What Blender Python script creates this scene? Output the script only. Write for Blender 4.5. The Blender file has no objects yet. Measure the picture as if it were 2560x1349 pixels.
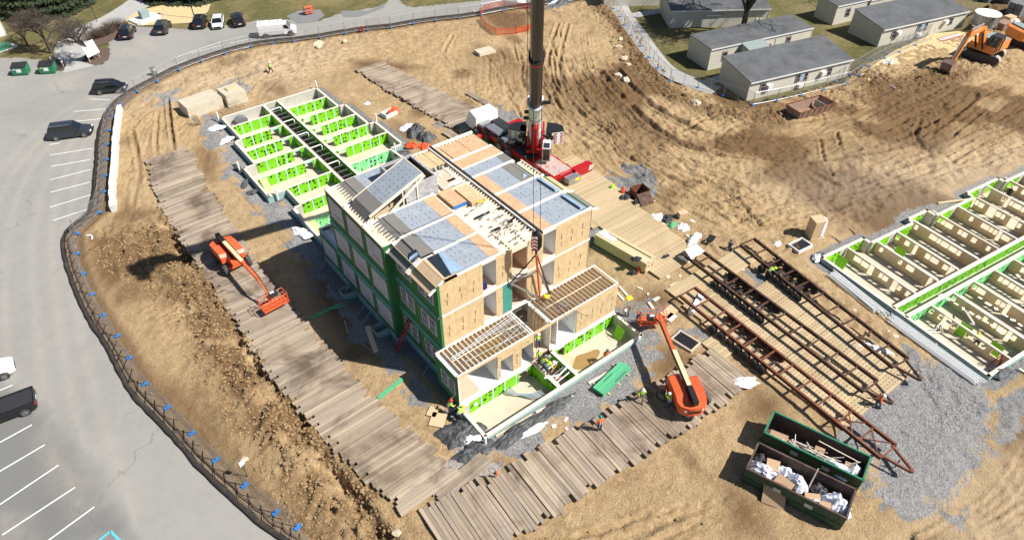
import bpy, math, random
import numpy as np
from mathutils import Vector, Matrix, Euler
random.seed(11)
rnd=random.random
def U(a,b): return a+(b-a)*rnd()
SC=bpy.context.scene; COL=SC.collection
# ---------------------------------------------------------------- camera, sky, sun, exposure
CAM=(-17.20,-25.40,44.56); PITCH=0.7270714; YAW=-0.6634535; FPX=1707.0
cd=bpy.data.cameras.new('camera'); cam=bpy.data.objects.new('camera',cd); COL.objects.link(cam)
cam.location=CAM; cam.rotation_euler=(math.pi/2-PITCH,0,YAW)
cd.sensor_width=36; cd.lens=36*FPX/2560; cd.clip_start=.5; cd.clip_end=3000
SC.camera=cam
SUN_EL=math.radians(48); SUN_AZ=math.radians(-51.5)
SD=Vector((math.cos(SUN_AZ)*math.cos(SUN_EL),math.sin(SUN_AZ)*math.cos(SUN_EL),math.sin(SUN_EL)))
w=bpy.data.worlds.new('World'); SC.world=w; w.use_nodes=True; nt=w.node_tree
sky=nt.nodes.new('ShaderNodeTexSky'); sky.sky_type='NISHITA'; sky.sun_disc=False
sky.sun_elevation=SUN_EL; sky.sun_rotation=math.atan2(SD.x,SD.y); sky.air_density=1.0; sky.dust_density=.6; sky.altitude=100
bg=nt.nodes['Background']; bg.inputs['Strength'].default_value=.06; nt.links.new(sky.outputs[0],bg.inputs[0])
sl=bpy.data.lights.new('sun','SUN'); sl.energy=5.0; sl.angle=math.radians(.5); sl.color=(1,.955,.89)
so=bpy.data.objects.new('sun',sl); COL.objects.link(so); so.rotation_euler=SD.to_track_quat('Z','Y').to_euler(); so.location=(60,-80,90)
SC.view_settings.view_transform='Standard'; SC.view_settings.look='None'; SC.view_settings.gamma=1; SC.view_settings.exposure=.5
SC.view_settings.use_curve_mapping=False
SC.render.engine='CYCLES'; SC.cycles.max_bounces=5; SC.cycles.diffuse_bounces=3; SC.cycles.transparent_max_bounces=12
# ---------------------------------------------------------------- survey: a pixel of the photograph -> the point of the site at height z
GZ=-.35
def G(px,py,z=GZ):
    a=(px-1280)/FPX; b=(674.5-py)/FPX
    cp,sp=math.cos(PITCH),math.sin(PITCH); c,s=math.cos(YAW),math.sin(YAW)
    fw=cp+sp*b; d=(c*a-s*fw,s*a+c*fw,-sp+cp*b); t=(z-CAM[2])/d[2]
    return (CAM[0]+t*d[0],CAM[1]+t*d[1])
def G3(px,py,z=GZ): return (*G(px,py,z),z)
# ---------------------------------------------------------------- mesh builder
def V(*a): return Vector(a)
class MB:
    def __init__(s): s.v=[]; s.f=[]
    def add(s,vs,fs):
        n=len(s.v); s.v+= [tuple(v) for v in vs]; s.f+=[tuple(i+n for i in f) for f in fs]; return s
    def box(s,x0,y0,z0,x1,y1,z1):
        return s.add([(x0,y0,z0),(x1,y0,z0),(x1,y1,z0),(x0,y1,z0),(x0,y0,z1),(x1,y0,z1),(x1,y1,z1),(x0,y1,z1)],
          [(0,3,2,1),(4,5,6,7),(0,1,5,4),(1,2,6,5),(2,3,7,6),(3,0,4,7)])
    def rbox(s,c,d,rz=0,tilt=None):
        R=Matrix.Rotation(rz,3,'Z')
        if tilt is not None: R=R@Euler(tilt).to_matrix()
        n=len(s.v); x,y,z=d[0]/2,d[1]/2,d[2]/2
        b=MB().box(-x,-y,-z,x,y,z)
        return s.add([R@Vector(v)+Vector(c) for v in b.v],b.f)
    def beam(s,p,q,w,h,up=(0,0,1)):
        p,q=Vector(p),Vector(q); d=(q-p).normalized(); u=Vector(up)
        sd=d.cross(u)
        if sd.length<1e-4: sd=d.cross(Vector((0,1,0)))
        sd.normalize(); u=sd.cross(d); vs=[]
        for e in (p,q):
            for a,b in ((-1,-1),(1,-1),(1,1),(-1,1)): vs.append(e+sd*(a*w/2)+u*(b*h/2))
        return s.add(vs,[(0,1,2,3),(7,6,5,4),(0,4,5,1),(1,5,6,2),(2,6,7,3),(3,7,4,0)])
    def tube(s,p,q,r,n=6,r2=None,cap=True):
        p,q=Vector(p),Vector(q); r2=r if r2 is None else r2; d=(q-p)
        if d.length<1e-6: return s
        d.normalize(); a=d.orthogonal().normalized(); b=d.cross(a); vs=[]
        for e,rr in ((p,r),(q,r2)):
            for i in range(n):
                t=2*math.pi*i/n; vs.append(e+(a*math.cos(t)+b*math.sin(t))*rr)
        fs=[(i,(i+1)%n,n+(i+1)%n,n+i) for i in range(n)]
        if cap: fs+=[tuple(range(n-1,-1,-1)),tuple(range(n,2*n))]
        return s.add(vs,fs)
    def path(s,pts,r,n=6):
        for p,q in zip(pts,pts[1:]): s.tube(p,q,r,n)
        return s
    def prism(s,poly,z0,z1):
        n=len(poly)
        return s.add([(x,y,z0) for x,y in poly]+[(x,y,z1) for x,y in poly],
          [tuple(range(n-1,-1,-1)),tuple(range(n,2*n))]+[(i,(i+1)%n,n+(i+1)%n,n+i) for i in range(n)])
    def prof(s,poly,y0,y1):           # xz outline pushed along y
        n=len(poly)
        return s.add([(x,y0,z) for x,z in poly]+[(x,y1,z) for x,z in poly],
          [tuple(range(n)),tuple(range(2*n-1,n-1,-1))]+[(i,n+i,n+(i+1)%n,(i+1)%n) for i in range(n)])
    def quad(s,*p): return s.add(p,[tuple(range(len(p)))])
    def sheet(s,p,t):                 # thin plate through 4 corners
        p=[Vector(x) for x in p]; nn=(p[1]-p[0]).cross(p[2]-p[0]).normalized()*t
        n=len(p)
        return s.add([x for x in p]+[x+nn for x in p],[tuple(range(n-1,-1,-1)),tuple(range(n,2*n))]+[(i,(i+1)%n,n+(i+1)%n,n+i) for i in range(n)])
    def ball(s,c,r,n=8,m=5,sq=(1,1,1),jit=0):
        vs=[(c[0],c[1],c[2]+r*sq[2])]
        for j in range(1,m):
            ph=math.pi*j/m
            for i in range(n):
                t=2*math.pi*i/n; k=r*(1+U(-jit,jit))
                vs.append((c[0]+k*sq[0]*math.sin(ph)*math.cos(t),c[1]+k*sq[1]*math.sin(ph)*math.sin(t),c[2]+k*sq[2]*math.cos(ph)))
        vs.append((c[0],c[1],c[2]-r*sq[2])); fs=[(0,1+i,1+(i+1)%n) for i in range(n)]
        for j in range(m-2):
            for i in range(n): a=1+j*n; fs.append((a+i,a+n+i,a+n+(i+1)%n,a+(i+1)%n))
        a=1+(m-2)*n; fs+=[(a+i,len(vs)-1,a+(i+1)%n) for i in range(n)]
        return s.add(vs,fs)
    def loft(s,rings,closed=True):
        n=len(rings[0]); vs=[p for r in rings for p in r]; fs=[]
        for j in range(len(rings)-1):
            for i in range(n): fs.append((j*n+i,j*n+(i+1)%n,(j+1)*n+(i+1)%n,(j+1)*n+i))
        if closed: fs+=[tuple(range(n-1,-1,-1)),tuple(range((len(rings)-1)*n,len(rings)*n))]
        return s.add(vs,fs)
    def mesh(s,name,mat=None,smooth=False):
        me=bpy.data.meshes.new(name); me.from_pydata(s.v,[],s.f); me.update()
        if mat: me.materials.append(mat)
        if smooth: me.polygons.foreach_set('use_smooth',[True]*len(me.polygons))
        return me
    def build(s,name,mat=None,parent=None,world=False,smooth=False):
        if world and parent is not None:
            M=parent.matrix_basis.inverted(); s.v=[tuple(M@Vector(v)) for v in s.v]
        return part(name,s.mesh(name,mat,smooth),parent)
def part(name,me,parent=None,loc=None,rot=None,scale=None,mat=None):
    o=bpy.data.objects.new(name,me); COL.objects.link(o)
    if parent is not None: o.parent=parent
    if loc is not None: o.location=loc
    if rot is not None: o.rotation_euler=rot
    if scale is not None: o.scale=scale
    return o
def tag(o,label=None,cat=None,group=None,kind=None):
    if label: o['label']=label
    if cat: o['category']=cat
    if group: o['group']=group
    if kind: o['kind']=kind
    return o
def thing(name,label,cat,loc=(0,0,0),rz=0,group=None):
    o=bpy.data.objects.new(name,None); COL.objects.link(o); o.location=loc; o.rotation_euler=(0,0,rz); o.empty_display_size=.3
    o.matrix_basis=Matrix.Translation(loc)@Matrix.Rotation(rz,4,'Z')
    return tag(o,label,cat,group)
def kids(o): return [c for c in ALLKIDS.get(o,[])]
def copy_tree(o,loc=None,rz=None,label=None,group=None):
    r=o.copy(); COL.objects.link(r)
    if loc is not None: r.location=loc
    if rz is not None: r.rotation_euler=(0,0,rz)
    if label: r['label']=label
    if group: r['group']=group
    for ch in list(o.children):
        c=ch.copy(); COL.objects.link(c); c.parent=r
        for g in list(ch.children):
            d=g.copy(); COL.objects.link(d); d.parent=c
    return r
# ---------------------------------------------------------------- materials
def ordw(n):
    u=['','first','second','third','fourth','fifth','sixth','seventh','eighth','ninth','tenth','eleventh','twelfth','thirteenth','fourteenth','fifteenth','sixteenth','seventeenth','eighteenth','nineteenth']
    if n<20: return u[n]
    t={2:('twenty','twentieth'),3:('thirty','thirtieth'),4:('forty','fortieth'),5:('fifty','fiftieth')}[n//10]
    return t[1] if n%10==0 else t[0]+'-'+u[n%10]
CNT={}
def nth(key): CNT[key]=CNT.get(key,0)+1; return ordw(CNT[key])
def lin(c): return tuple(x/12.92 if x<=.04045 else ((x+.055)/1.055)**2.4 for x in c)
def node(nt,t,**k):
    n=nt.nodes.new(t)
    for a,b in k.items():
        if a.startswith('i_'): n.inputs[a[2:].replace('_',' ')].default_value=b
        else: setattr(n,a,b)
    return n
def newmat(name,rough=.8,metal=0,spec=.3):
    m=bpy.data.materials.new(name); m.use_nodes=True; b=m.node_tree.nodes['Principled BSDF']
    b.inputs['Roughness'].default_value=rough; b.inputs['Metallic'].default_value=metal; b.inputs['Specular IOR Level'].default_value=spec
    return m,m.node_tree,b
def ramp(nt,fac,stops):
    r=nt.nodes.new('ShaderNodeValToRGB'); e=r.color_ramp.elements
    while len(e)<len(stops): e.new(.5)
    for i,(p,c) in enumerate(stops): e[i].position=p; e[i].color=(*c,1)
    nt.links.new(fac,r.inputs[0]); return r.outputs[0]
def mix(nt,fac,a,b,mode='MIX'):
    m=nt.nodes.new('ShaderNodeMix'); m.data_type='RGBA'; m.blend_type=mode
    for v,i in ((fac,0),(a,6),(b,7)):
        if hasattr(v,'node'): nt.links.new(v,m.inputs[i])
        else: m.inputs[i].default_value=v if i==0 else ((*v,1) if len(v)==3 else v)
    return m.outputs[2]
def noise(nt,scale,detail=4,rough=.6,vec=None,dist=0):
    n=nt.nodes.new('ShaderNodeTexNoise'); n.inputs['Scale'].default_value=scale; n.inputs['Detail'].default_value=detail
    n.inputs['Roughness'].default_value=rough; n.inputs['Distortion'].default_value=dist
    if vec is not None: nt.links.new(vec,n.inputs['Vector'])
    return n.outputs['Fac']
def coords(nt,scale=(1,1,1),kind='Object',rnd_off=True,rot=(0,0,0)):
    t=nt.nodes.new('ShaderNodeTexCoord'); m=nt.nodes.new('ShaderNodeMapping'); m.inputs['Scale'].default_value=scale; m.inputs['Rotation'].default_value=rot
    src=t.outputs[kind]
    if rnd_off:
        oi=nt.nodes.new('ShaderNodeObjectInfo'); a=nt.nodes.new('ShaderNodeVectorMath'); a.operation='MULTIPLY_ADD'
        cx=nt.nodes.new('ShaderNodeCombineXYZ'); nt.links.new(oi.outputs['Random'],cx.inputs[0]); nt.links.new(oi.outputs['Random'],cx.inputs[1])
        nt.links.new(cx.outputs[0],a.inputs[0]); a.inputs[1].default_value=(37,91,0); nt.links.new(src,a.inputs[2]); src=a.outputs[0]
    nt.links.new(src,m.inputs[0]); return m.outputs[0]
def bump(nt,b,h,strength=.4,dist=.02):
    n=nt.nodes.new('ShaderNodeBump'); n.inputs['Strength'].default_value=strength; n.inputs['Distance'].default_value=dist
    nt.links.new(h,n.inputs['Height']); nt.links.new(n.outputs[0],b.inputs['Normal'])
def paint(name,c,rough=.5,metal=0,var=.15,scale=3,dirt=None,bmp=.1,spec=.4,rv=0):
    """general surface: base colour with mottling, optional dirt colour, per-object variation"""
    m,nt,b=newmat(name,rough,metal,spec); v=coords(nt)
    n=noise(nt,scale,6,.65,v)
    col=ramp(nt,n,[(.25,tuple(x*(1-var) for x in c)),(.75,tuple(min(1,x*(1+var)) for x in c))])
    if dirt:
        n2=noise(nt,scale*.6,8,.7,v,.5); f=ramp(nt,n2,[(.5,(0,0,0)),(.72,(1,1,1))]); col=mix(nt,f,col,dirt)
    if rv:
        oi=nt.nodes.new('ShaderNodeObjectInfo'); hs=nt.nodes.new('ShaderNodeMapRange'); hs.inputs[3].default_value=1-rv; hs.inputs[4].default_value=1+rv
        nt.links.new(oi.outputs['Random'],hs.inputs[0]); vm=nt.nodes.new('ShaderNodeHueSaturation'); nt.links.new(hs.outputs[0],vm.inputs['Value']); nt.links.new(col,vm.inputs['Color']); col=vm.outputs[0]
    nt.links.new(col,b.inputs['Base Color'])
    if bmp: bump(nt,b,noise(nt,scale*8,4,.6,v),bmp,.02)
    return m
M={}
def P(k,c,**kw): M[k]=paint(k,c,**kw)
P('black',(.018,.018,.02),rough=.45); P('rubber',(.06,.058,.055),rough=.85,dirt=(.16,.13,.09)); P('steel',(.45,.46,.48),rough=.35,metal=.7,var=.1)
P('galv',(.36,.38,.4),rough=.4,metal=.6,var=.12); P('darkmetal',(.05,.05,.055),rough=.5,metal=.3); P('white',(.78,.78,.76),rough=.6,var=.05)
P('whitefilm',(.86,.87,.88),rough=.35,var=.06,bmp=.3); P('pvc',(.82,.82,.8),rough=.35,var=.04); P('orange',(.72,.12,.04),rough=.35,var=.08,dirt=(.5,.16,.06))
P('cream',(.82,.68,.36),rough=.5,var=.05); P('caseorange',(.8,.27,.06),rough=.4,var=.08,dirt=(.4,.22,.1)); P('red',(.42,.012,.016),rough=.3,var=.1)
P('rust',(.2,.075,.045),rough=.8,metal=.2,var=.5,scale=2.5,dirt=(.2,.1,.06)); P('rust_brown',(.085,.045,.032),rough=.8,metal=.2,var=.45,scale=2,dirt=(.2,.11,.07)); P('rust_bin',(.3,.2,.15),rough=.85,var=.3,dirt=(.2,.09,.05))
P('rollgreen',(.02,.075,.042),rough=.5,var=.25,scale=2,dirt=(.05,.1,.07)); P('rollrim',(.03,.2,.11),rough=.5,var=.2); P('binwall',(.085,.055,.045),rough=.85,var=.4,scale=2,dirt=(.16,.12,.1))
P('dumpgreen',(.03,.2,.1),rough=.5,var=.2,dirt=(.05,.16,.1)); P('blue',(.04,.19,.5),rough=.5,var=.15,bmp=.2); P('tarp',(.06,.062,.066),rough=.5,var=.5,scale=2.5,dirt=(.17,.165,.155),bmp=.9)
P('netting',(.75,.1,.03),rough=.7,var=.2); P('concrete',(.5,.49,.45),rough=.85,var=.1,scale=1.5,dirt=(.38,.36,.31)); P('concwall',(.5,.49,.44),rough=.85,var=.1,scale=1.2,dirt=(.4,.37,.3))
P('slab',(.56,.5,.385),rough=.9,var=.09,scale=.7,dirt=(.5,.41,.27)); P('precast',(.55,.49,.38),rough=.85,var=.12,dirt=(.46,.36,.24)); P('whiteblock',(.66,.66,.63),rough=.85,var=.08,dirt=(.58,.54,.46))
P('teal',(.06,.28,.22),rough=.55,var=.2,bmp=.3); P('tealwall',(.27,.44,.41),rough=.7,var=.15,scale=1.5); P('gyp',(.8,.8,.78),rough=.85,var=.03); P('subfloor',(.62,.45,.33),rough=.8,var=.08)
P('lumber',(.66,.52,.33),rough=.75,var=.12,scale=2,rv=.1); P('lumberpale',(.8,.7,.55),rough=.7,var=.08,scale=2,rv=.07); P('plate',(.82,.76,.67),rough=.7,var=.06,rv=.04)
P('ply',(.62,.44,.27),rough=.7,var=.1,scale=3,rv=.05); P('taupe',(.2,.19,.17),rough=.8,var=.08,scale=1.2,bmp=.2); P('darkfilm',(.025,.035,.05),rough=.25,var=.3,bmp=.3); P('bluefilm',(.3,.42,.55),rough=.25,var=.2,scale=1.5)
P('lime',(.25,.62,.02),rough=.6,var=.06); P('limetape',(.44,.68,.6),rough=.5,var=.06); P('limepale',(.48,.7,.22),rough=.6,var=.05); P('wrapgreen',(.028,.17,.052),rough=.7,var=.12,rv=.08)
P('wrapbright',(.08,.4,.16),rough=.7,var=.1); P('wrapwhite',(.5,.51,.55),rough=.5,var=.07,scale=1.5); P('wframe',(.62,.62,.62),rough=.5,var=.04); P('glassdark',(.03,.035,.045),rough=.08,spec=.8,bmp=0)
P('siding',(.56,.53,.44),rough=.8,var=.05); P('sidingdark',(.2,.22,.19),rough=.8,var=.1); P('redtrim',(.22,.02,.02),rough=.6); P('cmu',(.4,.4,.4),rough=.9,var=.1,scale=2,rv=.16)
P('bark',(.09,.07,.055),rough=.95,var=.3,scale=4,bmp=.5); P('stone',(.36,.33,.29),rough=.95,var=.25,scale=3,bmp=.4,rv=.2); P('sock',(.035,.03,.026),rough=.95,var=.3,bmp=.6,scale=2,dirt=(.09,.07,.05)); P('boulder',(.55,.46,.33),rough=.95,var=.2,bmp=.4)
P('skin',(.4,.22,.14),rough=.6); P('hivis',(.5,.85,.08),rough=.7,var=.08); P('orangevest',(.85,.16,.02),rough=.7,var=.08); P('navy',(.012,.02,.1),rough=.8); P('jeans',(.06,.09,.16),rough=.9); P('khaki',(.2,.16,.1),rough=.9); P('darkcloth',(.03,.03,.035),rough=.9)
P('hathite',(.85,.85,.83),rough=.3); P('hatred',(.6,.03,.03),rough=.3); P('hatgreen',(.02,.25,.12),rough=.3); P('hatgrey',(.15,.17,.2),rough=.4); P('cardboard',(.45,.3,.18),rough=.85,var=.08); P('bagwhite',(.82,.84,.9),rough=.5,var=.06,bmp=.6,scale=2)
P('carblack',(.012,.012,.014),rough=.18,spec=.7,var=.1,bmp=0); P('carcharcoal',(.03,.036,.045),rough=.2,spec=.7,var=.1,bmp=0); P('carwhite',(.8,.8,.8),rough=.2,spec=.6,var=.03,bmp=0); P('carglass',(.01,.012,.015),rough=.04,spec=1,bmp=0,var=0)
P('rim',(.35,.36,.38),rough=.3,metal=.8); P('light_red',(.5,.01,.01),rough=.2,bmp=0); P('light_clear',(.7,.7,.72),rough=.15,bmp=0); P('gravelgrey',(.2,.2,.2),rough=.95,var=.3); P('copper',(.6,.2,.1),rough=.4,metal=.3)
P('yellow',(.8,.6,.04),rough=.5); P('boom_dark',(.03,.028,.026),rough=.3,metal=.1,var=.15); P('boom_white',(.68,.68,.68),rough=.3,var=.05); P('bluegrey_roof',(.25,.31,.3),rough=.9,var=.15,scale=6); P('joistwood',(.5,.36,.21),rough=.8,var=.12); P('greenboard',(.09,.4,.2),rough=.6,var=.12,rv=.1); P('marking',(.85,.85,.83),rough=.7,var=.08,scale=5,bmp=0)
P('signblue',(.1,.5,.6),rough=.7); P('mulch',(.12,.08,.06),rough=1,var=.3); P('orangestick',(.8,.1,.04),rough=.6); P('brick',(.3,.09,.05),rough=.9,var=.2)
def osb(name,c1,c2,sc=16):
    m,nt,b=newmat(name,.75); v=coords(nt,(1,1,1)); vo=nt.nodes.new('ShaderNodeTexVoronoi'); vo.inputs['Scale'].default_value=sc; vo.inputs['Randomness'].default_value=1
    nt.links.new(v,vo.inputs['Vector']); sp=nt.nodes.new('ShaderNodeSeparateColor'); nt.links.new(vo.outputs['Color'],sp.inputs[0])
    col=ramp(nt,sp.outputs[0],[(.1,c1),(.9,c2)]); n=noise(nt,1.6,5,.7,v); col=mix(nt,.35,col,ramp(nt,n,[(.35,tuple(x*.72 for x in c1)),(.7,tuple(min(1,x*1.15) for x in c2))]))
    nt.links.new(col,b.inputs['Base Color']); return m
M['osb']=osb('osb',(.52,.37,.19),(.72,.54,.32)); M['osbred']=osb('osbred',(.5,.3,.16),(.68,.46,.28),12)
def underlay():
    m,nt,b=newmat('underlay',.65); v=coords(nt,(1,1,1),rnd_off=False); n=noise(nt,.9,7,.7,v,1.2)
    col=ramp(nt,n,[(.3,(.25,.28,.325)),(.55,(.32,.36,.4)),(.8,(.42,.455,.49))]); v2=coords(nt,(2.2,12,1),rnd_off=False)
    n2=noise(nt,2.5,5,.7,v2); col=mix(nt,ramp(nt,n2,[(.6,(0,0,0)),(.68,(.5,.5,.5))]),col,(.17,.2,.25)); nt.links.new(col,b.inputs['Base Color']); bump(nt,b,n,.3,.03); return m
M['underlay']=underlay()
def limeprint(name,base,spots):
    m,nt,b=newmat(name,.55); t=nt.nodes.new('ShaderNodeTexCoord'); v=coords(nt,(1,1,1))
    vo=nt.nodes.new('ShaderNodeTexVoronoi'); vo.inputs['Scale'].default_value=1.9; vo.inputs['Randomness'].default_value=.5; nt.links.new(v,vo.inputs['Vector'])
    wob=noise(nt,6,3,.6,v); ad=nt.nodes.new('ShaderNodeMath'); ad.operation='MULTIPLY_ADD'; nt.links.new(wob,ad.inputs[0]); ad.inputs[1].default_value=.9; nt.links.new(vo.outputs['Distance'],ad.inputs[2])
    f=ramp(nt,ad.outputs[0],[(.735,(1,1,1)),(.77,(0,0,0))]); n=noise(nt,1.3,4,.6,v)
    col=ramp(nt,n,[(.3,tuple(x*.85 for x in base)),(.7,base)])
    vo2=nt.nodes.new('ShaderNodeTexVoronoi'); vo2.inputs['Scale'].default_value=3.6; vo2.inputs['Randomness'].default_value=.2; nt.links.new(v,vo2.inputs['Vector'])
    col=mix(nt,ramp(nt,vo2.outputs['Distance'],[(.1,(.8,.8,.8)),(.16,(0,0,0))]),col,tuple(min(1,x*1.1+.12) for x in base))
    col=mix(nt,f,col,spots); nt.links.new(col,b.inputs['Base Color']); return m
M['limeprint']=limeprint('limeprint',(.2,.6,.012),(.01,.03,.01)); M['limemint']=limeprint('limemint',(.22,.72,.28),(.01,.05,.02))
def timber():
    m,nt,b=newmat('weathered_timber',.95,spec=.15); v=coords(nt,(1.1,9,9)); n=noise(nt,1.5,8,.72,v,.3); n2=noise(nt,.35,4,.6,coords(nt,(1,1,1),kind='Object',rnd_off=True))
    col=ramp(nt,n,[(.28,(.17,.125,.095)),(.5,(.34,.275,.22)),(.75,(.5,.43,.36))]); col=mix(nt,ramp(nt,n2,[(.42,(0,0,0)),(.62,(.62,.62,.62))]),col,(.44,.35,.24))
    tc=nt.nodes.new('ShaderNodeNewGeometry'); wn=noise(nt,.22,5,.65,tc.outputs['Position'],.6); col=mix(nt,ramp(nt,wn,[(.48,(0,0,0)),(.64,(.85,.85,.85))]),col,(.13,.09,.065))
    wn2=noise(nt,.13,5,.65,tc.outputs['Position'],.3); col=mix(nt,ramp(nt,wn2,[(.5,(0,0,0)),(.66,(.75,.75,.75))]),col,(.42,.34,.24))
    oi=nt.nodes.new('ShaderNodeObjectInfo'); mr=nt.nodes.new('ShaderNodeMapRange'); mr.inputs[3].default_value=.72; mr.inputs[4].default_value=1.2; nt.links.new(oi.outputs['Random'],mr.inputs[0])
    hs=nt.nodes.new('ShaderNodeHueSaturation'); nt.links.new(mr.outputs[0],hs.inputs['Value']); nt.links.new(col,hs.inputs['Color']); nt.links.new(hs.outputs[0],b.inputs['Base Color']); bump(nt,b,n,.7,.03); return m
M['timber']=timber()
def newtimber():
    m,nt,b=newmat('new_timber',.85,spec=.2); v=coords(nt,(.8,8,8)); n=noise(nt,1.5,6,.65,v); col=ramp(nt,n,[(.3,(.4,.3,.175)),(.7,(.58,.46,.29))])
    tc=nt.nodes.new('ShaderNodeNewGeometry'); wn=noise(nt,.2,5,.65,tc.outputs['Position'],.6); col=mix(nt,ramp(nt,wn,[(.5,(0,0,0)),(.72,(.7,.7,.7))]),col,(.4,.28,.16))
    oi=nt.nodes.new('ShaderNodeObjectInfo'); mr=nt.nodes.new('ShaderNodeMapRange'); mr.inputs[3].default_value=.86; mr.inputs[4].default_value=1.12; nt.links.new(oi.outputs['Random'],mr.inputs[0])
    hs=nt.nodes.new('ShaderNodeHueSaturation'); nt.links.new(mr.outputs[0],hs.inputs['Value']); nt.links.new(col,hs.inputs['Color']); nt.links.new(hs.outputs[0],b.inputs['Base Color']); return m
M['newtimber']=newtimber()
def asphalt():
    m,nt,b=newmat('asphalt',.93,spec=.2); v=coords(nt,(1,1,1),rnd_off=False); n=noise(nt,.09,8,.62,v,.6); n2=noise(nt,1.4,8,.7,v); g=noise(nt,30,2,.5,v)
    col=ramp(nt,n,[(.3,(.25,.242,.225)),(.5,(.295,.285,.262)),(.68,(.335,.32,.29))]); col=mix(nt,.35,col,ramp(nt,n2,[(.3,(.24,.232,.215)),(.7,(.34,.328,.3))]))
    at=nt.nodes.new('ShaderNodeAttribute'); at.attribute_name='zone'; sp=nt.nodes.new('ShaderNodeSeparateColor'); nt.links.new(at.outputs['Color'],sp.inputs[0])
    col=mix(nt,sp.outputs[0],col,(.125,.127,.125)); 
    st=noise(nt,1,6,.6,coords(nt,(1,1,1),rnd_off=False)); mm=nt.nodes.new('ShaderNodeMath'); mm.operation='MULTIPLY'; nt.links.new(sp.outputs[1],mm.inputs[0]); nt.links.new(ramp(nt,st,[(.3,(.3,.3,.3)),(.7,(1,1,1))]),mm.inputs[1])
    col=mix(nt,mm.outputs[0],col,(.46,.4,.32)); 
    vo=nt.nodes.new('ShaderNodeTexVoronoi'); vo.feature='DISTANCE_TO_EDGE'; vo.inputs['Scale'].default_value=.16; vd=nt.nodes.new('ShaderNodeVectorMath'); vd.operation='MULTIPLY_ADD'
    nn=nt.nodes.new('ShaderNodeTexNoise'); nn.inputs['Scale'].default_value=.8; nn.inputs['Detail'].default_value=5; nt.links.new(v,nn.inputs['Vector']); nt.links.new(nn.outputs['Color'],vd.inputs[0]); vd.inputs[1].default_value=(2.5,2.5,0); nt.links.new(v,vd.inputs[2]); nt.links.new(vd.outputs[0],vo.inputs['Vector'])
    cr=ramp(nt,vo.outputs['Distance'],[(.0,(.55,.55,.55)),(.009,(0,0,0))]); msk=ramp(nt,noise(nt,.12,3,.5,v),[(.5,(0,0,0)),(.6,(1,1,1))]); cm=nt.nodes.new('ShaderNodeMath'); cm.operation='MULTIPLY'; nt.links.new(cr,cm.inputs[0]); nt.links.new(msk,cm.inputs[1])
    col=mix(nt,cm.outputs[0],col,(.12,.12,.115)); nt.links.new(col,b.inputs['Base Color']); bump(nt,b,g,.25,.01); return m
M['asphalt']=asphalt()
def dirt():
    m,nt,b=newmat('dirt',.97,spec=.12); v=coords(nt,(1,1,1),rnd_off=False)
    at=nt.nodes.new('ShaderNodeAttribute'); at.attribute_name='zone'; sp=nt.nodes.new('ShaderNodeSeparateColor'); nt.links.new(at.outputs['Color'],sp.inputs[0])
    n1=noise(nt,.16,8,.65,v,.7); n2=noise(nt,1.3,9,.72,v,.4); n3=noise(nt,7,6,.7,v)
    col=ramp(nt,n1,[(.3,(.22,.13,.06)),(.47,(.42,.28,.14)),(.66,(.54,.39,.215))])
    col=mix(nt,.5,col,ramp(nt,n2,[(.34,(.15,.09,.043)),(.5,(.4,.28,.148)),(.65,(.58,.44,.265))]))
    col=mix(nt,.35,col,ramp(nt,n3,[(.37,(.17,.105,.055)),(.5,(.41,.295,.165)),(.63,(.6,.46,.29))]))
    wet_shade=mix(nt,.5,ramp(nt,n2,[(.3,(.1,.06,.03)),(.7,(.22,.13,.06))]),ramp(nt,n3,[(.3,(.12,.072,.036)),(.7,(.25,.16,.085))]))
    def soft(ch,lo,hi,nn=n2,amt=.5):
        a=nt.nodes.new('ShaderNodeMath'); a.operation='MULTIPLY_ADD'; nt.links.new(nn,a.inputs[0]); a.inputs[1].default_value=amt; nt.links.new(ch,a.inputs[2])
        r=nt.nodes.new('ShaderNodeMapRange'); nt.links.new(a.outputs[0],r.inputs[0]); r.inputs[1].default_value=lo; r.inputs[2].default_value=hi; return r.outputs[0]
    col=mix(nt,soft(sp.outputs[1],.45,.85),col,wet_shade)
    vo=nt.nodes.new('ShaderNodeTexVoronoi'); vo.inputs['Scale'].default_value=13; nt.links.new(v,vo.inputs['Vector']); s2=nt.nodes.new('ShaderNodeSeparateColor'); nt.links.new(vo.outputs['Color'],s2.inputs[0])
    grv=ramp(nt,s2.outputs[0],[(.1,(.13,.13,.13)),(.6,(.24,.237,.232)),(.95,(.38,.37,.355))]); grv=mix(nt,.35,grv,ramp(nt,n2,[(.3,(.15,.149,.147)),(.7,(.31,.303,.292))]))
    gf=soft(sp.outputs[0],.68,.8); col=mix(nt,gf,col,grv)
    col=mix(nt,sp.outputs[2],col,(.53,.45,.35)); nt.links.new(col,b.inputs['Base Color'])
    v3=nt.nodes.new('ShaderNodeTexVoronoi'); v3.inputs['Scale'].default_value=5; nt.links.new(v,v3.inputs['Vector'])
    h=nt.nodes.new('ShaderNodeMath'); h.operation='MULTIPLY_ADD'; nt.links.new(n3,h.inputs[0]); h.inputs[1].default_value=.7; nt.links.new(n2,h.inputs[2])
    hm=nt.nodes.new('ShaderNodeMath'); hm.operation='MULTIPLY_ADD'; nt.links.new(gf,hm.inputs[0]); hm.inputs[1].default_value=-.0; nt.links.new(h.outputs[0],hm.inputs[2]); bump(nt,b,hm.outputs[0],1,.16); return m
M['dirt']=dirt()
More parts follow.
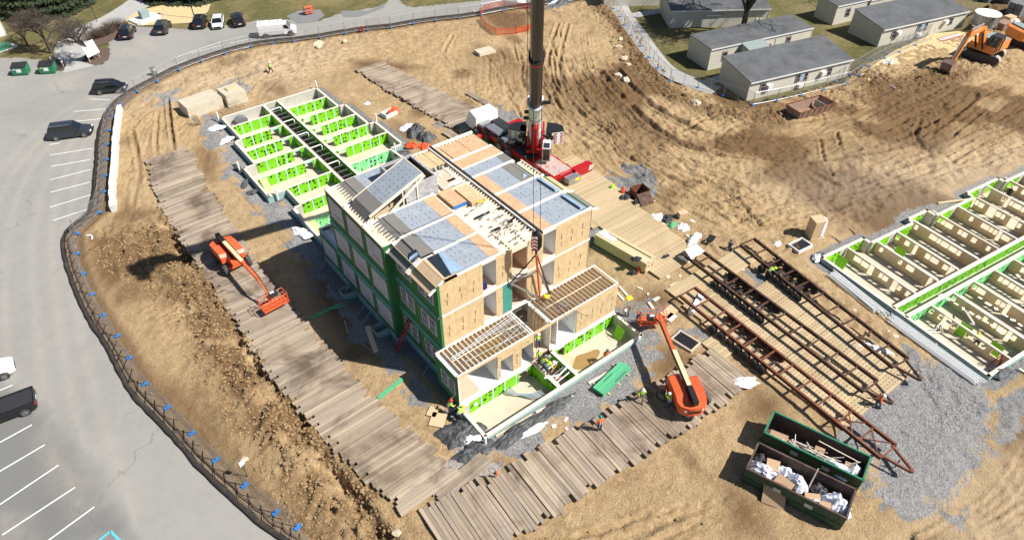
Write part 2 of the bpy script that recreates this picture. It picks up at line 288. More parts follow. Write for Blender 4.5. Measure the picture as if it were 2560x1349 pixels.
def grass():
    m,nt,b=newmat('grass',.95,spec=.1); v=coords(nt,(1,1,1),rnd_off=False); n=noise(nt,.12,7,.65,v,.5); n2=noise(nt,1.5,8,.75,v)
    col=ramp(nt,n,[(.33,(.07,.074,.026)),(.5,(.13,.115,.048)),(.62,(.25,.19,.1))]); col=mix(nt,.45,col,ramp(nt,n2,[(.3,(.045,.05,.016)),(.52,(.13,.12,.045)),(.7,(.3,.23,.12))]))
    nt.links.new(col,b.inputs['Base Color']); bump(nt,b,n2,.6,.06); return m
M['grass']=grass()
P('straw',(.58,.45,.24),rough=1,var=.22,scale=2.5,bmp=.7); P('bushbrown',(.17,.12,.085),rough=1,var=.2); P('path',(.4,.39,.37),rough=.95,var=.1,scale=1); P('baresoil',(.2,.15,.1),rough=1,var=.25,scale=2)
def shingle():
    m,nt,b=newmat('shingle',.9); v=coords(nt,(1,1,1)); br=nt.nodes.new('ShaderNodeTexBrick'); br.inputs['Scale'].default_value=1; br.inputs['Brick Width'].default_value=.35; br.inputs['Row Height'].default_value=.16; br.inputs['Mortar Size'].default_value=.012
    br.inputs['Color1'].default_value=(.085,.09,.095,1); br.inputs['Color2'].default_value=(.125,.13,.135,1); br.inputs['Mortar'].default_value=(.07,.07,.07,1); nt.links.new(v,br.inputs['Vector'])
    n=noise(nt,.5,6,.7,v); col=mix(nt,.5,br.outputs['Color'],ramp(nt,n,[(.3,(.06,.063,.068)),(.7,(.19,.195,.2))])); nt.links.new(col,b.inputs['Base Color']); return m
M['shingle']=shingle()
def siding():
    m,nt,b=newmat('siding_board',.8); v=coords(nt,(1,1,1),rnd_off=False); wv=nt.nodes.new('ShaderNodeTexWave'); wv.wave_type='BANDS'; wv.bands_direction='X'; wv.inputs['Scale'].default_value=1.6; wv.inputs['Distortion'].default_value=0; nt.links.new(v,wv.inputs['Vector'])
    n=noise(nt,.8,6,.7,v); col=mix(nt,.5,ramp(nt,n,[(.3,(.54,.52,.44)),(.7,(.68,.65,.56))]),ramp(nt,wv.outputs['Fac'],[(.0,(.3,.29,.24)),(.12,(.62,.595,.51)),(1,(.66,.63,.54))])); nt.links.new(col,b.inputs['Base Color']); bump(nt,b,wv.outputs['Fac'],.4,.03); return m
M['sidingb']=siding()
def mesh_mat(name,c,sc,thr,alpha=.25):
    m,nt,b=newmat(name,.5,.5); v=coords(nt,(1,1,1),kind='UV',rnd_off=False); b.inputs['Base Color'].default_value=(*c,1)
    b.inputs['Alpha'].default_value=alpha; return m
M['chainlink']=mesh_mat('chainlink',(.4,.42,.44),1,1,.17)
M['silt']=mesh_mat('silt',(.05,.045,.04),1,1,.75)
M['orangenet']=mesh_mat('orangenet',(.8,.12,.04),1,1,.62)
# ================================================================ GROUND
rs=np.random.RandomState(5)
def vnoise(x,y,sc,seed):
    r=np.random.RandomState(seed); L=r.rand(257,257).astype(np.float32); X=x*sc+1000.3; Y=y*sc+1000.7
    xi=np.floor(X).astype(int); yi=np.floor(Y).astype(int); fx=X-xi; fy=Y-yi; fx=fx*fx*(3-2*fx); fy=fy*fy*(3-2*fy); xi%=256; yi%=256
    return (L[xi,yi]*(1-fx)+L[xi+1,yi]*fx)*(1-fy)+(L[xi,yi+1]*(1-fx)+L[xi+1,yi+1]*fx)*fy
def fbm(x,y,sc,oct,seed,gain=.5):
    t=0;a=1;s=0
    for i in range(oct): t=t+a*vnoise(x,y,sc*2.03**i,seed+i); s+=a; a*=gain
    return t/s
def inpoly(x,y,poly):
    c=np.zeros(x.shape,bool); n=len(poly)
    for i in range(n):
        x1,y1=poly[i]; x2,y2=poly[(i+1)%n]
        if y1==y2: continue
        c^=((y1>y)!=(y2>y))&(x<(x2-x1)*(y-y1)/(y2-y1)+x1)
    return c
def pdist(x,y,pts,closed=False):
    d=np.full(x.shape,1e9,np.float32); P_=list(pts)+([pts[0]] if closed else [])
    for (x1,y1),(x2,y2) in zip(P_,P_[1:]):
        dx,dy=x2-x1,y2-y1; L=dx*dx+dy*dy+1e-9; t=np.clip(((x-x1)*dx+(y-y1)*dy)/L,0,1)
        d=np.minimum(d,np.hypot(x-x1-t*dx,y-y1-t*dy))
    return d
def spl(pts,k=6):
    out=[]; n=len(pts)
    for i in range(n-1):
        p0=pts[max(i-1,0)];p1=pts[i];p2=pts[i+1];p3=pts[min(i+2,n-1)]
        for j in range(k):
            t=j/k; out.append(tuple(.5*((2*p1[a])+(-p0[a]+p2[a])*t+(2*p0[a]-5*p1[a]+4*p2[a]-p3[a])*t*t+(-p0[a]+3*p1[a]-3*p2[a]+p3[a])*t**3) for a in (0,1)))
    out.append(tuple(pts[-1])); return out
def W(pts,z=GZ): return [G(a,b,z) for a,b in pts]
FEN_L=[(800,1362),(745,1318),(690,1282),(612,1213),(540,1150),(480,1083),(419,1019),(363,960),(325,895),(294,840),(258,788),(231,736),(210,685),(194,635),(193,584),(250,532),(262,480),(264,440),(267,400),(268,362),(272,327),(283,293),(303,262),(343,230),(392,204),(447,175),(503,154),(562,134),(628,117),(682,109),(735,104),(800,95),(863,84),(919,76),(977,70),(1034,60),(1089,52),(1147,46),(1203,38),(1257,27),(1320,18),(1390,8),(1450,0)]
FEN_R=[(1517,-8),(1533,23),(1549,43),(1560,64),(1578,90),(1600,117),(1622,145),(1643,172),(1675,203),(1744,220),(1808,240),(1881,263),(1942,252),(2003,238),(2060,224),(2117,210),(2147,188),(2172,166),(2210,147),(2248,132),(2288,115),(2328,100)]
fl=W(FEN_L); fr=W(FEN_R); FLP=list(fl); FRP=list(fr)
site=fl+fr+[G(2420,78),G(2480,30),(140,25),(150,-45),(-20,-45),G(900,1440)]
F1=[(2,61.3),(2,54.4),(1.1,54.4),(1.1,47.9),(-.3,47.9),(-.3,40.6),(1.9,40.6),(1.9,37),(.9,37),(.9,27.6),(.2,27.6),(.2,13.35),(1.0,13.35),(1.0,3.75),(0,3.75),(0,0),(17.5,0),(17.5,6.93),(16.6,6.93),(16.6,13.3),(16,13.3),(16,38.2),(15.8,40.8),(17.6,40.8),(17.6,48),(16.7,48),(16.7,54.6),(15.8,54.6),(15.8,61.3)]
A2=math.radians(-8); E1=(math.cos(A2),math.sin(A2)); E2=(math.sin(A2),-math.cos(A2)); O2=(39.25,-3.45)
def Q(s,t): return (O2[0]+E1[0]*s+E2[0]*t,O2[1]+E1[1]*s+E2[1]*t)
F2L=[(0,0),(6.4,0),(6.4,.9),(12.9,.9),(12.9,.2),(16.4,.2),(16.4,1.3),(22.8,1.3),(22.8,.4),(29,.4),(29,1.2),(40,1.2),(40,17.8),(0,17.8)]
F2=[Q(*p) for p in F2L]
# big rough grass sheet out to the horizon
def sheet_obj(name,poly,z,mat,kind='structure'):
    mb=MB(); n=len(poly); mb.v=[(x,y,z) for x,y in poly]; mb.f=[tuple(range(n))]
    o=mb.build(name,M[mat]); tag(o,kind=kind); return o
def grid_obj(name,x0,y0,x1,y1,st,poly,hfun,zfun,mat,holes=(),margin=.0):
    nx=int((x1-x0)/st)+1; ny=int((y1-y0)/st)+1
    X,Y=np.meshgrid(np.linspace(x0,x1,nx),np.linspace(y0,y1,ny),indexing='ij'); x=X.ravel().astype(np.float32); y=Y.ravel().astype(np.float32)
    ins=inpoly(x,y,poly)
    if margin: ins|=pdist(x,y,poly,True)<margin
    for h in holes:
        ins&=~(inpoly(x,y,h)&(pdist(x,y,h,True)>.05))
    ids=np.arange(nx*ny).reshape(nx,ny); f=np.stack([ids[:-1,:-1],ids[1:,:-1],ids[1:,1:],ids[:-1,1:]],-1).reshape(-1,4)
    f=f[ins[f].all(1)]; used=np.zeros(nx*ny,bool); used[f.ravel()]=True; mp=np.cumsum(used)-1; f=mp[f]; x=x[used]; y=y[used]
    z=hfun(x,y); c=zfun(x,y)
    me=bpy.data.meshes.new(name); me.vertices.add(len(x)); me.vertices.foreach_set('co',np.stack([x,y,z],1).astype(np.float32).ravel())
    me.loops.add(f.size); me.loops.foreach_set('vertex_index',f.ravel().astype(np.int32)); me.polygons.add(len(f)); me.polygons.foreach_set('loop_start',(np.arange(len(f))*4).astype(np.int32))
    me.update(calc_edges=True); me.polygons.foreach_set('use_smooth',np.ones(len(f),bool))
    ca=me.color_attributes.new('zone','FLOAT_COLOR','POINT'); ca.data.foreach_set('color',np.concatenate([c,np.ones((len(x),1))],1).astype(np.float32).ravel())
    me.materials.append(M[mat]); o=part(name,me); tag(o,kind='structure'); return o
R_GRAVEL=[W(p) for p in [
 [(2140,955),(2230,915),(2300,890),(2360,900),(2440,955),(2490,1010),(2470,1080),(2430,1200),(2350,1290),(2260,1290),(2190,1240),(2160,1150),(2100,1090)],
 [(488,300),(545,285),(610,400),(660,470),(740,540),(810,620),(850,700),(900,790),(1000,880),(1080,940),(1070,985),(960,890),(880,830),(840,770),(800,690),(740,620),(690,560),(650,525),(610,470),(570,430),(530,370)],
 [(1020,1250),(1090,1225),(1200,1195),(1255,1180),(1250,1160),(1190,1145),(1130,1150),(1080,1180),(1040,1215)],
 [(1130,1130),(1215,1155),(1290,1125),(1440,1030),(1560,1000),(1640,900),(1640,840),(1610,825),(1560,770),(1590,800),(1640,830),(1500,900),(1200,1090)],
 [(1478,578),(1530,563),(1558,600),(1500,606)],[(1880,690),(1905,690),(1950,720),(1930,760),(1900,740)],[(1195,270),(1260,275),(1310,330),(1250,335)],[(1090,290),(1135,285),(1120,315),(1080,305)],
 [(2270,550),(2330,520),(2380,510),(2350,545)],[(2440,1090),(2500,1000),(2560,985),(2600,1060),(2560,1100)],[(560,215),(605,200),(625,225),(600,245)],[(395,235),(450,228),(440,255),(390,262)],[(1670,845),(1720,825),(1760,860),(1720,895),(1680,880)],[(1520,450),(1600,420),(1640,470),(1600,510),(1540,490)],[(1400,980),(1480,950),(1570,960),(1520,1020),(1430,1060)],[(1560,770),(1620,810),(1640,780),(1590,740)]]]
R_WET=[W(p) for p in [
 [(215,590),(330,580),(400,650),(330,700),(260,740),(225,690)],[(370,930),(450,960),(560,1060),(640,1180),(720,1290),(640,1230),(520,1110),(400,1000)],[(640,1040),(760,1150),(860,1240),(880,1349),(780,1330),(700,1200)],
 [(1880,300),(2060,320),(2240,330),(2330,380),(2230,430),(2100,430),(1960,400)],[(2140,180),(2240,200),(2330,170),(2440,180),(2380,240),(2250,300),(2160,260)],[(1880,960),(1960,1000),(1960,1080),(1860,1040)],[(1640,850),(1760,890),(1680,960),(1620,940)],[(1560,100),(1640,200),(1760,270),(1880,290),(1800,300),(1640,240)],
 [(980,300),(1060,330),(1090,370),(1000,340)],[(2500,640+400),(2620,1040),(2620,1120),(2500,1130)],[(1180,20),(1330,30),(1320,80),(1230,70)],[(500,370),(540,380),(530,450),(500,430)],[(870,150),(950,150),(1060,170),(1000,180),(900,180)],[(1560,790),(1640,780),(1720,750),(1650,720),(1580,730)],
 [(1820,1215),(1900,1250),(1930,1349),(1820,1330)],[(760,660),(860,700),(900,800),(980,900),(860,860),(800,760)]]]
R_PALE=[W(p) for p in [[(2480,1150),(2640,1150),(2640,1400),(2350,1400),(2380,1300)],[(1900,480),(2200,400),(2560,360),(2560,480),(2300,500),(2050,520)],[(310,270),(480,180),(700,120),(900,110),(760,200),(500,240)]]]
BERM=spl(W([(300,590),(360,640),(430,680),(500,760),(560,850),(640,960),(700,1060),(770,1150),(850,1250),(930,1360)]))
BERM2=spl(W([(410,560),(470,650),(540,760),(610,870),(690,980),(760,1080),(830,1190),(930,1290),(980,1349)]))
RIDGE=spl(W([(1500,20),(1555,80),(1580,130),(1630,190),(1700,240),(1780,275),(1880,295),(1960,285)]))
RIDGE2=spl(W([(2080,250),(2140,215),(2180,190),(2260,200),(2340,190),(2420,165),(2500,150)]))
TR=[]
def trk(p,wd=.5,dep=.13,lug=0): TR.append((spl(W(p)),wd,dep,lug))
for dx in (0,):
    trk([(1420,60),(1400,160),(1430,260),(1520,330),(1640,400),(1760,450),(1840,500),(1900,560)])
    trk([(1395,60),(1370,160),(1400,270),(1500,350),(1620,420),(1720,470),(1800,520)])
    trk([(1860,480),(2000,470),(2160,440),(2300,400),(2420,330),(2560,270),(2660,230)],.6,.1,1); trk([(1860,510),(2010,500),(2180,470),(2340,425),(2450,360),(2600,300)],.6,.1,1)
    trk([(1500,180),(1560,250),(1650,330),(1760,380),(1900,400),(2060,400),(2240,370),(2360,310),(2440,240)],.7,.2,1); trk([(1530,160),(1600,240),(1690,300),(1800,340),(1920,350),(2060,350),(2200,330),(2300,280)],.7,.2,1)
    trk([(1780,350),(1860,310),(1980,310),(2100,290)],.5,.18,1); trk([(1700,330),(1800,290),(1940,290)],.5,.18,1)
    trk([(640,260),(700,200),(820,160),(960,130),(1120,120),(1260,100)],.5,.1); trk([(600,250),(680,180),(800,140),(960,110),(1100,100)],.5,.1)
    trk([(420,250),(430,330),(440,400)],.4,.2); trk([(330,330),(350,430),(330,520)],.5,.15); trk([(395,280),(390,360),(400,420)],.4,.12)
    trk([(1600,560-60),(1720,560),(1800,640),(1860,640)],.4,.08); trk([(1560,460),(1660,500),(1780,560),(1860,600)],.4,.1); trk([(1200,120),(1260,200),(1300,290)],.4,.08); trk([(1130,90),(1110,140),(1160,180)],.5,.12)
    trk([(2050,350),(2060,400),(2080,440)],.4,.14); trk([(2090,340),(2110,390),(2150,430)],.4,.16); trk([(2300,300),(2290,340),(2310,370)],.5,.2); trk([(2340,300),(2330,350)],.5,.2)
    trk([(1300,100),(1340,130),(1290,160)],.4,.06); trk([(1940,1240),(1800,1290),(1640,1349)],.5,.06,1); trk([(1900,1180),(1760,1260),(1560,1349)],.5,.05,1); trk([(2560,560),(2300,480),(2100,520)],.4,.06)
    trk([(470,640-50),(620,700),(760,860),(960,1000),(1100,1130)],.3,.04); trk([(560,440),(700,600),(860,800)],.3,.03); trk([(590,480),(700,600-15),(820,720)],.25,.03)
    trk([(1420,330),(1520,400),(1700,470),(1830,560)],.4,.1); trk([(1460,300),(1560,360),(1760,420)],.4,.1); trk([(1260,190),(1320,150),(1480,170),(1540,230)],.4,.08); trk([(1100,200),(1200,170),(1340,200)],.35,.07)
    trk([(2560,360),(2400,420),(2250,470),(2000,540)],.4,.07); trk([(1930,180),(2060,300),(1960,330)],.4,.1); trk([(2480,250),(2380,340),(2200,420)],.5,.1)
rr=random.Random(8)
for k in range(16):
    o_=k*7.5-40; trk([(1500+rr.uniform(-30,30),260+o_*.8),(1640+rr.uniform(-20,20),380+o_),(1780,460+o_+rr.uniform(-12,12)),(1930,520+o_*.8),(2080,500+o_*.7),(2250,440+o_*.6),(2420,370+o_*.5),(2600,300+o_*.5)][(0 if rr.random()<.6 else 3):(5 if rr.random()<.4 else 8)],rr.uniform(.18,.35),rr.uniform(.05,.11),k%3==0)
for k in range(12):
    o_=k*16; trk([(420+o_*.5,330-o_*.6),(560+o_,240-o_*.5),(760+o_,190-o_*.5),(980+o_,160-o_*.4),(1200+o_,150-o_*.3)][(k%2):(4+k%2)],rr.uniform(.2,.35),rr.uniform(.04,.08))
for k in range(9):
    trk([(1960-k*50+rr.uniform(-20,20),1200+k*12),(1850-k*60,1270+k*10),(1700-k*60,1349)],rr.uniform(.2,.4),rr.uniform(.04,.07),k%2==0)
for k in range(8):
    trk([(2560,1120+k*25),(2460+rr.uniform(-20,20),1240+k*14),(2300,1349)],rr.uniform(.2,.35),rr.uniform(.04,.07))
for k in range(10):
    a=rr.uniform(1260,1330)+k*16; trk([(a,60+rr.uniform(0,40)),(a+10,140),(a+40,220),(a+110,300),(a+220,370+rr.uniform(-20,20))],rr.uniform(.2,.35),rr.uniform(.05,.1))
def sdist(x,y,pts):
    best=np.full(x.shape,1e9,np.float32); sg_=best.copy(); sv=best*0; acc=0
    for (x1,y1),(x2,y2) in zip(pts,pts[1:]):
        dx,dy=x2-x1,y2-y1; L=math.hypot(dx,dy)+1e-6; t=np.clip(((x-x1)*dx+(y-y1)*dy)/(L*L),0,1); d=np.hypot(x-x1-t*dx,y-y1-t*dy); cr=((x-x1)*dy-(y-y1)*dx)/L
        m=d<best; best=np.where(m,d,best); sg_=np.where(m,np.sign(cr)*d,sg_); sv=np.where(m,acc+t*L,sv); acc+=L
    return sg_,sv
FLOW=[(spl(W([(1400,40),(1440,180),(1540,330),(1680,430),(1850,480),(2050,470),(2250,410),(2420,330),(2600,250)]),3),13,1.9,.42),
 (spl(W([(300,560),(340,420),(420,280),(620,190),(880,140),(1150,130),(1320,160)]),3),9,1.6,.18),(spl(W([(1500,460),(1650,560),(1850,600),(2100,520),(2400,440),(2650,380)]),3),9,1.8,.26)]
def dirt_h(x,y):
    z=np.full(x.shape,GZ,np.float32)
    edge=pdist(x,y,site,True); b1=pdist(x,y,BERM); b2=pdist(x,y,BERM2); r1=pdist(x,y,RIDGE); r2=pdist(x,y,RIDGE2)
    d1=pdist(x,y,F1,True); d2=pdist(x,y,F2,True); fd=np.minimum(d1,d2)
    flat=np.clip((fd-1.2)/2,0,1)
    left=np.clip((8-(x*.9+ -0.0))/4,0,1)
    rough=np.exp(-(b1/3.2)**2)*.8+np.exp(-(b2/1.7)**2)*1.0+np.exp(-(r1/2.6)**2)*.9+np.exp(-(r2/3.5)**2)*.7; rough=np.minimum(rough,1)
    matd=pdist(x,y,[(-6.6,57),(-6.2,30),(-6.3,-.5)]); rough*=np.clip((matd-3.0)/1.2,0,1)
    z+= (fbm(x,y,.12,4,3)-.5)*.5*flat*np.clip(edge/4,0,1)*np.clip((matd-2.6)/2,.1,1)*.6
    z+= (fbm(x,y,.9,5,11,.62)-.5)*.26*flat
    # clods: ridged noise
    cl=1-np.abs(fbm(x,y,1.1,5,21,.6)-.5)*4; cl=np.clip(cl,0,1)
    bl=np.clip(fbm(x,y,.8,4,31,.55)-.42,0,1)*2.6
    bl2=np.clip(fbm(x,y,2.1,4,33,.6)-.45,0,1)*1.6
    z+= rough*(bl*.5+bl2*.75+(cl-.6)*.22+(fbm(x,y,3.4,3,51,.75)-.5)*.5)
    wb=b2+(fbm(x,y,.5,3,63)-.5)*1.6; z-= np.exp(-(wb/.6)**2)*1.25*np.clip(fbm(x,y,.2,3,61)*3-.75,0,1)*np.clip((matd-2.9)/1,0,1)
    # gentle broken surface everywhere off the paths
    far=np.clip((x-20)/15,0,1)+np.clip((y-62)/6,0,1); far=np.clip(far,0,1)
    z+= far*flat*(((1-np.abs(fbm(x,y,.45,5,71,.6)-.5)*3.2)-.6)*.36+(fbm(x,y,1.5,4,73,.65)-.5)*.35)*np.clip(fbm(x,y,.06,3,81)*3-.9,.12,1)
    for pts,wd,dep,lug in TR:
        xs=[p[0] for p in pts]; ys=[p[1] for p in pts]; s=(x>min(xs)-2)&(x<max(xs)+2)&(y>min(ys)-2)&(y<max(ys)+2)
        if not s.any(): continue
        d=pdist(x[s],y[s],pts); 
        br=np.clip(fbm(x[s],y[s],.3,3,91)*3-.8,.15,1)
        z[s]+= br*(-dep*1.9*np.exp(-(d/(wd*.5))**2)+dep*1.5*np.exp(-((d-wd*.95)/(wd*.32))**2))
        if lug: z[s]+= .05*np.exp(-(d/wd)**2)*np.sign(np.sin((x[s]*.9+y[s]*1.1)*13))
    for cv,wdt,fq,am in FLOW:
        dd,ss=sdist(x,y,cv); wob=(fbm(x,y,.12,2,141)-.5)*3.0
        n_=fbm(dd*fq+wob,ss*.10,1.0,4,151,.6); z+= np.exp(-(dd/wdt)**2)*((1-np.abs(n_-.5)*4.2)-.55)*am*flat*np.clip(fbm(x,y,.07,3,161)*3.2-.7,.1,1)
    z= z-(1-np.clip(fd/1.6,0,1))*np.where(d1<d2,np.where((x<4)&(y>1.5),.62,np.where(y>35,.3,.05)),.22)
    z= np.where(edge<.7, z*(edge/.7)+(-.55)*(1-edge/.7), z)
    # keep below the timber roads
    for (cx0,cy0,cx1,cy1,hw) in ((-6.4,57,-5.9,-2,2.5),(-6,-4.8,20.5,-7.0,2.7),(25,63,28.5,37,2.7)):
        d=pdist(x,y,[(cx0,cy0),(cx1,cy1)]); z=np.where(d<hw+.5,np.minimum(z,GZ+.02),z)
    nm=pdist(x,y,[(28.6,38),(28.6,12),(27.2,4),(27,-16.5)]); z=np.where(nm<5.0,np.minimum(z,GZ+.03),z)
    return z.astype(np.float32)
def dirt_c(x,y):
    g=np.zeros(x.shape,np.float32); wv=g.copy(); pl=g.copy()
    def soft(poly,r):
        xs=[p[0] for p in poly]; ys=[p[1] for p in poly]; s=(x>min(xs)-r)&(x<max(xs)+r)&(y>min(ys)-r)&(y<max(ys)+r); o=np.zeros(x.shape,np.float32)
        if s.any():
            i=inpoly(x[s],y[s],poly); d=pdist(x[s],y[s],poly,True); o[s]=np.clip(.5+np.where(i,d,-d)/(2*r),0,1)
        return o
    for p in R_GRAVEL: g=np.maximum(g,soft(p,1.9))
    g=np.clip(g+(fbm(x,y,.8,4,131)-.5)*1.5*(g>0)*(g<1),0,1)
    for i_,p in enumerate(R_WET): wv=np.maximum(wv,soft(p,4.5 if i_ in (2,3) else 2.2)*(.42 if i_ in (2,3) else .75))
    for p in R_PALE: pl=np.maximum(pl,soft(p,5)*.28)
    b1=pdist(x,y,BERM); b2=pdist(x,y,BERM2); r1=pdist(x,y,RIDGE)
    nn=fbm(x,y,.5,4,101); wv=np.maximum(wv,(np.exp(-(b1/3)**2)*.8+np.exp(-(b2/1.4)**2)*.8)*np.clip(nn*2.6-.65,0,1)); wv=np.maximum(wv,np.exp(-(r1/1.8)**2)*.55)  # browner bank soil, plus crevice and gully shade put into the colour
    fe=pdist(x,y,fl); wv=np.maximum(wv,np.exp(-(fe/1.5)**2)*.5)
    d1=np.minimum(pdist(x,y,F1,True),pdist(x,y,F2,True)); g=np.maximum(g,np.clip(1-d1/2.0,0,.78))
    far=np.clip((x-30)/20,0,1); wv=np.maximum(wv,far*np.clip(fbm(x,y,.09,4,111)*4-1.7,0,1)*.75); wv=np.maximum(wv,np.clip(fbm(x,y,.16,5,113)*5-2.7,0,1)*.5)
    for pts,wd,dep,lug in TR:
        xs=[p[0] for p in pts]; ys=[p[1] for p in pts]; s=(x>min(xs)-2)&(x<max(xs)+2)&(y>min(ys)-2)&(y<max(ys)+2)
        d=pdist(x[s],y[s],pts); wv[s]=np.maximum(wv[s],np.exp(-(d/(wd*.6))**2)*.42*(dep/.15))
    return np.stack([g,wv,pl],1)
sheet_obj('ground',[(-600,-600),(900,-600),(900,900),(-600,900)],-1.9,'grass')
grid_obj('construction_dirt',-34,-46,152,112,.17,site,dirt_h,dirt_c,'dirt',holes=(F1,F2),margin=.6)
# grass lawns (around the asphalt and the site)
lawn=[(-160,40),(-160,260),(330,260),(330,-60),(150,-45),(140,25)]+[G(2480,30),G(2420,78)]+fr[::-1]+[G(1470,-6)]+fl[::-1][:22]+[(-60,60)]
n_=len(lawn)
def lawn_h(x,y):
    e=pdist(x,y,site,True); z=-.395+ (fbm(x,y,.5,4,7)-.5)*.1*np.clip(e/3,0,1); return z.astype(np.float32)
lw=grid_obj('lawn',-70,18,160,190,.9,[(-70,56),(-70,190),(160,190),(160,5),(141,24.5)]+[G(2480,30),G(2420,78)]+[(p[0],p[1]) for p in fr[::-1]]+fl[::-1][:18]+[(-20,75),(-40,60)],lawn_h,lambda x,y:np.zeros((len(x),3)),'grass')
# asphalt: car park on the left, road round the bend and along the top
def asph_h(x,y): return np.full(x.shape,-.345,np.float32)
R_PATCH=[W(p) for p in [[(0,960),(110,1030),(240,1180),(330,1349),(-80,1400),(-80,930)]]]
R_STAIN=[W(p) for p in [[(120,1060),(190,1180),(240,1260),(200,1290),(130,1180),(90,1080)],[(285,115),(350,118),(350,145),(280,140)],[(130,195),(220,180),(180,225),(110,225)],[(150,660-60),(190,590),(200,640),(160,640)],[(0,1290),(60,1290),(80,1349),(0,1349)],[(340,90),(390,95),(380,115),(340,110)],[(150,1150),(230,1200),(220,1250),(150,1220)],[(230,250),(262,280),(262,520),(250,530),(240,380)],[(165,560),(200,540),(190,640),(170,640)]]]
def asph_c(x,y):
    a=np.zeros(x.shape,np.float32)
    for p in R_PATCH: i0=inpoly(x,y,p); a=np.maximum(a,np.clip(.5+(np.where(i0,1,-1)*pdist(x,y,p,True)+(fbm(x,y,.8,3,171)-.5)*1.2)/1.6,0,1)*.65)
    s=np.zeros(x.shape,np.float32)
    for p in R_STAIN:
        i=inpoly(x,y,p); d=pdist(x,y,p,True); s=np.maximum(s,np.clip(.5+np.where(i,d,-d)/2,0,1)*.45)
    lane=spl(W([(150,1349),(90,1100),(60,900),(50,600),(120,400),(300,250),(600,150),(900,70)])); 
    for off in (1.2,3.0,4.6): s=np.maximum(s,.3*np.exp(-((pdist(x,y,lane)-off)/.4)**2)*(a<.1))
    e=pdist(x,y,fl); s=np.maximum(s,.4*np.exp(-(e/1.2)**2)); return np.stack([a,s,a*0],1)
top_edge=W([(1600,-60),(1420,-25),(1330,-12),(1030,18),(1010,12),(990,-14),(975,-30),(955,-30),(968,0),(955,15),(850,33),(795,52),(741,48),(640,50),(615,58),(600,60),(560,63),(520,66),(480,72),(300,64),(268,92),(270,140),(255,160),(200,168),(165,158),(60,143),(0,143),(-80,143)])
asp=[p for p in fl]+[G(1480,-30)]+top_edge+[(-90,110),(-90,-60),G(820,1440)]
grid_obj('asphalt',-92,-62,70,118,.4,asp,asph_h,asph_c,'asphalt',margin=.05)
def ribbon(name,pts,wd,z,mat):
    s=spl(pts,8); mb=MB(); vs=[]
    for i,p in enumerate(s):
        a=Vector(s[min(i+1,len(s)-1)])-Vector(s[max(i-1,0)]); a.normalize(); nx=Vector((-a.y,a.x))*wd/2; vs+=[(p[0]+nx.x,p[1]+nx.y,z),(p[0]-nx.x,p[1]-nx.y,z)]
    mb.add(vs,[(2*i,2*i+2,2*i+3,2*i+1) for i in range(len(s)-1)]); o=mb.build(name,M[mat]); tag(o,kind='structure'); return o
ribbon('path',W([(205,172),(180,120),(215,80),(280,50),(330,20),(370,-10),(400,-40)]),5.0,-.325,'path')
ribbon('path',W([(1520,-25),(1545,10),(1560,40),(1590,80),(1625,130),(1665,175),(1725,205),(1790,228)]),3.1,-.31,'path')
ribbon('path',W([(1582,40),(1640,30),(1700,25)]),2.0,-.305,'path'); ribbon('path',W([(1750,212),(1790,200),(1830,185)]),1.6,-.3,'path')
sheet_obj('straw_patch',W([(312,52),(345,28),(420,10),(480,-5),(530,2),(520,30),(480,58),(400,62),(330,66)]),-.318,'straw')
sheet_obj('gravel_patch',W([(715,42),(745,28),(800,25),(812,40),(790,55),(745,60)]),-.316,'gravelgrey'); sheet_obj('gravel_patch',W([(850,28),(920,28),(965,8),(960,20),(900,42),(860,44)]),-.312,'gravelgrey')
sheet_obj('mulch_bed',W([(205,155),(215,135),(250,120),(275,122),(272,150),(240,165)]),-.308,'mulch'); sheet_obj('mulch_bed',W([(225,100),(300,70),(310,85),(270,108),(240,118)]),-.309,'mulch')
sheet_obj('mulch_bed',W([(100,158),(145,148),(165,160),(160,178),(130,176)]),-.306,'mulch')
sheet_obj('bare_soil',W([(2150,190),(2230,130),(2330,85),(2440,75),(2440,140),(2330,130),(2250,160),(2170,205)]),-.30,'straw')
# painted lines
def stripe(p,q,wd=.11,z=-.336,mat='marking'):
    a,b=Vector(G(*p)),Vector(G(*q)); d=(b-a).normalized(); n=Vector((-d.y,d.x))*wd/2
    MBs.add([(*(a+n),z),(*(b+n),z),(*(b-n),z),(*(a-n),z)],[(0,3,2,1)])
MBs=MB()
for i,(p,q) in enumerate([((224,248),(275,250)),((184,279),(272,272)),((152,308),(262,296)),((124,362),(150,358)),((125,388),(231,371)),((128,416),(226,399)),((124,450),(226,424)),((125,481),(226,455)),((125,518),(230,486)),((133,551),(228,520)),((0,1105),(80,1061)),((0,1177),(112,1111)),((0,1260),(146,1162)),((6,1336),(188,1217)),((118,1352),(236,1266)),((0,975),(31,962)),((480,133),(560,112)),((575,108),(625,98))]): stripe(p,q)
for p,q in (((490,148),(625,118)),((388,185),(470,150))): stripe(p,q,.09)
o=MBs.build('parking_line',M['marking']); tag(o,kind='structure')
MBs=MB(); stripe((244,1352),(277,1327),.16,-.335); stripe((277,1327),(302,1352),.16,-.335); o=MBs.build('road_marking',M['signblue']); tag(o,kind='structure')
MBs=MB()
for k in range(5): stripe((1292+k*1.5,0+k*4),(1312+k*1.5,-2+k*4),.5,-.335)
for (a,b) in (((1228,12),(1232,22)),((1232,22),(1246,24)),((1228,12),(1240,13)),((1230,17),(1240,18)),((1240,10),(1248,20))): stripe(a,b,.18,-.335)
o=MBs.build('road_marking',M['marking']); tag(o,kind='structure')
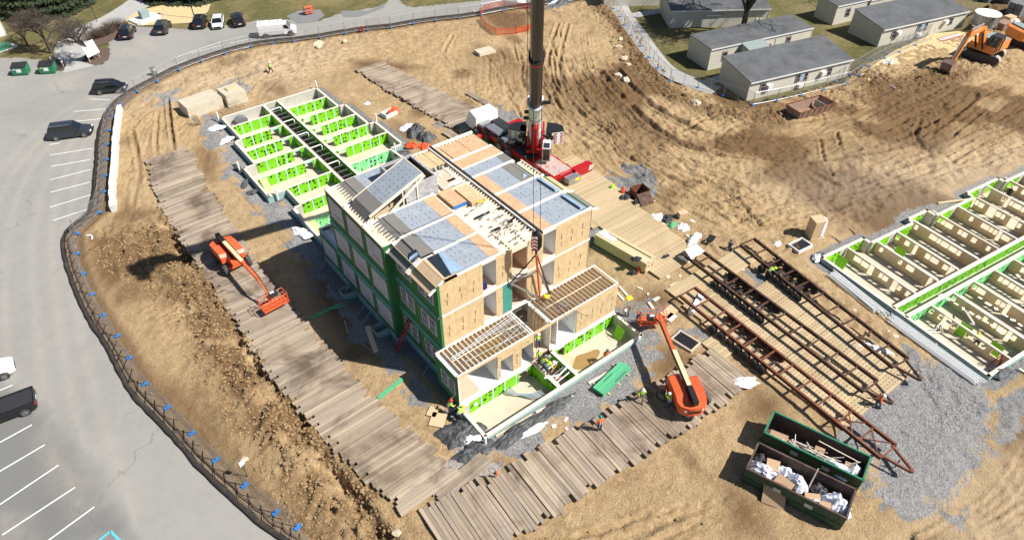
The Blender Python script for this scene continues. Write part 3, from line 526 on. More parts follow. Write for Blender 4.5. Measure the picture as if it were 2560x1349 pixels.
# loose clods and stones on the broken ground, one scattered mass
def scatter(name,mat,n,area,smin,smax,zoff,hz,seed,flatk=.7):
    r=np.random.RandomState(seed); pts=[]; 
    for poly,cnt in area:
        xs=[p[0] for p in poly]; ys=[p[1] for p in poly]; k=0; acc=[]
        while k<cnt:
            x=r.uniform(min(xs),max(xs),cnt*2); y=r.uniform(min(ys),max(ys),cnt*2); i=inpoly(x,y,poly); x=x[i]; y=y[i]; acc.append(np.stack([x,y],1)); k+=len(x)
            if len(x)==0: break
        pts.append(np.concatenate(acc)[:cnt])
    p=np.concatenate(pts).astype(np.float32); z=hz(p[:,0],p[:,1]); N=len(p)
    base=np.array([(0,0,1),(.95,0,.1),(.3,.9,0),(-.8,.55,.15),(-.8,-.6,-.05),(.25,-.9,.1)],np.float32)
    fs=np.array([(0,1,2),(0,2,3),(0,3,4),(0,4,5),(0,5,1)],np.int32)
    s=(smin+(smax-smin)*r.rand(N)**3)[:,None]; th=r.rand(N)*6.28; ct,st=np.cos(th),np.sin(th)
    b=base[None]*(1+r.uniform(-.3,.3,(N,6,3))); vx=(b[:,:,0]*ct[:,None]-b[:,:,1]*st[:,None])*s+p[:,0:1]; vy=(b[:,:,0]*st[:,None]+b[:,:,1]*ct[:,None])*s+p[:,1:2]; vz=b[:,:,2]*s*flatk+z[:,None]+zoff
    co=np.stack([vx,vy,vz],2).reshape(-1,3); f=(fs[None]+(np.arange(N)*6)[:,None,None]).reshape(-1,3)
    me=bpy.data.meshes.new(name); me.vertices.add(len(co)); me.vertices.foreach_set('co',co.astype(np.float32).ravel()); me.loops.add(f.size); me.loops.foreach_set('vertex_index',f.ravel().astype(np.int32))
    me.polygons.add(len(f)); me.polygons.foreach_set('loop_start',(np.arange(len(f))*3).astype(np.int32)); me.update(calc_edges=True); me.materials.append(M[mat]); o=part(name,me); return o
def band(pts,wd):
    L=[];R=[]
    for i,p in enumerate(pts):
        a=Vector(pts[min(i+1,len(pts)-1)])-Vector(pts[max(i-1,0)]); a.normalize(); L.append((p[0]-a.y*wd,p[1]+a.x*wd)); R.append((p[0]+a.y*wd,p[1]-a.x*wd))
    return L+R[::-1]
P('clod',(.3,.2,.1),rough=1,var=.35,scale=1.2,bmp=.3); P('pebble',(.31,.305,.3),rough=.95,var=.5,scale=9)
o=scatter('soil_clods','clod',0,[(band(BERM,3.4),8500),(band(BERM2,1.9),5000),(band(RIDGE,2.6),4200),(band(RIDGE2,3.2),3200)],.03,.17,.0,dirt_h,3); tag(o,'broken clods of brown soil heaped along the excavated banks','soil',kind='stuff')
o=scatter('soil_clods','clod',0,[(W([(300,300),(900,120),(1350,40),(1500,30),(2300,300),(2560,300),(2560,520),(1900,560),(1500,420),(1100,300),(700,200),(400,330)]),5000),(W([(1500,620),(1650,650),(1700,740),(1640,830),(1560,740)]),260),(W([(1250,1349),(1900,1030),(2100,1349)]),700),(W([(230,640),(400,700),(800,1349),(700,1250),(250,720)]),900)],.02,.12,-.01,dirt_h,4); tag(o,'scattered small dry clods and stones lying on the open dirt','soil',kind='stuff')
o=scatter('gravel_stones','pebble',0,[(R_GRAVEL[0],17000),(R_GRAVEL[2],2600),(R_GRAVEL[3],4500),(R_GRAVEL[1],5000),(R_GRAVEL[4],700),(R_GRAVEL[6],700)],.03,.085,-.005,dirt_h,6,.8); tag(o,'loose grey crushed stone spread over the ground','gravel',kind='stuff')
# ================================================================ LEFT FOUNDATION
ORD=['first','second','third','fourth','fifth','sixth','seventh','eighth','ninth','tenth','eleventh','twelfth']
def wallseg(mb,p,q,th,z0,z1):
    mb.beam((p[0],p[1],(z0+z1)/2),(q[0],q[1],(z0+z1)/2),th,z1-z0)
def marks(mb,p,q,z,n,l,h,off,horiz=False): pass
FD=-1.45
f1=thing('foundation','long concrete foundation pit with bright green lined compartments behind the modular building','foundation',(8.7,30,GZ))
mb=MB(); mb.prism([(x,y) for x,y in F1],FD-.2,FD); mb.build('floor_slab',M['slab'],f1,world=True)
RY=[61.3,58.0,54.5,51.2,47.9,44.6,40.8,37.1,33.8,30.6,27.4]
LX=[2,2,1.1,1.1,-.3,-.3,1.9,.9,.9,.9]; RX=[15.8,15.8,16.7,16.7,17.6,17.6,15.8,15.8,15.8,15.8]
o1=MB(); plate=MB(); n=len(F1)
for i in range(n):
    p,q=F1[i],F1[(i+1)%n]; 
    d=Vector((q[0]-p[0],q[1]-p[1])).normalized(); nn=Vector((-d.y,d.x))*.14  # inward for ccw
    a=Vector(p)+nn; b=Vector(q)+nn
    o1.beam((a.x-d.x*.0,a.y-d.y*.0,(FD-.05)/2),(b.x,b.y,(FD-.05)/2),.28,-FD-.05)
o1.build('outer_wall',M['concwall'],f1,world=True)
for i in range(n):
    p,q=F1[i],F1[(i+1)%n]
    if math.hypot(q[0]-p[0],q[1]-p[1])<.5: pass
    d=Vector((q[0]-p[0],q[1]-p[1])).normalized(); nn=Vector((-d.y,d.x))*.17; a=Vector(p)+nn; b=Vector(q)+nn
    m_=MB().beam((a.x,a.y,-.02),(b.x,b.y,-.02),.26,.06); m_.build('sill_plate',M['lumberpale'],f1,world=True)
    m_=MB().beam((p[0]+nn.x*-.12,p[1]+nn.y*-.12,-.75),(q[0]-nn.x*.12,q[1]-nn.y*.12,-.75),.03,1.1); m_.build('waterproof_coating',M['tealwall'],f1,world=True)
# corridor walls
for cx,sd in ((7.8,-1),(9.85,1)):
    for (ya,yb) in ((61.1,23.6),(3.6,.35)):
        mb=MB().box(cx-.12,yb,FD,cx+.12,ya,-.05); mb.build('corridor_wall',M['lumber'],f1,world=True)
        MB().box(cx-.16,yb,-.05,cx+.16,ya,.01).build('sill_plate',M['lumberpale'],f1,world=True)
        y=yb
        while y<ya-.6:
            for s in (-1,1): MB().box(cx+s*.125,y+.02,FD+.02,cx+s*.15,min(y+1.2,ya)-.02,-.07).build('green_panel',M['limeprint'],f1,world=True)
            y+=1.2
# cross walls with green sheathing facing south
def greenwall(xa,xb,y,door=None,pale=None,mat='limeprint',z0=FD,par=None):
    segs=[(xa,xb)]
    if door: segs=[(xa,door[0]),(door[1],xb)]
    for a,b in segs:
        if b-a>.05: MB().box(a,y-.06,z0,b,y+.06,-.05).build('party_wall',M['lumber'],par,world=True)
    if door: MB().box(door[0],y-.06,-.3,door[1],y+.06,-.05).build('party_wall',M['lumber'],par,world=True)
    MB().box(xa,y-.11,-.05,xb,y+.13,.0).build('sill_plate',M['lumberpale'],par,world=True)
    x=xa+.0; k=0
    while x<xb-.1:
        e=min(x+1.22,xb)
        if door and x<door[1] and e>door[0]:
            if x<door[0]-.05: MB().box(x+.01,y-.085,z0+.02,door[0],y-.062,-.07).build('green_panel',M[mat],par,world=True)
            if e>door[1]+.05: MB().box(door[1],y-.085,z0+.02,e-.01,y-.062,-.07).build('green_panel',M[mat],par,world=True)
            MB().box(max(x,door[0]),y-.085,-.3,min(e,door[1]),y-.062,-.07).build('green_panel',M['limetape'],par,world=True)
        else:
            MB().box(x+.01,y-.085,z0+.02,e-.01,y-.062,-.07).build('green_panel',M[mat],par,world=True)
        if x>xa+.2 and not(door and door[0]-.1<x<door[1]+.1): MB().box(x-.07,y-.093,z0+.02,x+.07,y-.087,-.07).build('seam_tape',M['limetape'],par,world=True)
        x=e
doorL=[None,(6.0,7.0),(6.0,7.0),(6.0,7.0),(6.0,7.0),None,None,None,None]
for i in range(1,len(RY)):
    y=RY[i]; xa=min(LX[i-1],LX[min(i,9)])+.3 if i<len(RY) else LX[-1]
    xa=max(LX[i-1],LX[min(i,9)])+.3 if i in(6,7) else LX[i-1]+.3
    greenwall(xa,7.66,y,door=doorL[i-1] if i-1<len(doorL) else None,mat='limemint' if i>=8 else 'limeprint',par=f1)
    xb=min(RX[i-1],RX[min(i,9)])-.3
    greenwall(10.0,xb,y,door=(10.5,11.5) if i in (2,3,4,5) else None,mat='limemint' if i>=6 else 'limeprint',par=f1)
for (x,y0,y1) in ((15.75,58.2,59.6),(15.75,55.2,56.3),): MB().box(x-.25,y0,-1.2,x-.2,y1,-.3).build('vent_panel',M['galv'],f1,world=True)
# leaning pale sheets
for (x,y) in ((.35,44.2),(1.3,33.4)): MB().sheet([(x,y+.35,-.1),(x+.8,y+.35,-.1),(x+1.0,y-.5,FD+.02),(x+.2,y-.5,FD+.02)],.02).build('leaning_sheet',M['limepale'],f1,world=True)
# water tank standing in the first compartment
t=thing('metal_hopper','grey galvanised metal box with rounded top in the rear left foundation compartment','tank',(4.2,60.1,FD))
pr_=[(-.75,0),(-.75,1.0)]+[(-.75*math.cos(a),1.0+.32*math.sin(a)) for a in np.linspace(.2,2.9,7)]+[(.75,1.0),(.75,0)]
MB().prof([(a,b) for a,b in pr_],-.5,.5).build('body',M['galv'],t); MB().box(-1.45,-.4,0,-.9,.3,.5).build('side_box',M['galv'],t)
# corridor pipes and rungs
pp=thing('pipe_run','dark pipes and white crossbars filling the central corridor of the rear foundation','pipework',(8.8,42,FD))
for x in (8.15,8.4,8.65,9.0,9.3,9.55): MB().tube((x,60.5,-.75+U(-.12,.12)),(x,24.5,-.75+U(-.12,.12)),.045,6).build('pipe',M['rust_brown'] if rnd()<.6 else M['black'],pp,world=True)
y=60
while y>25:
    MB().box(7.9,y-.04,-.32,9.75,y+.04,-.24).build('crossbar',M['steel'],pp,world=True); y-=1.15
for y in (59.3,55.2,51.0,47.2,42.6,38.2):
    MB().path([(7.9,y,-.12),(9.4,y,-.12),(9.4,y-.35,-.14),(9.4,y-.35,-.7)],.07,8).build('white_pipe',M['pvc'],pp,world=True)
MB().box(8,24,FD,9.6,61,FD+.02).build('bed',M['baresoil'],pp,world=True)
# vent pipes at corners
for i,(x,y,wh) in enumerate([(1.8,61.5,'rear left corner of the rear foundation'),(15.9,61.7,'rear right corner of the rear foundation'),(17.9,48.3,'middle right step of the rear foundation'),(.7,40.3,'lower left step of the rear foundation'),(-.6,48.2,'middle left step of the rear foundation'),(16.1,40.5,'lower right step of the rear foundation'),(-.2,-.35,'front left corner of the front pit')]):
    o=MB().tube((0,0,-.7),(0,0,.75),.11,10).build('drain_pipe',M['pvc']); o.location=(x,y,0); tag(o,'white upright drain pipe at the '+wh,'pipe',group='white drain pipes at the foundation corners')
# ================================================================ FRONT PIT details
mbp=[]
greenwall(1.0,7.66,3.62,door=(6.2,7.2),par=f1); greenwall(10.0,17.3,3.62,door=(10.5,11.3),par=f1)
for y0 in (.45,1.65): 
    MB().box(7.93,y0,FD+.02,7.95,y0+1.1,-.07).build('green_panel',M['limeprint'],f1,world=True)
o=MB().sheet([(16.7,2.5,-.25),(16.7,1.6,-.25),(16.35,1.6,FD+.02),(16.35,2.5,FD+.02)],.03).build('green_sheet',M['lime']); tag(o,'single bright green sheet leaning inside the right end of the front pit','sheet')
wp=[]
MB().prism([(12.5+1.35*math.cos(a)*(1+.25*math.sin(2*a+1)),1.95+.75*math.sin(a)*(1+.2*math.cos(3*a))) for a in np.linspace(0,6.1,20)],FD,FD+.006).build('damp_stain',M['precast'],f1,world=True)
M['damp']=paint('damp',(.32,.2,.08),rough=.3); bpy.data.objects['damp_stain'].data.materials[0]=M['damp']
ps=thing('conduit_bundle','blue grey conduits and brown pipes bent across the front pit floor','pipework',(6.5,2,FD))
for k in range(5): MB().path([(4.6+.12*k,3.3,FD+.5),(4.7+.12*k,2.9-.1*k,FD+.35),(6.1,1.8-.14*k,FD+.3),(7.6,1.5-.16*k,FD+.3)],.035,6).build('conduit',M['galv'] if k%2 else M['bluefilm'],ps,world=True)
for k in range(4): MB().beam((8.0,3.1-.75*k,-.2),(9.8,3.3-.75*k,-.2),.08,.08).build('brace',M['white'] if k%2 else M['steel'],ps,world=True)
MB().path([(8.1,1.1,0),(9.6,1.45,0),(9.6,1.45,-.5)],.08,8).build('white_pipe',M['pvc'],ps,world=True); MB().path([(7.4,1.7,.05),(8.6,1.2,.05)],.07,8).build('white_pipe',M['pvc'],ps,world=True)
MB().tube((8.3,1.9,-.1),(9.3,2.3,-.1),.05,6).build('pipe',M['copper'],ps,world=True); MB().tube((7.6,1.2,-.1),(8.7,1.0,-.1),.05,6).build('pipe',M['copper'],ps,world=True)
# ================================================================ MODULAR BUILDING
Z1,Z2,Z3=3.52,7.0,10.25
FLZ=[(.0,3.42),(3.5,6.92),(7.0,10.25)]
NAMES=['ground-floor','middle-floor','top-floor']
ROWS=[(6.93,10.15),(10.15,13.35),(13.35,16.7),(16.7,20.05),(20.05,23.4)]
def stamp(mb,x,y,z,h,face='y'):
    a=z
    while a<z+h:
        l=U(.08,.22)
        if face=='y': mb.box(x-.045,y-.006,a,x+.045,y,a+l)
        else: mb.box(y-.006,x-.03,a,y,x+.03,a+l)
        a+=l+U(.03,.08)
def osbface(par,xa,xb,y,z0,z1,stamps=True,mat='osb'):
    x=xa; k=0
    while x<xb-.05:
        e=min(x+1.22,xb)
        pn=MB().box(x+.006,y-.03,z0,e-.006,y,z1).build('wall_panel',M[mat],par,world=True)
        if stamps and e-x>.8:
            sm=MB(); zz=z0+(z1-z0)*.25; stamp(sm,(x+e)/2+U(-.1,.1),y-.031,zz,.45); stamp(sm,(x+e)/2+U(-.08,.08),y-.031,zz+.75,.45)
            o=sm.build('printed_mark',M['stampink'],par,world=True); o.parent=pn
        x=e
P('stampink',(.13,.07,.03),rough=.8)
def window(par,y0,y1,z0,z1,x,nc=2,nr=3):
    "white vinyl window with grilles on an x-facing wall, looking towards -x"
    fr=MB(); t=.09
    fr.box(x-.07,y0,z0,x,y0+t,z1); fr.box(x-.07,y1-t,z0,x,y1,z1); fr.box(x-.07,y0+t,z0,x,y1-t,z0+t); fr.box(x-.07,y0+t,z1-t,x,y1-t,z1); zm=(z0+z1)/2; fr.box(x-.07,y0+t,zm-.04,x,y1-t,zm+.04)
    f=fr.build('window',M['wframe'],par,world=True)
    g=MB().box(x-.035,y0+t,z0+t,x-.02,y1-t,z1-t); o=g.build('pane',M['glassdark']); o.parent=f
    M_=par.matrix_basis.inverted()
    for v in o.data.vertices: v.co=M_@v.co
    gm=MB()
    for i in range(1,3): yy=y0+t+(y1-y0-2*t)*i/3; gm.box(x-.045,yy-.018,z0+t,x-.036,yy+.018,z1-t)
    for i in (1,2,4,5): zz=z0+t+(z1-z0-2*t)*i/6; gm.box(x-.048,y0+t,zz-.018,x-.0455,y1-t,zz+.018)
    o=gm.build('muntin',M['wframe']); o.parent=f
    for v in o.data.vertices: v.co=M_@v.co
    st=MB()
    for i in range(3): st.box(x-.06,y0+t+.1+i*.2,z0+t+.1,x-.05,y0+t+.22+i*.2,z0+t+.35)
    o=st.build('sticker',M['bluefilm']); o.parent=f
    for v in o.data.vertices: v.co=M_@v.co
P('scribble',(.16,.16,.2),rough=.8); P('scribblered',(.42,.12,.16),rough=.8)
def left_module(r,fl):
    y0,y1=ROWS[r]; z0,z1=FLZ[fl]; x0=1.0 if r<2 else .2
    where=['nearest the front','second from the front','third from the front','fourth from the front','rearmost'][r]
    look='two grid windows' if r<2 else 'a white covered opening'
    par=thing('building_module',f'{NAMES[fl]} green box with {look}, {where} on the left face','building module',((x0+7.2)/2,(y0+y1)/2,z0),0,'stacked factory built boxes of the modular building')
    # shell
    MB().box(x0+.06,y0+.02,z0,7.15,y1-.02,z0+.25).build('floor',M['subfloor'],par,world=True)
    MB().box(x0+.02,y1-.12,z0+.25,7.15,y1-.02,z1).build('side_wall',M['gyp'],par,world=True)
    if r>0: MB().box(x0+.02,y0+.02,z0+.25,7.15,y0+.12,z1).build('side_wall',M['gyp'],par,world=True)
    MB().box(7.05,y0+.13,z0+.25,7.15,y1-.13,z1).build('corridor_side',M['gyp'],par,world=True)
    if fl<2: MB().box(x0+.06,y0+.13,z1-.25,7.04,y1-.13,z1).build('ceiling',M['gyp'],par,world=True)
    # facade sheathing boards
    yy=y0+.02
    while yy<y1-.05:
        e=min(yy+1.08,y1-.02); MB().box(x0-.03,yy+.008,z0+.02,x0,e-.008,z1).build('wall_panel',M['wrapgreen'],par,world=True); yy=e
    MB().box(x0-.045,y1-.12,z0,x0-.031,y1-.04,z1).build('edge_strip',M['timber'],par,world=True)
    if r<2:
        w0=y0+.55
        window(par,w0,w0+1.02,z0+.95,z0+2.65,x0-.031); window(par,w0+1.12,w0+2.14,z0+.95,z0+2.65,x0-.031)
    else:
        f=MB().box(x0-.05,y0+.38,z0+.62,x0-.031,y1-.42,z0+2.75).build('wrapped_opening',M['wrapwhite'],par,world=True)
        s=MB()
        for k in range(9):
            a=Vector((0,U(y0+.7,y1-.8),U(z0+.8,z0+2.55))); s.beam((x0-.052,a.y,a.z),(x0-.052,a.y+U(-.5,.5),a.z+U(-.25,.25)),.008,.03,up=(0,0,1))
        o=s.build('scribble',M['scribble']); o.parent=f
        for v in o.data.vertices: v.co=par.matrix_basis.inverted()@v.co
        s=MB(); yb=y0+U(.6,.9)
        for k in range(6 if (r+fl)%2==0 else 3):
            y_=yb+.25*k; s.beam((x0-.053,y_,z0+1.0),(x0-.053,y_+U(-.12,.12),z0+1.35),.008,.035,up=(0,1,0)); s.beam((x0-.053,y_,z0+U(1,1.3)),(x0-.053,y_+.16,z0+U(1,1.3)),.008,.035)
        o=s.build('scribble',M['scribblered']); o.parent=f
        for v in o.data.vertices: v.co=par.matrix_basis.inverted()@v.co
    # joint line above: plate and loose membrane
    MB().box(x0-.07,y0,z1-.06,x0-.0305,y1,z1+.06).build('joint_plate',M['timber'] if 0 else M['ply'],par,world=True)
    if fl<2:
        vs=[];n=9
        for i in range(n):
            t_=i/(n-1); vs+=[(x0-.075,y0+(y1-y0)*t_,z1+.10),(x0-.16-.08*rnd(),y0+(y1-y0)*t_,z1-.12-.22*rnd())]
        MB().add(vs,[(2*i,2*i+1,2*i+3,2*i+2) for i in range(n-1)]).build('membrane_flap',M['teal'],par,world=True)
    if r==2:  # step return wall facing the viewer
        MB().box(.2,13.30,z0,1.0,13.33,z1).build('return_panel',M['wrapbright'] if 0 else M['wrapgreen'],par,world=True)
    return par
def front_face(par,segs,z0,z1,y=6.93,zt=None):
    """segs: list of (x0,x1,'osb'|'open'|'teal')"""
    for a,b,k in segs:
        if k=='osb': osbface(par,a,b,y,z0+.12,z1-.02)
        elif k=='teal': MB().box(a,y-.04,z0+.15,b,y-.031+.03,z1-.02).build('membrane_sheet',M['teal'],par,world=True)
        elif k=='open': MB().box(a-.02,y-.02,z1-.18,b+.02,y+.05,z1).build('header',M['lumberpale'],par,world=True); MB().box(a,y-.04,z0,b,y+.03,z0+.4).build('floor_edge',M['plate'],par,world=True)
    MB().box(segs[0][0],y-.09,z0-.06,segs[-1][1],y-.031,z0+.1).build('joint_plate',M['plate'],par,world=True)
mods={}
for fl in range(3):
    for r in range(5): mods[(r,fl)]=left_module(r,fl)
for fl in (1,2):
    z0,z1=FLZ[fl]; p=mods[(0,fl)]
    front_face(p,[(1.22,5.15,'osb'),(5.15,6.45,'open'),(6.45,8.05,'osb')] if fl==2 else [(1.22,5.15,'osb'),(5.15,6.42,'open'),(6.42,7.1,'osb'),(7.1,8.05,'teal')],z0,z1)
    MB().box(1.0,6.90,z0+.1,1.21,6.925,z1).build('corner_strip',M['wrapgreen'],p,world=True)
    MB().box(5.1,6.95,z0+.4,5.15,7.9,z1-.2).build('inner_wall',M['gyp'],p,world=True); MB().box(5.15,8.5,z0+.26,6.45,8.55,z1-.26).build('inner_wall',M['gyp'],p,world=True); MB().box(6.46,6.95,z0+.26,6.52,8.5,z1-.26).build('inner_wall',M['gyp'],p,world=True)
# right hand boxes
def right_module(r,fl):
    y0,y1=ROWS[r]; z0,z1=FLZ[fl]; x1=16.6 if r<2 else 15.9
    where=['nearest the front','second from the front','third from the front','fourth from the front','rearmost'][r]
    par=thing('building_module',f'{NAMES[fl]} sheathed box, {where}, right half of the building','building module',((11.1+x1)/2,(y0+y1)/2,z0),0,'stacked factory built boxes of the modular building')
    MB().box(9.6,y0+.02,z0,x1-.05,y1-.02,z0+.25).build('floor',M['subfloor'],par,world=True)
    MB().box(11.1,y1-.12,z0+.25,x1-.05,y1-.02,z1).build('side_wall',M['gyp'],par,world=True)
    if r>0: MB().box(11.1,y0+.02,z0+.25,x1-.05,y0+.12,z1).build('side_wall',M['gyp'],par,world=True)
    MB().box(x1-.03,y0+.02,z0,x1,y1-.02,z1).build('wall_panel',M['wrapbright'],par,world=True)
    MB().box(11.1,y0+.13,z0+.25,11.2,y1-.13,z1).build('corridor_side',M['gyp'],par,world=True)
    if fl<2: MB().box(11.2,y0+.13,z1-.25,x1-.1,y1-.13,z1).build('ceiling',M['gyp'],par,world=True)
    if r==0 and fl>0:
        front_face(par,[(9.62,11.3,'osb'),(11.3,12.6,'open'),(12.6,16.62,'osb')],z0,z1)
        MB().box(11.25,6.95,z0+.3,11.31,9,z1-.2).build('inner_wall',M['gyp'],par,world=True); MB().box(12.6,6.95,z0+.26,12.66,9,z1-.26).build('inner_wall',M['gyp'],par,world=True); MB().box(12.0,9,z0+.26,12.6,9.05,z1-.26).build('inner_wall',M['gyp'],par,world=True)
        MB().box(16.55,6.9,z0,16.63,6.93,z1).build('corner_strip',M['plate'],par,world=True)
    mods[(r+10,fl)]=par
for fl in range(3):
    for r in range(5): right_module(r,fl)
# corridor deck between the halves
cr=thing('corridor_frame','timber framed central corridor bay between the two halves of the building','corridor',(8.8,8,3.5))
for z in (3.5,7.0):
    MB().box(7.2,6.95,z+.02,9.58,12,z+.25).build('floor',M['subfloor'],cr,world=True)
    for x in (8.1,8.5,8.9,9.3): MB().box(x,9.8,z+.25,x+.05,9.94,z+3.1).build('stud',M['lumber'],cr,world=True)
    MB().box(8.0,6.86,z-.02,9.7,6.93,z+.42).build('floor_edge',M['plate'],cr,world=True)
    MB().box(8.05,6.94,z+.25,8.1,9.8,z+3.2).build('side_wall',M['ply'],cr,world=True); MB().box(9.58,6.94,z+.25,9.63,9.8,z+3.2).build('side_wall',M['subfloor'],cr,world=True)
    MB().box(8.1,11.9,z+.25,9.6,12,z+3.3).build('rear_wall',M['darkmetal'],cr,world=True)
o=MB().box(-.2,-.15,0,.2,.15,.55).build('water_cooler',M['navy']); o.location=(5.4,7.1,7.42); tag(o,'small dark blue jug standing on the top floor doorway edge','jug')
# low rear-left box (single storey)
lo=thing('building_module','low single-storey green box with open joisted top behind the left face','building module',(4,25.5,0),0,'stacked factory built boxes of the modular building')
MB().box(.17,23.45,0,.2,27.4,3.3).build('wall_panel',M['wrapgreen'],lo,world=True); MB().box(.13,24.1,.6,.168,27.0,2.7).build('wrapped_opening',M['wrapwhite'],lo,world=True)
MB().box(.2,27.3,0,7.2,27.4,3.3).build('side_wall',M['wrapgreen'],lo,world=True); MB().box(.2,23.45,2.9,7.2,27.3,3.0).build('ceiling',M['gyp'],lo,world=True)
MB().box(.15,23.45,3.3,.35,27.45,3.4).build('top_plate',M['bluefilm'],lo,world=True); MB().box(.35,27.25,3.3,7.2,27.45,3.4).build('top_plate',M['lumberpale'],lo,world=True)
for k in range(8): MB().box(.4+k*.85,23.5,3.02,.45+k*.85,27.25,3.28).build('joist',M['lumber'],lo,world=True)
MB().box(7.2,23.45,0,15.9,27.4,3.0).build('rear_block',M['ply'],lo,world=True)
# ------------------------------------------------ roofs of the top boxes
ZR=Z3
def ply_sheet(par,x0,x1,y0,y1,z,mat,name='roof_sheet',t=.03,zz=None):
    z2=z if zz is None else zz
    return MB().sheet([(x0,y0,z),(x1,y0,z2),(x1,y1,z2),(x0,y1,z)],t).build(name,M[mat],par,world=True)
def underl(par,x0,x1,y0,y1,z):
    s=ply_sheet(par,x0,x1,y0,y1,z,'underlay','underlayment',.012)
    mk=MB()
    x=x0+.4
    while x<x1-.3:
        y=y0+.3+U(0,.25)
        while y<y1-.35:
            if rnd()<.78: mk.box(x-.022,y,z+.013,x+.022,y+U(.16,.3),z+.017)
            y+=U(.55,.75)
        x+=.42+U(-.05,.08)
    o=mk.build('printed_mark',M['roofink'],par,world=True); o.parent=s; o['kind']='stuff'
    return s
P('roofink',(.07,.09,.13),rough=.8)
for r in range(5):
    y0,y1=ROWS[r]; p=mods[(r,2)]; q=mods[(r+10,2)]; x0=1.0 if r<2 else .2
    # left half
    for yy,nm in ((y0,'a'),(y1-.16,'b')):
        MB().box(x0+(1.9 if r<2 else 1.6),yy,ZR,7.15,yy+.16,ZR+.14).build('roof_plate',M['plate'],p,world=True)
    MB().box(7.0,y0+.17,ZR,7.16,y1-.17,ZR+.12).build('roof_plate',M['lumberpale'],p,world=True)
    tx=3.0
    if r>=2:
        # exposed deck edge with open joist bays then taupe membrane
        MB().box(.17,y0,ZR-.2,.33,y1,ZR).build('rim_board',M['lumberpale'],p,world=True); MB().box(.33,y0+.05,ZR-.34,1.5,y1-.05,ZR-.3).build('deck_board',M['lumberpale'],p,world=True)
        k=y0+.3
        while k<y1-.2: MB().prof([(.33,ZR-.3),(.33,ZR-.05),(1.5,ZR+.1),(1.5,ZR-.3)],k,k+.05).build('rafter_tail',M['lumberpale'],p,world=True); k+=.42
        if r!=3:
            MB().sheet([(1.15,y0+.18,ZR-.12),(1.95,y0+.18,ZR+.2),(1.95,y1-.18,ZR+.2),(1.15,y1-.18,ZR-.12)],.02).build('edge_membrane',M['taupe'],p,world=True)
            ply_sheet(p,2.02,3.0,y0+.18,y1-.18,ZR+.2,'taupe','edge_membrane'); MB().box(1.95,y0+.18,ZR+.12,2.02,y1-.18,ZR+.18).build('ridge_gap',M['black'],p,world=True)
            if r==2: underl(p,3.0,5.9,y0+.18,y1-.18,ZR+.2); ply_sheet(p,5.9,7.0,y0+.18,y1-.18,ZR+.2,'osbred','roof_sheet')
            else: underl(p,3.0,6.95,y0+.18,y1-.18,ZR+.2)
    else:
        # folded mansard edge: sheathing slopes down over the facade
        MB().sheet([(.45,y0+.2,ZR-.62),(1.75,y0+.2,ZR+.12),(1.75,y1-.2,ZR+.12),(.45,y1-.2,ZR-.62)],.03).build('sloping_sheet',M['ply'] if r==0 else M['taupe'],p,world=True)
        for yy in (y0+.02,y1-.2): MB().sheet([(.4,yy,ZR-.66),(1.75,yy,ZR+.1),(1.75,yy+.17,ZR+.1),(.4,yy+.17,ZR-.66)],.14).build('raking_board',M['plate'],p,world=True)
        if r==0:
            ply_sheet(p,1.78,3.0,y0+.18,y1-.18,ZR+.12,'ply')
            MB().sheet([(2.0,y0+.3,ZR+.17),(3.2,y0+.25,ZR+.2),(3.0,y1-.3,ZR+.2),(2.1,y1-.25,ZR+.17)],.02).build('loose_film',M['darkfilm'],p,world=True)
            MB().sheet([(2.5,y0+.2,ZR+.23),(3.6,y0+.25,ZR+.26),(3.35,y1-.35,ZR+.28),(3.1,y1-.3,ZR+.24)],.02).build('loose_film',M['bluefilm'],p,world=True)
            underl(p,3.0,6.0,y0+.18,y1-.18,ZR+.16)
        else:
            ply_sheet(p,1.78,3.0,y0+.18,y1-.18,ZR+.12,'taupe','edge_membrane'); MB().box(1.72,y0+.2,ZR+.14,1.86,y1-.2,ZR+.17).build('ridge_gap',M['black'],p,world=True)
            MB().sheet([(.9,y0+.3,ZR-.2),(1.9,y0+.5,ZR+.22),(2.0,y0+1.1,ZR+.24),(1.5,y0+1.2,ZR+.1)],.05).build('folded_film',M['darkfilm'],p,world=True); MB().sheet([(1.0,y0+.55,ZR-.1),(1.8,y0+.45,ZR+.26),(1.85,y0+.75,ZR+.28),(1.2,y0+.8,ZR+.05)],.02).build('folded_film',M['bluefilm'],p,world=True)
            underl(p,3.0,6.0,y0+.18,y1-.18,ZR+.16)
        ply_sheet(p,6.0,7.0,y0+.18,y1-.18,ZR+.16,'osbred')
    # right half
    xe=16.6 if r<2 else 15.9
    for yy in (y0,y1-.16): MB().box(11.25,yy,ZR,xe,yy+.16,ZR+.16).build('roof_plate',M['plate'],q,world=True)
    MB().box(11.0,y0,ZR-.1,11.2,y1,ZR+.24).build('ridge_channel',M['darkmetal'],q,world=True); MB().box(10.86,y0,ZR,10.99,y1,ZR+.16).build('roof_plate',M['plate'],q,world=True)
    if r==4:
        pass
    elif r==3:
        ply_sheet(q,11.25,xe,y0+1.75,y1-.18,ZR+.14,'osbred'); underl(q,11.3,15.0,y0+.18,y0+1.5,ZR+.14); ply_sheet(q,15.0,xe,y0+.18,y0+1.5,ZR+.14,'taupe','edge_membrane'); MB().box(11.25,y0+1.52,ZR,xe,y0+1.73,ZR+.2).build('roof_plate',M['lumberpale'],q,world=True)
    else:
        ply_sheet(q,11.25,12.35,y0+.18,y1-.18,ZR+.14,'osbred'); ux=[15.6,15.6,14.3][r]
        underl(q,12.35,ux,y0+.18,y1-.18,ZR+.14)
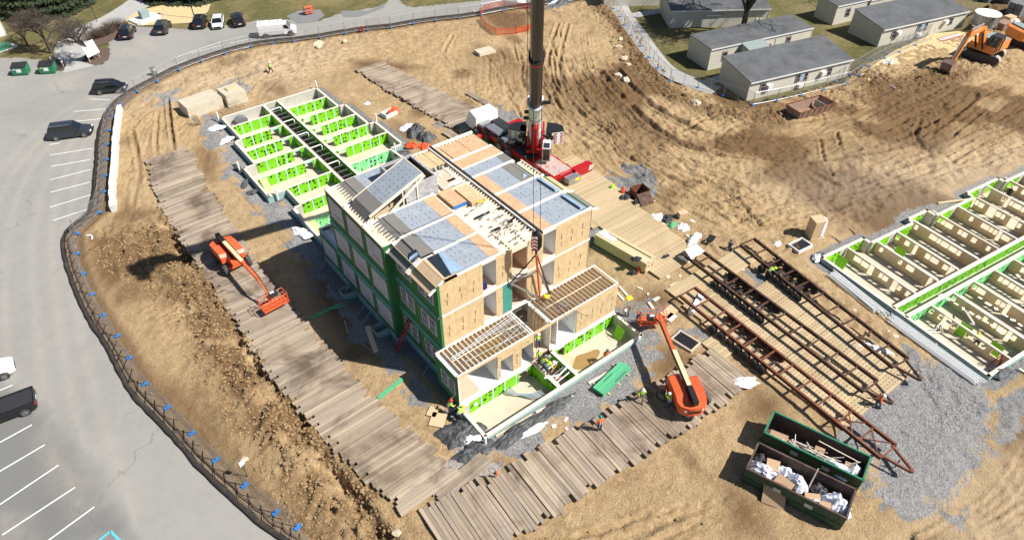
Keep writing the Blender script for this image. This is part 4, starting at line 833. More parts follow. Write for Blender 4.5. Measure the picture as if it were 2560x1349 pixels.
        if r==2:
            ply_sheet(q,ux,15.3,y0+.18,y1-.18,ZR+.14,'taupe','edge_membrane'); MB().sheet([(15.35,y0+.18,ZR+.14),(16.1,y0+.18,ZR-.2),(16.1,y1-.18,ZR-.2),(15.35,y1-.18,ZR+.14)],.02).build('edge_membrane',M['taupe'],q,world=True)
            MB().box(16.1,y0,ZR-.5,16.7,y1,ZR-.46).build('deck_board',M['lumberpale'],q,world=True); MB().box(16.7,y0,ZR-.5,16.8,y1,ZR-.1).build('rim_board',M['lumberpale'],q,world=True)
            k=y0+.15
            while k<y1: MB().box(16.1,k,ZR-.46,16.7,k+.05,ZR-.12).build('rafter_tail',M['lumberpale'],q,world=True); k+=.42
            MB().sheet([(14.6,y0+.4,ZR+.19),(15.3,y0+.6,ZR+.2),(15.1,y0+1.0,ZR+.24)],.02).build('loose_film',M['bluefilm'],q,world=True)
        else:
            MB().sheet([(ux,y0+.2,ZR+.19),(ux+.5,y0+.3,ZR+.2),(ux+.3,y1-.2,ZR+.24),(ux-.1,y1-.4,ZR+.2)],.02).build('loose_film',M['bluefilm'],q,world=True)
            MB().sheet([(ux-.1,y0+.4,ZR+.2),(ux+.12,y0+.5,ZR+.23),(ux+.05,y1-.4,ZR+.22),(ux-.15,y1-.6,ZR+.2)],.02).build('loose_film',M['darkfilm'],q,world=True)
            MB().sheet([(ux+.35,y0+.15,ZR+.1),(17.35,y0+.15,ZR-.4),(17.35,y1-.15,ZR-.4),(ux+.35,y1-.15,ZR+.1)],.02).build('sloping_sheet',M['taupe'] if r==0 else M['ply'],q,world=True)
            MB().sheet([(xe-.7,y0-.02,ZR+.06),(17.4,y0-.02,ZR-.42),(17.4,y0+.13,ZR-.42),(xe-.7,y0+.13,ZR+.06)],.14).build('raking_board',M['plate'],q,world=True)
# row E right: long joisted deck of sheathing panels
q=mods[(14,2)]; y0,y1=ROWS[4]
MB().box(7.3,23.2,ZR-.3,15.95,23.4,ZR+.02).build('rim_board',M['lumberpale'],q,world=True)
k=7.6
while k<15.8: MB().box(k,20.3,ZR-.28,k+.05,23.2,ZR-.02).build('joist',M['lumberpale'],q,world=True); k+=.42
for i,(a,b) in enumerate(((8.2,10.0),(10.05,11.7),(11.8,13.8),(13.85,15.8))): ply_sheet(q,a,b,20.35,22.9,ZR,'osb' if i<2 else 'osbred','roof_sheet')
MB().box(12.6,20.15,ZR-.3,15.9,20.33,ZR+.06).build('blue_tarp_edge',M['blue'],q,world=True)
# tilted (hinged) roof panel of the fourth left box
hp=thing('hinged_roof_panel','grey blue roof panel of the left half propped up steeply towards the block stair tower','roof panel',(1.5,18.4,ZR))
ang=math.radians(20.8); ca,sa=math.cos(ang),math.sin(ang); hx=.95
def hpnt(d,y,o=0): return (hx+d*ca-o*sa,y,ZR+.48+d*sa+o*ca)
s_=MB().sheet([hpnt(1.6,16.95),hpnt(5.75,16.95),hpnt(5.75,19.75),hpnt(1.6,19.75)],.03).build('underlayment',M['underlay'],hp,world=True)
mk=MB()
for i in range(9):
    for j in range(4):
        d=1.8+i*.43; y=17.2+j*.62+U(0,.2)
        mk.add([hpnt(d,y,.034),hpnt(d+.045,y,.034),hpnt(d+.045,y+.24,.034),hpnt(d,y+.24,.034)],[(0,1,2,3)])
o=mk.build('printed_mark',M['roofink'],hp,world=True); o.parent=s_
MB().sheet([hpnt(.4,16.95),hpnt(1.6,16.95),hpnt(1.6,19.75),hpnt(.4,19.75)],.03).build('edge_membrane',M['taupe'],hp,world=True)
MB().sheet([(.75,16.95,ZR-.1),hpnt(.38,16.95),hpnt(.38,19.75),(.75,19.75,ZR-.1)],.03).build('edge_membrane',M['taupe'],hp,world=True)
for y in (16.88,19.82): MB().beam(hpnt(.1,y,-.07),hpnt(5.8,y,-.07),.09,.24,up=(-sa,0,ca)).build('side_rail',M['lumberpale'],hp,world=True)
MB().beam(hpnt(5.8,16.88,-.07),hpnt(5.8,19.82,-.07),.09,.24,up=(-sa,0,ca)).build('end_rail',M['lumberpale'],hp,world=True)
for x in (3.6,5.0): MB().beam((hx+x-.2,16.95,ZR),(hx+x-.2,16.95,ZR+.45+(x-.2)*math.tan(ang)-.15),.09,.09,up=(1,0,0)).build('prop',M['lumberpale'],hp,world=True)
MB().beam((2.6,16.55,ZR+.15),(6.5,16.75,ZR+2.35),.14,.14).build('loose_rail',M['lumberpale'],hp,world=True)
for y in np.linspace(17.2,19.6,7): MB().box(1.7,y,ZR-.35,7.0,y+.05,ZR-.05).build('ceiling_joist',M['lumber'],hp,world=True)
# block stair tower
tw=thing('stair_tower','grey concrete block stair tower with open dark top rising through the roof','tower',(6.6,19.2,8))
bw,bh=.4,.2; zt=ZR+1.65; x0,x1,y0,y1=4.65,7.85,17.0,21.3
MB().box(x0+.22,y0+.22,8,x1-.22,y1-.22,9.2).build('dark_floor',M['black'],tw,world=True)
for (a,b,c,d) in ((x0+.03,y0+.03,x0+.19,y1-.03),(x1-.19,y0+.03,x1-.03,y1-.03),(x0+.19,y1-.19,x1-.19,y1-.03),(x0+.19,y0+.03,x1-.19,y0+.19)): MB().box(a,b,8,c,d,zt-.02).build('wall_core',M['cmu'],tw,world=True)
for a,b in (((x0+.2,y0+.2),(x1-.2,y0+.205)),((x0+.2,y1-.205),(x1-.2,y1-.2)),((x0+.2,y0+.2),(x0+.205,y1-.2)),((x1-.205,y0+.2),(x1-.2,y1-.2))): MB().box(a[0],a[1],8.5,b[0],b[1],zt-.2).build('shaft_shade',M['darkmetal'],tw,world=True)  # dark sheets, like the black floor, put the shaft's shade into colour
blk=MB().box(-.195,-.1,-.095,.195,.1,.095).mesh('block',M['cmu'])
z=zt-.1;rw=0
while z>ZR-.1:
    k=x0+.2+(.2 if rw%2 else 0)
    while k<x1-.1: part('block',blk,tw,loc=(k-6.6,y0+.1-19.2+U(-.004,.004),z-8)); k+=.4
    k=y0+.4+(.2 if rw%2 else 0)
    while k<y1-.1: part('block',blk,tw,loc=(x1-.1-6.6,k-19.2,z-8),rot=(0,0,math.pi/2)); k+=.4
    z-=.2; rw+=1
for (a,b,c,d) in ((x0,y1-.2,x1,y1),(x0,y0+.2,x0+.2,y1-.2)): MB().box(a,b,zt-.01,c,d,zt+.01).build('wall_top',M['cmu'],tw,world=True)
# open joisted central strip with pipes
cs=thing('corridor_roof','open joisted central roof strip with pipes conduits and brackets between the two roof halves','roof frame',(9.1,14,ZR))
y=7.0
while y<19.6:
    if not(17.1<y<21.4 and False):
        xa=7.2 if y<17 else 8.4
        MB().box(xa,y,ZR-.3,10.85,y+.06,ZR-.02).build('joist',M['lumberpale'],cs,world=True)
    y+=.36
MB().box(7.2,6.95,ZR-.26,10.85,20,ZR-.22).build('deck_below',M['lumberpale'],cs,world=True)
MB().box(7.18,6.95,ZR-.05,7.32,17.1,ZR+.08).build('roof_plate',M['plate'],cs,world=True); MB().box(8.0,6.9,ZR-.45,9.7,6.95,ZR+.03).build('header',M['lumberpale'],cs,world=True)
for k in range(30):
    x=U(7.5,10.5);y=U(7.2,13); MB().rbox((x,y,ZR+.02),(.34,.07,.12),U(-.2,.2)).build('bracket',M['galv'] if k%3 else M['plate'],cs,world=True)
for k in range(9):
    x=U(7.6,10.3); y=U(7.4,12.8); MB().path([(x,y,ZR-.1),(x+.15,y+.2,ZR+.12),(x+.5,y+.3,ZR+.14),(x+.8,y+.25,ZR+.0)],.03,5).build('flexible_conduit',M['galv'],cs,world=True)
for (x,y) in ((10.3,11.6),(8.2,9.5),(9.9,9.7),(9.3,17.6)): MB().box(x,y,ZR-.01,x+.8,y+.32,ZR+.01).build('opening',M['black'],cs,world=True)  # flat black plates painting in the darkness of holes between joists
for k in range(10): MB().rbox((U(8.3,10.3),U(16.2,19.8),ZR+.03),(U(.8,2),.09,.09),U(-.3,.2)+(1.57 if k%2 else 0)).build('loose_board',M['plate'],cs,world=True)
ply_sheet(cs,8.3,10.2,16.9,19.6,ZR-.02,'subfloor','floor_sheet')
def stack(name,label,x0,x1,y0,y1,z,n,mat,edge):
    t=thing(name,label,'sheet stack',((x0+x1)/2,(y0+y1)/2,z))
    for k in range(n): MB().box(x0+U(-.01,.01),y0+U(-.01,.01),z+.04*k,x1+U(-.01,.01),y1+U(-.01,.01),z+.04*k+.036).build('sheet',M[mat],t,world=True)
    MB().box(x0-.02,y0-.03,z,x1+.02,y0-.012,z+.04*n).build('wrapping',M[edge],t,world=True)
stack('sheet_stack','pinkish sheathing stack with a blue front edge on the central roof strip',7.35,8.65,13.9,16.4,ZR+.02,9,'osbred','blue')
stack('sheet_stack','golden sheathing stack with a dark side beside the blue edged stack on the roof',8.85,10.15,13.4,16.0,ZR+.02,9,'osb','ply')
o=MB().path([(9.2,13.5,ZR+.2),(9.6,13.3,ZR+.3),(10.0,13.5,ZR+.22),(10.3,13.2,ZR+.2),(9.8,13.0,ZR+.25),(9.3,13.3,ZR+.28)],.05,6).build('yellow_hose',M['yellow']); tag(o,'yellow cord bundle lying on the roof by the golden sheet stack','cord')
# ================================================================ WING BOXES (first floor, in front)
def wing(name,label,x0,x1,y0,y1,z0,z1):
    t=thing(name,label,'building module',((x0+x1)/2,(y0+y1)/2,z0),0,'open topped front boxes')
    MB().box(x0+.05,y0+.05,z0,x1-.05,y1-.02,z0+.28).build('floor',M['gyp'],t,world=True); MB().box(x0,y0-.02,z0+.02,x1,y0+.045,z0+.27).build('floor_edge',M['plate'],t,world=True)
    for a,b,c,d in ((x0,y0,x1,y0+.12),(x0,y1-.12,x1,y1),(x0,y0+.12,x0+.14,y1-.12),(x1-.14,y0+.12,x1,y1-.12)): MB().box(a,b,z1-.02,c,d,z1+.04).build('top_plate',M['plate'],t,world=True)
    MB().box(x0,y0,z1-.28,x1,y0+.05,z1-.02).build('front_beam',M['ply'],t,world=True); MB().box(x0,y1-.05,z1-.28,x1,y1,z1-.02).build('rear_beam',M['lumber'],t,world=True)
    MB().box(x0+.05,y1-.1,z0+.28,x1-.05,y1-.03,z1-.3).build('rear_wall',M['gyp'],t,world=True)
    MB().box(x0+.06,y0+.06,z1-.34,x1-.06,y1-.1,z1-.3).build('ceiling',M['gyp'],t,world=True)
    x=x0+.55
    while x<x1-.3:
        MB().box(x-.035,y0+.06,z1-.26,x+.035,y1-.06,z1+.0).build('joist',M['joistwood'],t,world=True); x+=.41
    MB().box(x0+.6,(y0+y1)/2-.02,z1+.001,x1-.6,(y0+y1)/2+.05,z1+.03).build('strapping',M['lumberpale'],t,world=True)
    return t
w1=wing('building_module','left front single-storey box with open joists and conduit ladders on top',.25,7.9,3.75,6.88,.0,3.5)
MB().box(.22,3.75,0,.25,6.88,3.22).build('wall_panel',M['wrapgreen'],w1,world=True); window(w1,4.1,5.0,.95,2.6,.22); window(w1,5.15,6.05,.95,2.6,.22)
osbface(w1,4.1,4.45,3.76,.3,3.2,False); osbface(w1,5.66,6.6,3.76,.3,3.2); osbface(w1,7.8,7.9,3.76,.3,3.2,False); osbface(w1,4.45,5.66,3.76,2.45,3.2,False); osbface(w1,6.6,7.8,3.76,2.45,3.2,False)
MB().box(.25,3.72,.28,.36,3.75,3.22).build('end_post',M['plate'],w1,world=True)
for x in (4.08,5.66,7.8): MB().box(x-.03,3.8,.28,x+.03,6.75,3.15).build('inner_wall',M['gyp'],w1,world=True)
MB().box(.36,3.8,.285,2.4,6.0,.29).build('floor_board',M['subfloor'],w1,world=True)
MB().box(7.0,3.73,2.85,7.35,3.729,3.0).build('label',M['greenboard'],w1,world=True)
for a,b in (((.9,5.6),(7.7,6.2)),((.9,5.45),(7.7,6.0)),((1.6,4.6),(7.6,4.3)),((4.2,4.2),(7.8,5.0)),((5,5.6),(7.8,5.2)),((3.5,6.0),(7.8,6.5))): MB().tube((*a,3.6),(*b,3.6),.028,6).build('conduit',M['galv'],w1,world=True)
for k in range(14): x=1.0+k*.5; MB().tube((x,5.4+k*.04,3.59),(x+.03,5.72+k*.04,3.59),.018,5).build('rung',M['galv'],w1,world=True)
for k in range(16): x=U(5.5,7.6);y=U(4,6.6); MB().tube((x,y,3.6),(x+U(.5,1.3),y+U(-.1,.1),3.62),.025,5).build('conduit',M['galv'],w1,world=True)
for k in range(5): x=3.2+k*.42; MB().tube((x,4.0,3.57),(x+.1,5.1,3.57),.02,5).build('yellow_strap',M['yellow'],w1,world=True)
w2=wing('building_module','right front single-storey box with open joists, still on the crane slings',9.7,17.55,3.75,6.88,.0,3.5)
osbface(w2,12.68,17.55,3.76,.25,3.22); MB().box(17.52,3.76,.0,17.56,6.88,3.2).build('wall_panel',M['osb'],w2,world=True)
for x in (10.5,12.66): MB().box(x-.04,3.78,.28,x+.04,6.75,3.15).build('inner_wall',M['gyp'],w2,world=True)
MB().box(9.7,3.78,.28,9.76,4.5,3.2).build('end_post',M['plate'],w2,world=True)
for k in range(6): MB().box(9.72,4.1+k*.45,.28,9.78,4.2+k*.45,3.2).build('stud',M['lumber'],w2,world=True)
MB().box(9.8,4.0,.3,9.84,6.7,3.2).build('inner_wall',M['ply'],w2,world=True); MB().box(7.9,3.72,3.22,9.7,3.86,3.46).build('link_beam',M['ply'],w2,world=True)
MB().box(7.95,3.9,.0,9.65,6.8,.2).build('link_floor',M['subfloor'],w2,world=True); MB().box(9.9,4.4,1.9,9.95,4.9,2.0).build('ledge',M['lumber'],w2,world=True)
for k in range(12): x=U(10,12.8);y=U(4.0,5.5); MB().tube((x,y,3.6),(x+U(.5,1.5),y+U(-.3,.3),3.62),.022,5).build('conduit',M['galv'],w2,world=True)
for k in range(6): MB().tube((9.6,4.6+k*.22,2.6+U(-.5,.5)),(10.0,4.6+k*.22,2.7),.04,6).build('stub_pipe',M['copper'] if k%2 else M['pvc'],w2,world=True)
MB().tube((10.35,3.7,3.3),(10.35,3.7,1.6),.05,8).build('white_pipe',M['pvc'],w2,world=True)
# ladder leaning at the left wall step
ld=thing('ladder','red fibreglass extension ladder leaning on the shaded green wall','ladder',(.2,12.4,GZ))
a0,a1=Vector((-.75,11.9,GZ)),Vector((.88,11.6,3.0)); off=Vector((.1,.5,0))
for s in (0,1): MB().beam(a0+off*s,a1+off*s,.06,.1).build('side_rail',M['red'],ld,world=True)
for k in range(12): t_=.04+k*.082; p=a0.lerp(a1,t_); MB().beam(p,p+off,.04,.04).build('rung',M['darkmetal'],ld,world=True)
# ================================================================ TIMBER ROADS
def plank_mesh(j):
    b=MB(); n=4; rings=[]
    for i in range(n+1):
        x=-.5+i/n; s=U(-.01,.01)*0; rings.append([(x,-.5+U(-.03,.03)*(0<i<n),-.5),(x,.5+U(-.03,.03)*(0<i<n),-.5),(x,.5+U(-.02,.02),.5+U(-.06,.06)),(x,-.5+U(-.02,.02),.5+U(-.06,.06))])
    b.loft(rings); return b.mesh('plank',M['timber'])
PLK=[plank_mesh(i) for i in range(6)]
def lerp_pts(pts,y,k=1):
    for (a,b) in zip(pts,pts[1:]):
        lo,hi=(a[k],b[k]) if a[k]<b[k] else (b[k],a[k])
        if lo<=y<=hi: t=(y-a[k])/(b[k]-a[k]); return a[1-k]+t*(b[1-k]-a[1-k])
    return pts[0][1-k] if abs(y-pts[0][k])<abs(y-pts[-1][k]) else pts[-1][1-k]
def timber_road(L,R,axis,start,end,label,group,z=GZ+.2,slope=0,tail=''):
    """planks lie along the other axis; mats of four planks"""
    s=start; k=0; sg=1 if end>start else -1
    while (end-s)*sg>0:
        wd=.3; cnt=4
        mid=s+sg*wd*cnt/2; a=lerp_pts(L,mid,axis)+U(-.18,.18); b=lerp_pts(R,mid,axis)+U(-.18,.18); c=(a+b)/2; ln=b-a
        zz=z+U(-.02,.05)
        if axis==1: loc=(c,mid,zz); rz=slope+U(-.012,.012)
        else: loc=(mid,c,zz); rz=slope+math.pi/2+U(-.012,.012)
        t=thing('timber_mat',label+' '+nth(group)+' '+tail,'timber mat',loc,rz,group)
        sh=random.choice([0,1,2,3])
        for i in range(cnt):
            if i==sh:
                part('plank',PLK[random.randrange(6)],t,loc=(U(-.15,.15),(i-1.5)*wd,U(-.02,.0)),scale=(ln-U(.75,1.05),wd-.022,.19)); continue
            off=U(-.06,.06)+(U(-.35,.1) if rnd()<.25 else 0)
            part('plank',PLK[random.randrange(6)],t,loc=(off,(i-1.5)*wd+U(-.008,.008),U(-.012,.012)),rot=(U(-.015,.015),U(-.004,.004),U(-.006,.006)),scale=(ln-abs(off)*.6,wd-.022,.2))
        s+=sg*(wd*cnt+.015+ (U(0,.05)))
        k+=1
Lp=W([(360,405),(376,450),(393,500),(463,618),(551,749),(648,900),(760,1040),(860,1155),(994,1266)],-.15); Rp=W([(480,378),(510,450),(598,581),(645,658),(769,803),(840,890),(920,977),(1118,1148)],-.15)
timber_road(Lp,Rp,1,56.8,-1.0,'weathered timber mat of the long left road,','timber mats of the long left road',slope=.03,tail='from its far end')
Lb=[(-7.4,-7.3),(-2.9,-7.75),(8,-8.6),(14,-9.1),(21,-9.45)]; Rb=[(-7.4,-1.8),(-2,-2.6),(5,-3.4),(12,-4.0),(21,-4.5)]
timber_road(Lb,Rb,0,-7.3,20.9,'weathered timber mat of the front cross road,','timber mats of the front cross road',slope=-.06,tail='from its left end')
Lt=[(22.7,63),(23.6,50),(24.8,38)]; Rt=[(27.4,63),(29.0,50),(30.9,37.5)]
timber_road(Lt,Rt,1,63,37.2,'weathered timber mat of the rear road behind the crane,','timber mats of the road behind the crane',slope=.0,tail='from its far end')
for (x,y,rz,ln,lab) in ((-3.2,-1.55,.12,4.8,'single short timber mat bridging the grey stone corner near the red stake'),(31.7,44.5,1.62,5,'narrow timber mat laid lengthwise against the rear timber road'),(23.6,38.0,1.62,4.6,'timber mat laid lengthwise at the end of the rear road by the black tarps')):
    t=thing('timber_mat',lab,'timber mat',(x,y,GZ+.17),rz)
    for i in range(4 if ln<4.9 else 3): part('plank',PLK[i],t,loc=(U(-.1,.1),(i-1.5)*.3,0),scale=(ln,.28,.2))
# new laminated mats with slots
spm=MB()
for j in range(8):
    for i in range(13): spm.box(-2.45+i*.392,-1.2+.3*j+.245-.0,-.06,-2.45+i*.392+.2,-1.2+.3*j+.31,.055)
SPM=spm.mesh('spacer_blocks',M['newtimber'])
PLN=MB().box(-.5,-.5,-.5,.5,.5,.5).mesh('plank',M['newtimber'])
def slat_mat(x,y,rz,ln,rows=8,label='',group=''):
    t=thing('slatted_mat',label,'slatted mat',(x,y,GZ+.17),rz,group)
    for j in range(rows): part('plank',PLN,t,loc=(0,-1.2+.3*j+.12,U(-.008,.008)),scale=(ln,.245,.16))
    o=part('spacer_blocks',SPM,t,scale=(ln/5,1,1)); o['kind']='stuff'
    return t
y=25.0
g1='new slatted timber mats between building and trailers'
while y>3.5:
    xl=lerp_pts([(28.3,26),(25.5,16),(25.2,10),(24.2,4.5)],y); xr=lerp_pts([(32.6,26),(32.2,20),(31.0,12),(30.3,3)],y)
    slat_mat((xl+xr)/2+U(-.06,.06),y,U(-.01,.01)-.02,xr-xl,8,'pale slatted mat right of the building, '+nth('s1')+' from the crane end',g1); y-=2.44
y=1.7
while y>-16.5:
    a=lerp_pts([(23.6,2),(22.7,-4),(22.7,-17)],y); slat_mat(a+2.55+U(-.05,.05),y,U(-.01,.01)-.02,5.1,8,'pale slatted mat under the middle and near trailers, '+nth('s2')+' from their rear ends','slatted mats under the near trailers')
    if y<-2 or y>0.5: slat_mat(a+7.75+U(-.05,.05),y-.2,U(-.01,.01)-.02,5.0,8,'pale slatted mat under the far trailer, '+nth('s3')+' from its rear end','slatted mats under the far trailer')
    y-=2.44
slat_mat(22.6,-4.9,-.03,3.4,8,'short slatted mat under the wheels of the nearest trailer','slatted mats under the near trailers')
slat_mat(24.6,15.6,1.5,3.0,4,'narrow slatted mat lying lengthwise beside the grey stone patch')
# ================================================================ TRAILERS
def wheel_mesh(r,w):
    b=MB(); pr=[(r*.62,-w/2),(r*.93,-w/2),(r,-w*.32),(r,w*.32),(r*.93,w/2),(r*.62,w/2)]
    rings=[[(a*math.cos(t),b_,a*math.sin(t)) for a,b_ in pr] for t in [2*math.pi*i/18 for i in range(19)]]
    b.loft(rings,closed=False); return b.mesh('tyre',M['rubber'],True)
def rim_mesh(r,w,mat='rim'):
    b=MB().tube((0,-w*.35,0),(0,w*.35,0),r*.64,16); b.tube((0,-w*.48,0),(0,w*.48,0),r*.2,8); 
    for i in range(5): t=i*1.2566; b.beam((0,-w*.4,0),(r*.6*math.cos(t),-w*.4,r*.6*math.sin(t)),.05,.05,up=(0,1,0)); b.beam((0,w*.4,0),(r*.6*math.cos(t),w*.4,r*.6*math.sin(t)),.05,.05,up=(0,1,0))
    return b.mesh('rim',M[mat])
def add_wheel(par,x,y,z,tm,rm,name='wheel'):
    w_=part(name,tm,par,loc=(x,y,z)); part('rim',rm,w_); return w_
TW,TRM=wheel_mesh(.46,.3),rim_mesh(.46,.3,'darkmetal')
def trailer(label,p0,p1,tip,wheels,mat,z=.75,wd=None):
    (ax,ay),(bx,by)=[((G(*p[0],z)[0]+G(*p[1],z)[0])/2,(G(*p[0],z)[1]+G(*p[1],z)[1])/2) for p in (p0,p1)]
    L=math.hypot(bx-ax,by-ay); rz=math.atan2(by-ay,bx-ax); wd=wd or 1.95
    t=thing('trailer_frame',label,'trailer',(ax,ay,GZ),rz); h=z-GZ; m=M[mat]
    for s in (-1,1):
        y=s*wd/2
        r=MB().box(0,y-.09,h-.28,L,y+.09,h-.24); r.box(0,y-.025,h-.24,L,y+.025,h); r.box(0,y-.09,h,L,y+.09,h+.04); r.build('rail',m,t)
    x=.0; k=0
    while x<L+.1:
        MB().box(x-.06,-wd/2+.03,h-.16,x+.06,wd/2-.03,h-.02).build('crossmember',m,t); x+=L/ (11 if L>20 else 10)
    tx=L+ (1.9)
    for s in (-1,1): MB().beam((L-.2,s*wd/2*.75,h-.14),(tx,s*.12,h-.2),.14,.2).build('tongue_beam',m,t)
    MB().tube((tx,0,h-.25),(tx,0,h-.05),.16,8).build('coupler',m,t); MB().tube((tx-1,.0,.1),(tx-1,0,h),.05,8).build('jack',m,t)
    M_=t.matrix_basis.inverted()
    xs=[]
    for w_ in wheels:
        g=G(*w_,.1); l=M_@Vector((g[0],g[1],0)); xs.append(l.x)
    for x in xs:
        MB().tube((x,-wd/2,.46),(x,wd/2,.46),.06,6).build('axle',M['darkmetal'],t)
        for s in (-1,1): add_wheel(t,x,s*(wd/2+.2),.46,TW,TRM)
        MB().beam((x+.2,-wd/2+.3,.5),(x+.2,wd/2-.3,.55),.05,.05).build('brake_rod',m,t)
    for s in (-1,1): MB().beam((xs[0]-.5,s*(wd/2-.25),h-.42),(xs[-1]+.5,s*(wd/2-.25),h-.42),.1,.16).build('spring_hanger',m,t)
    return t,L,wd,h
t1,L,wd,h=trailer('rusty red steel trailer frame nearest the green containers, lattice braced at its front',((1702,736),(1736,717)),((2204,1143),(2241,1110)),0,[(1780,825),(1800,842),(1821,859),(1842,875),(1863,891),(1885,908),(1903,924)],'rust')
for k,(a,b) in enumerate((((L-4.2,-1),(L-2.4,1)),((L-4.2,1),(L-2.4,-1)),((L-2.2,-1),(L-.2,1)),((L-2.2,1),(L-.2,-1)))): MB().beam((a[0],a[1]*wd/2,h-.1),(b[0],b[1]*wd/2,h-.1),.08,.08).build('diagonal_brace',M['rust'],t1)
t2,_,_,_=trailer('dark brown steel trailer frame in the middle, white sheet on its rear end',((1705,631),(1742,614)),((2160,976),(2195,950)),0,[(1787,712),(1805,726),(1823,740),(1842,755),(1861,769),(1880,784),(1898,799)],'rust_brown')
t3,_,_,_=trailer('dark brown steel trailer frame farthest right, beside the low framed foundation',((1850,610),(1887,594)),((2236,918),(2270,892)),0,[(1903,673),(1920,690),(1940,703),(1958,716),(1976,730),(1993,743)],'rust_brown')
o=MB().sheet([G3(1712,625,.82),G3(1728,648,.84),G3(1762,628,.83),G3(1740,610,.86)],.03).build('white_sheet',M['whitefilm']); tag(o,'white plastic sheet spread over the rear end of the middle trailer','sheet')
def seed_(p): return (p*13.7)%6.28
def crumple(name,label,cat,px,py,sx,sy,h,mat,z=GZ,rz=0,n=9,seed=None,group=None):
    r=random.Random(seed or int(px*7+py)); b=MB(); vs=[]; n=15 if sx>1.2 else 11
    hh=[[r.uniform(0,1)+abs(math.sin(i*r.choice([.8,1.1])+j*.9+seed_(px)))*.8 for j in range(n)] for i in range(n)]
    hh=[[(2*hh[i][j]+hh[max(i-1,0)][j]+hh[min(i+1,n-1)][j]+hh[i][max(j-1,0)]+hh[i][min(j+1,n-1)])/6 for j in range(n)] for i in range(n)]
    ph=[r.uniform(0,6) for _ in range(3)]
    for i in range(n):
        for j in range(n):
            u=(i/(n-1)-.5)*2; v=(j/(n-1)-.5)*2; k=max(abs(u),abs(v)); th=math.atan2(v,u); q_=(u*u+v*v)**.5 or 1; rad=(k/q_)*(1+.2*math.sin(2*th+ph[0])+.13*math.sin(5*th+ph[1])+.06*math.sin(11*th+ph[2]))*1.12
            vs.append((u*sx/2*rad,v*sy/2*rad,(1-k**2.2)*h*(hh[i][j]*.85)+.02+r.uniform(0,.05)*h))
    b.add(vs,[(i*n+j,(i+1)*n+j,(i+1)*n+j+1,i*n+j+1) for i in range(n-1) for j in range(n-1)])
    o=b.build(name,M[mat]); g=G(px,py,z); o.location=(g[0],g[1],z); o.rotation_euler=(0,0,rz); tag(o,label,cat,group); return o
crumple('plastic_sheet','white plastic sheet heaped on the end of the slatted road beside the middle trailer','sheet',1735,598,2.0,1.0,.5,'whitefilm',-.1,.3)
crumple('plastic_sheet','small white plastic wrap hanging on the middle trailer rear rail','sheet',1712,648,.5,1.1,.3,'whitefilm',.2,.3)
P('deckpink',(.46,.37,.33),rough=.8,dirt=(.45,.08,.07))
# ================================================================ CRANE
cx,cy=27.6,28.0
cr_=thing('mobile_crane','large red and white telescopic mobile crane with dark boom standing behind the building','crane',(cx,cy,GZ))
def C3(x,y,z): return (x,y,z)
B=lambda mb,n,m,**k: mb.build(n,M[m],cr_,world=True,**k)
B(MB().box(26.1,22.5,.6,29.1,38.2,1.2),'chassis','red'); B(MB().box(26.05,30.2,1.2,29.15,36,1.45),'deck','darkmetal'); B(MB().box(26.3,22.6,1.2,28.9,26.2,1.24),'rear_deck','deckpink'); B(MB().box(26.15,27.0,1.2,28.0,29.8,1.3),'deck','darkmetal')
for k in range(5): B(MB().box(26.2,30.5+k*1.1,1.46,27.3+.3*(k%2),31.2+k*1.1,1.7),'deck_box','galv' if k%2 else 'darkmetal')
B(MB().box(26.2,33.0,1.62,27.4,35.4,1.85),'deck_box','steel'); B(MB().box(27.6,33.5,1.62,28.9,36.2,1.8),'deck_box','darkmetal'); B(MB().box(26.15,36.1,1.3,27.7,36.9,1.6),'deck_box','galv')
B(MB().loft([[(25.9,37.0,.5),(29.3,37.0,.5),(29.3,37.0,2.35),(25.9,37.0,2.35)],[(25.9,38.6,.5),(29.3,38.6,.5),(29.1,38.6,2.6),(26.1,38.6,2.6)],[(26.1,39.7,.5),(29.1,39.7,.5),(28.8,39.4,1.9),(26.4,39.4,1.9)]]),'driver_cab','white')
TWc,TRc=wheel_mesh(.75,.5),rim_mesh(.75,.5)
for i,y in enumerate((23.6,25.4,30.6,32.4,35.2,37.0)):
    for x in (26.1,29.1): w_=part('wheel',TWc,cr_,loc=(x-cx,y-cy,.75),rot=(0,0,math.pi/2)); part('rim',TRc,w_)
for (y,nm) in ((22.9,'outrigger_beam'),(35.6,'outrigger_beam')):
    B(MB().box(23.2 if y>30 else 25.0,y-.3,.35,32.0,y+.3,.8),nm,'red')
    for x in ((23.4,31.8) if y>30 else (25.2,31.8)): B(MB().tube((x,y,-.1),(x,y,.9),.16,10),'outrigger_leg','steel'); B(MB().box(x-.8,y-.6,-.18,x+.8,y+.6,-.06),'outrigger_pad','timber')
B(MB().box(29.2,22.1,.0,31.9,22.8,1.0),'rear_bumper_box','red'); B(MB().box(27.6,21.4,.1,29.4,22.3,.75),'step_box','steel'); B(MB().box(28.55,21.38,.25,29.2,21.395,.62),'yellow_sign','yellow')
for k in range(4): B(MB().beam((31.3+.16*k,22.08,.25),(31.42+.16*k,22.08,.9),.01,.09,up=(1,0,0)),'warning_stripe','white')
bd=Vector((-.672,-.741,0)); rt=Vector((.741,-.672,0)) # boom heading, and its right
def cp(f,r,z): v=Vector((28.0,28.0,0))+bd*f+rt*r; return (v.x,v.y,z)
B(MB().tube(cp(-.6,0,1.2),cp(-.6,0,1.6),1.1,20),'slewing_ring','darkmetal')
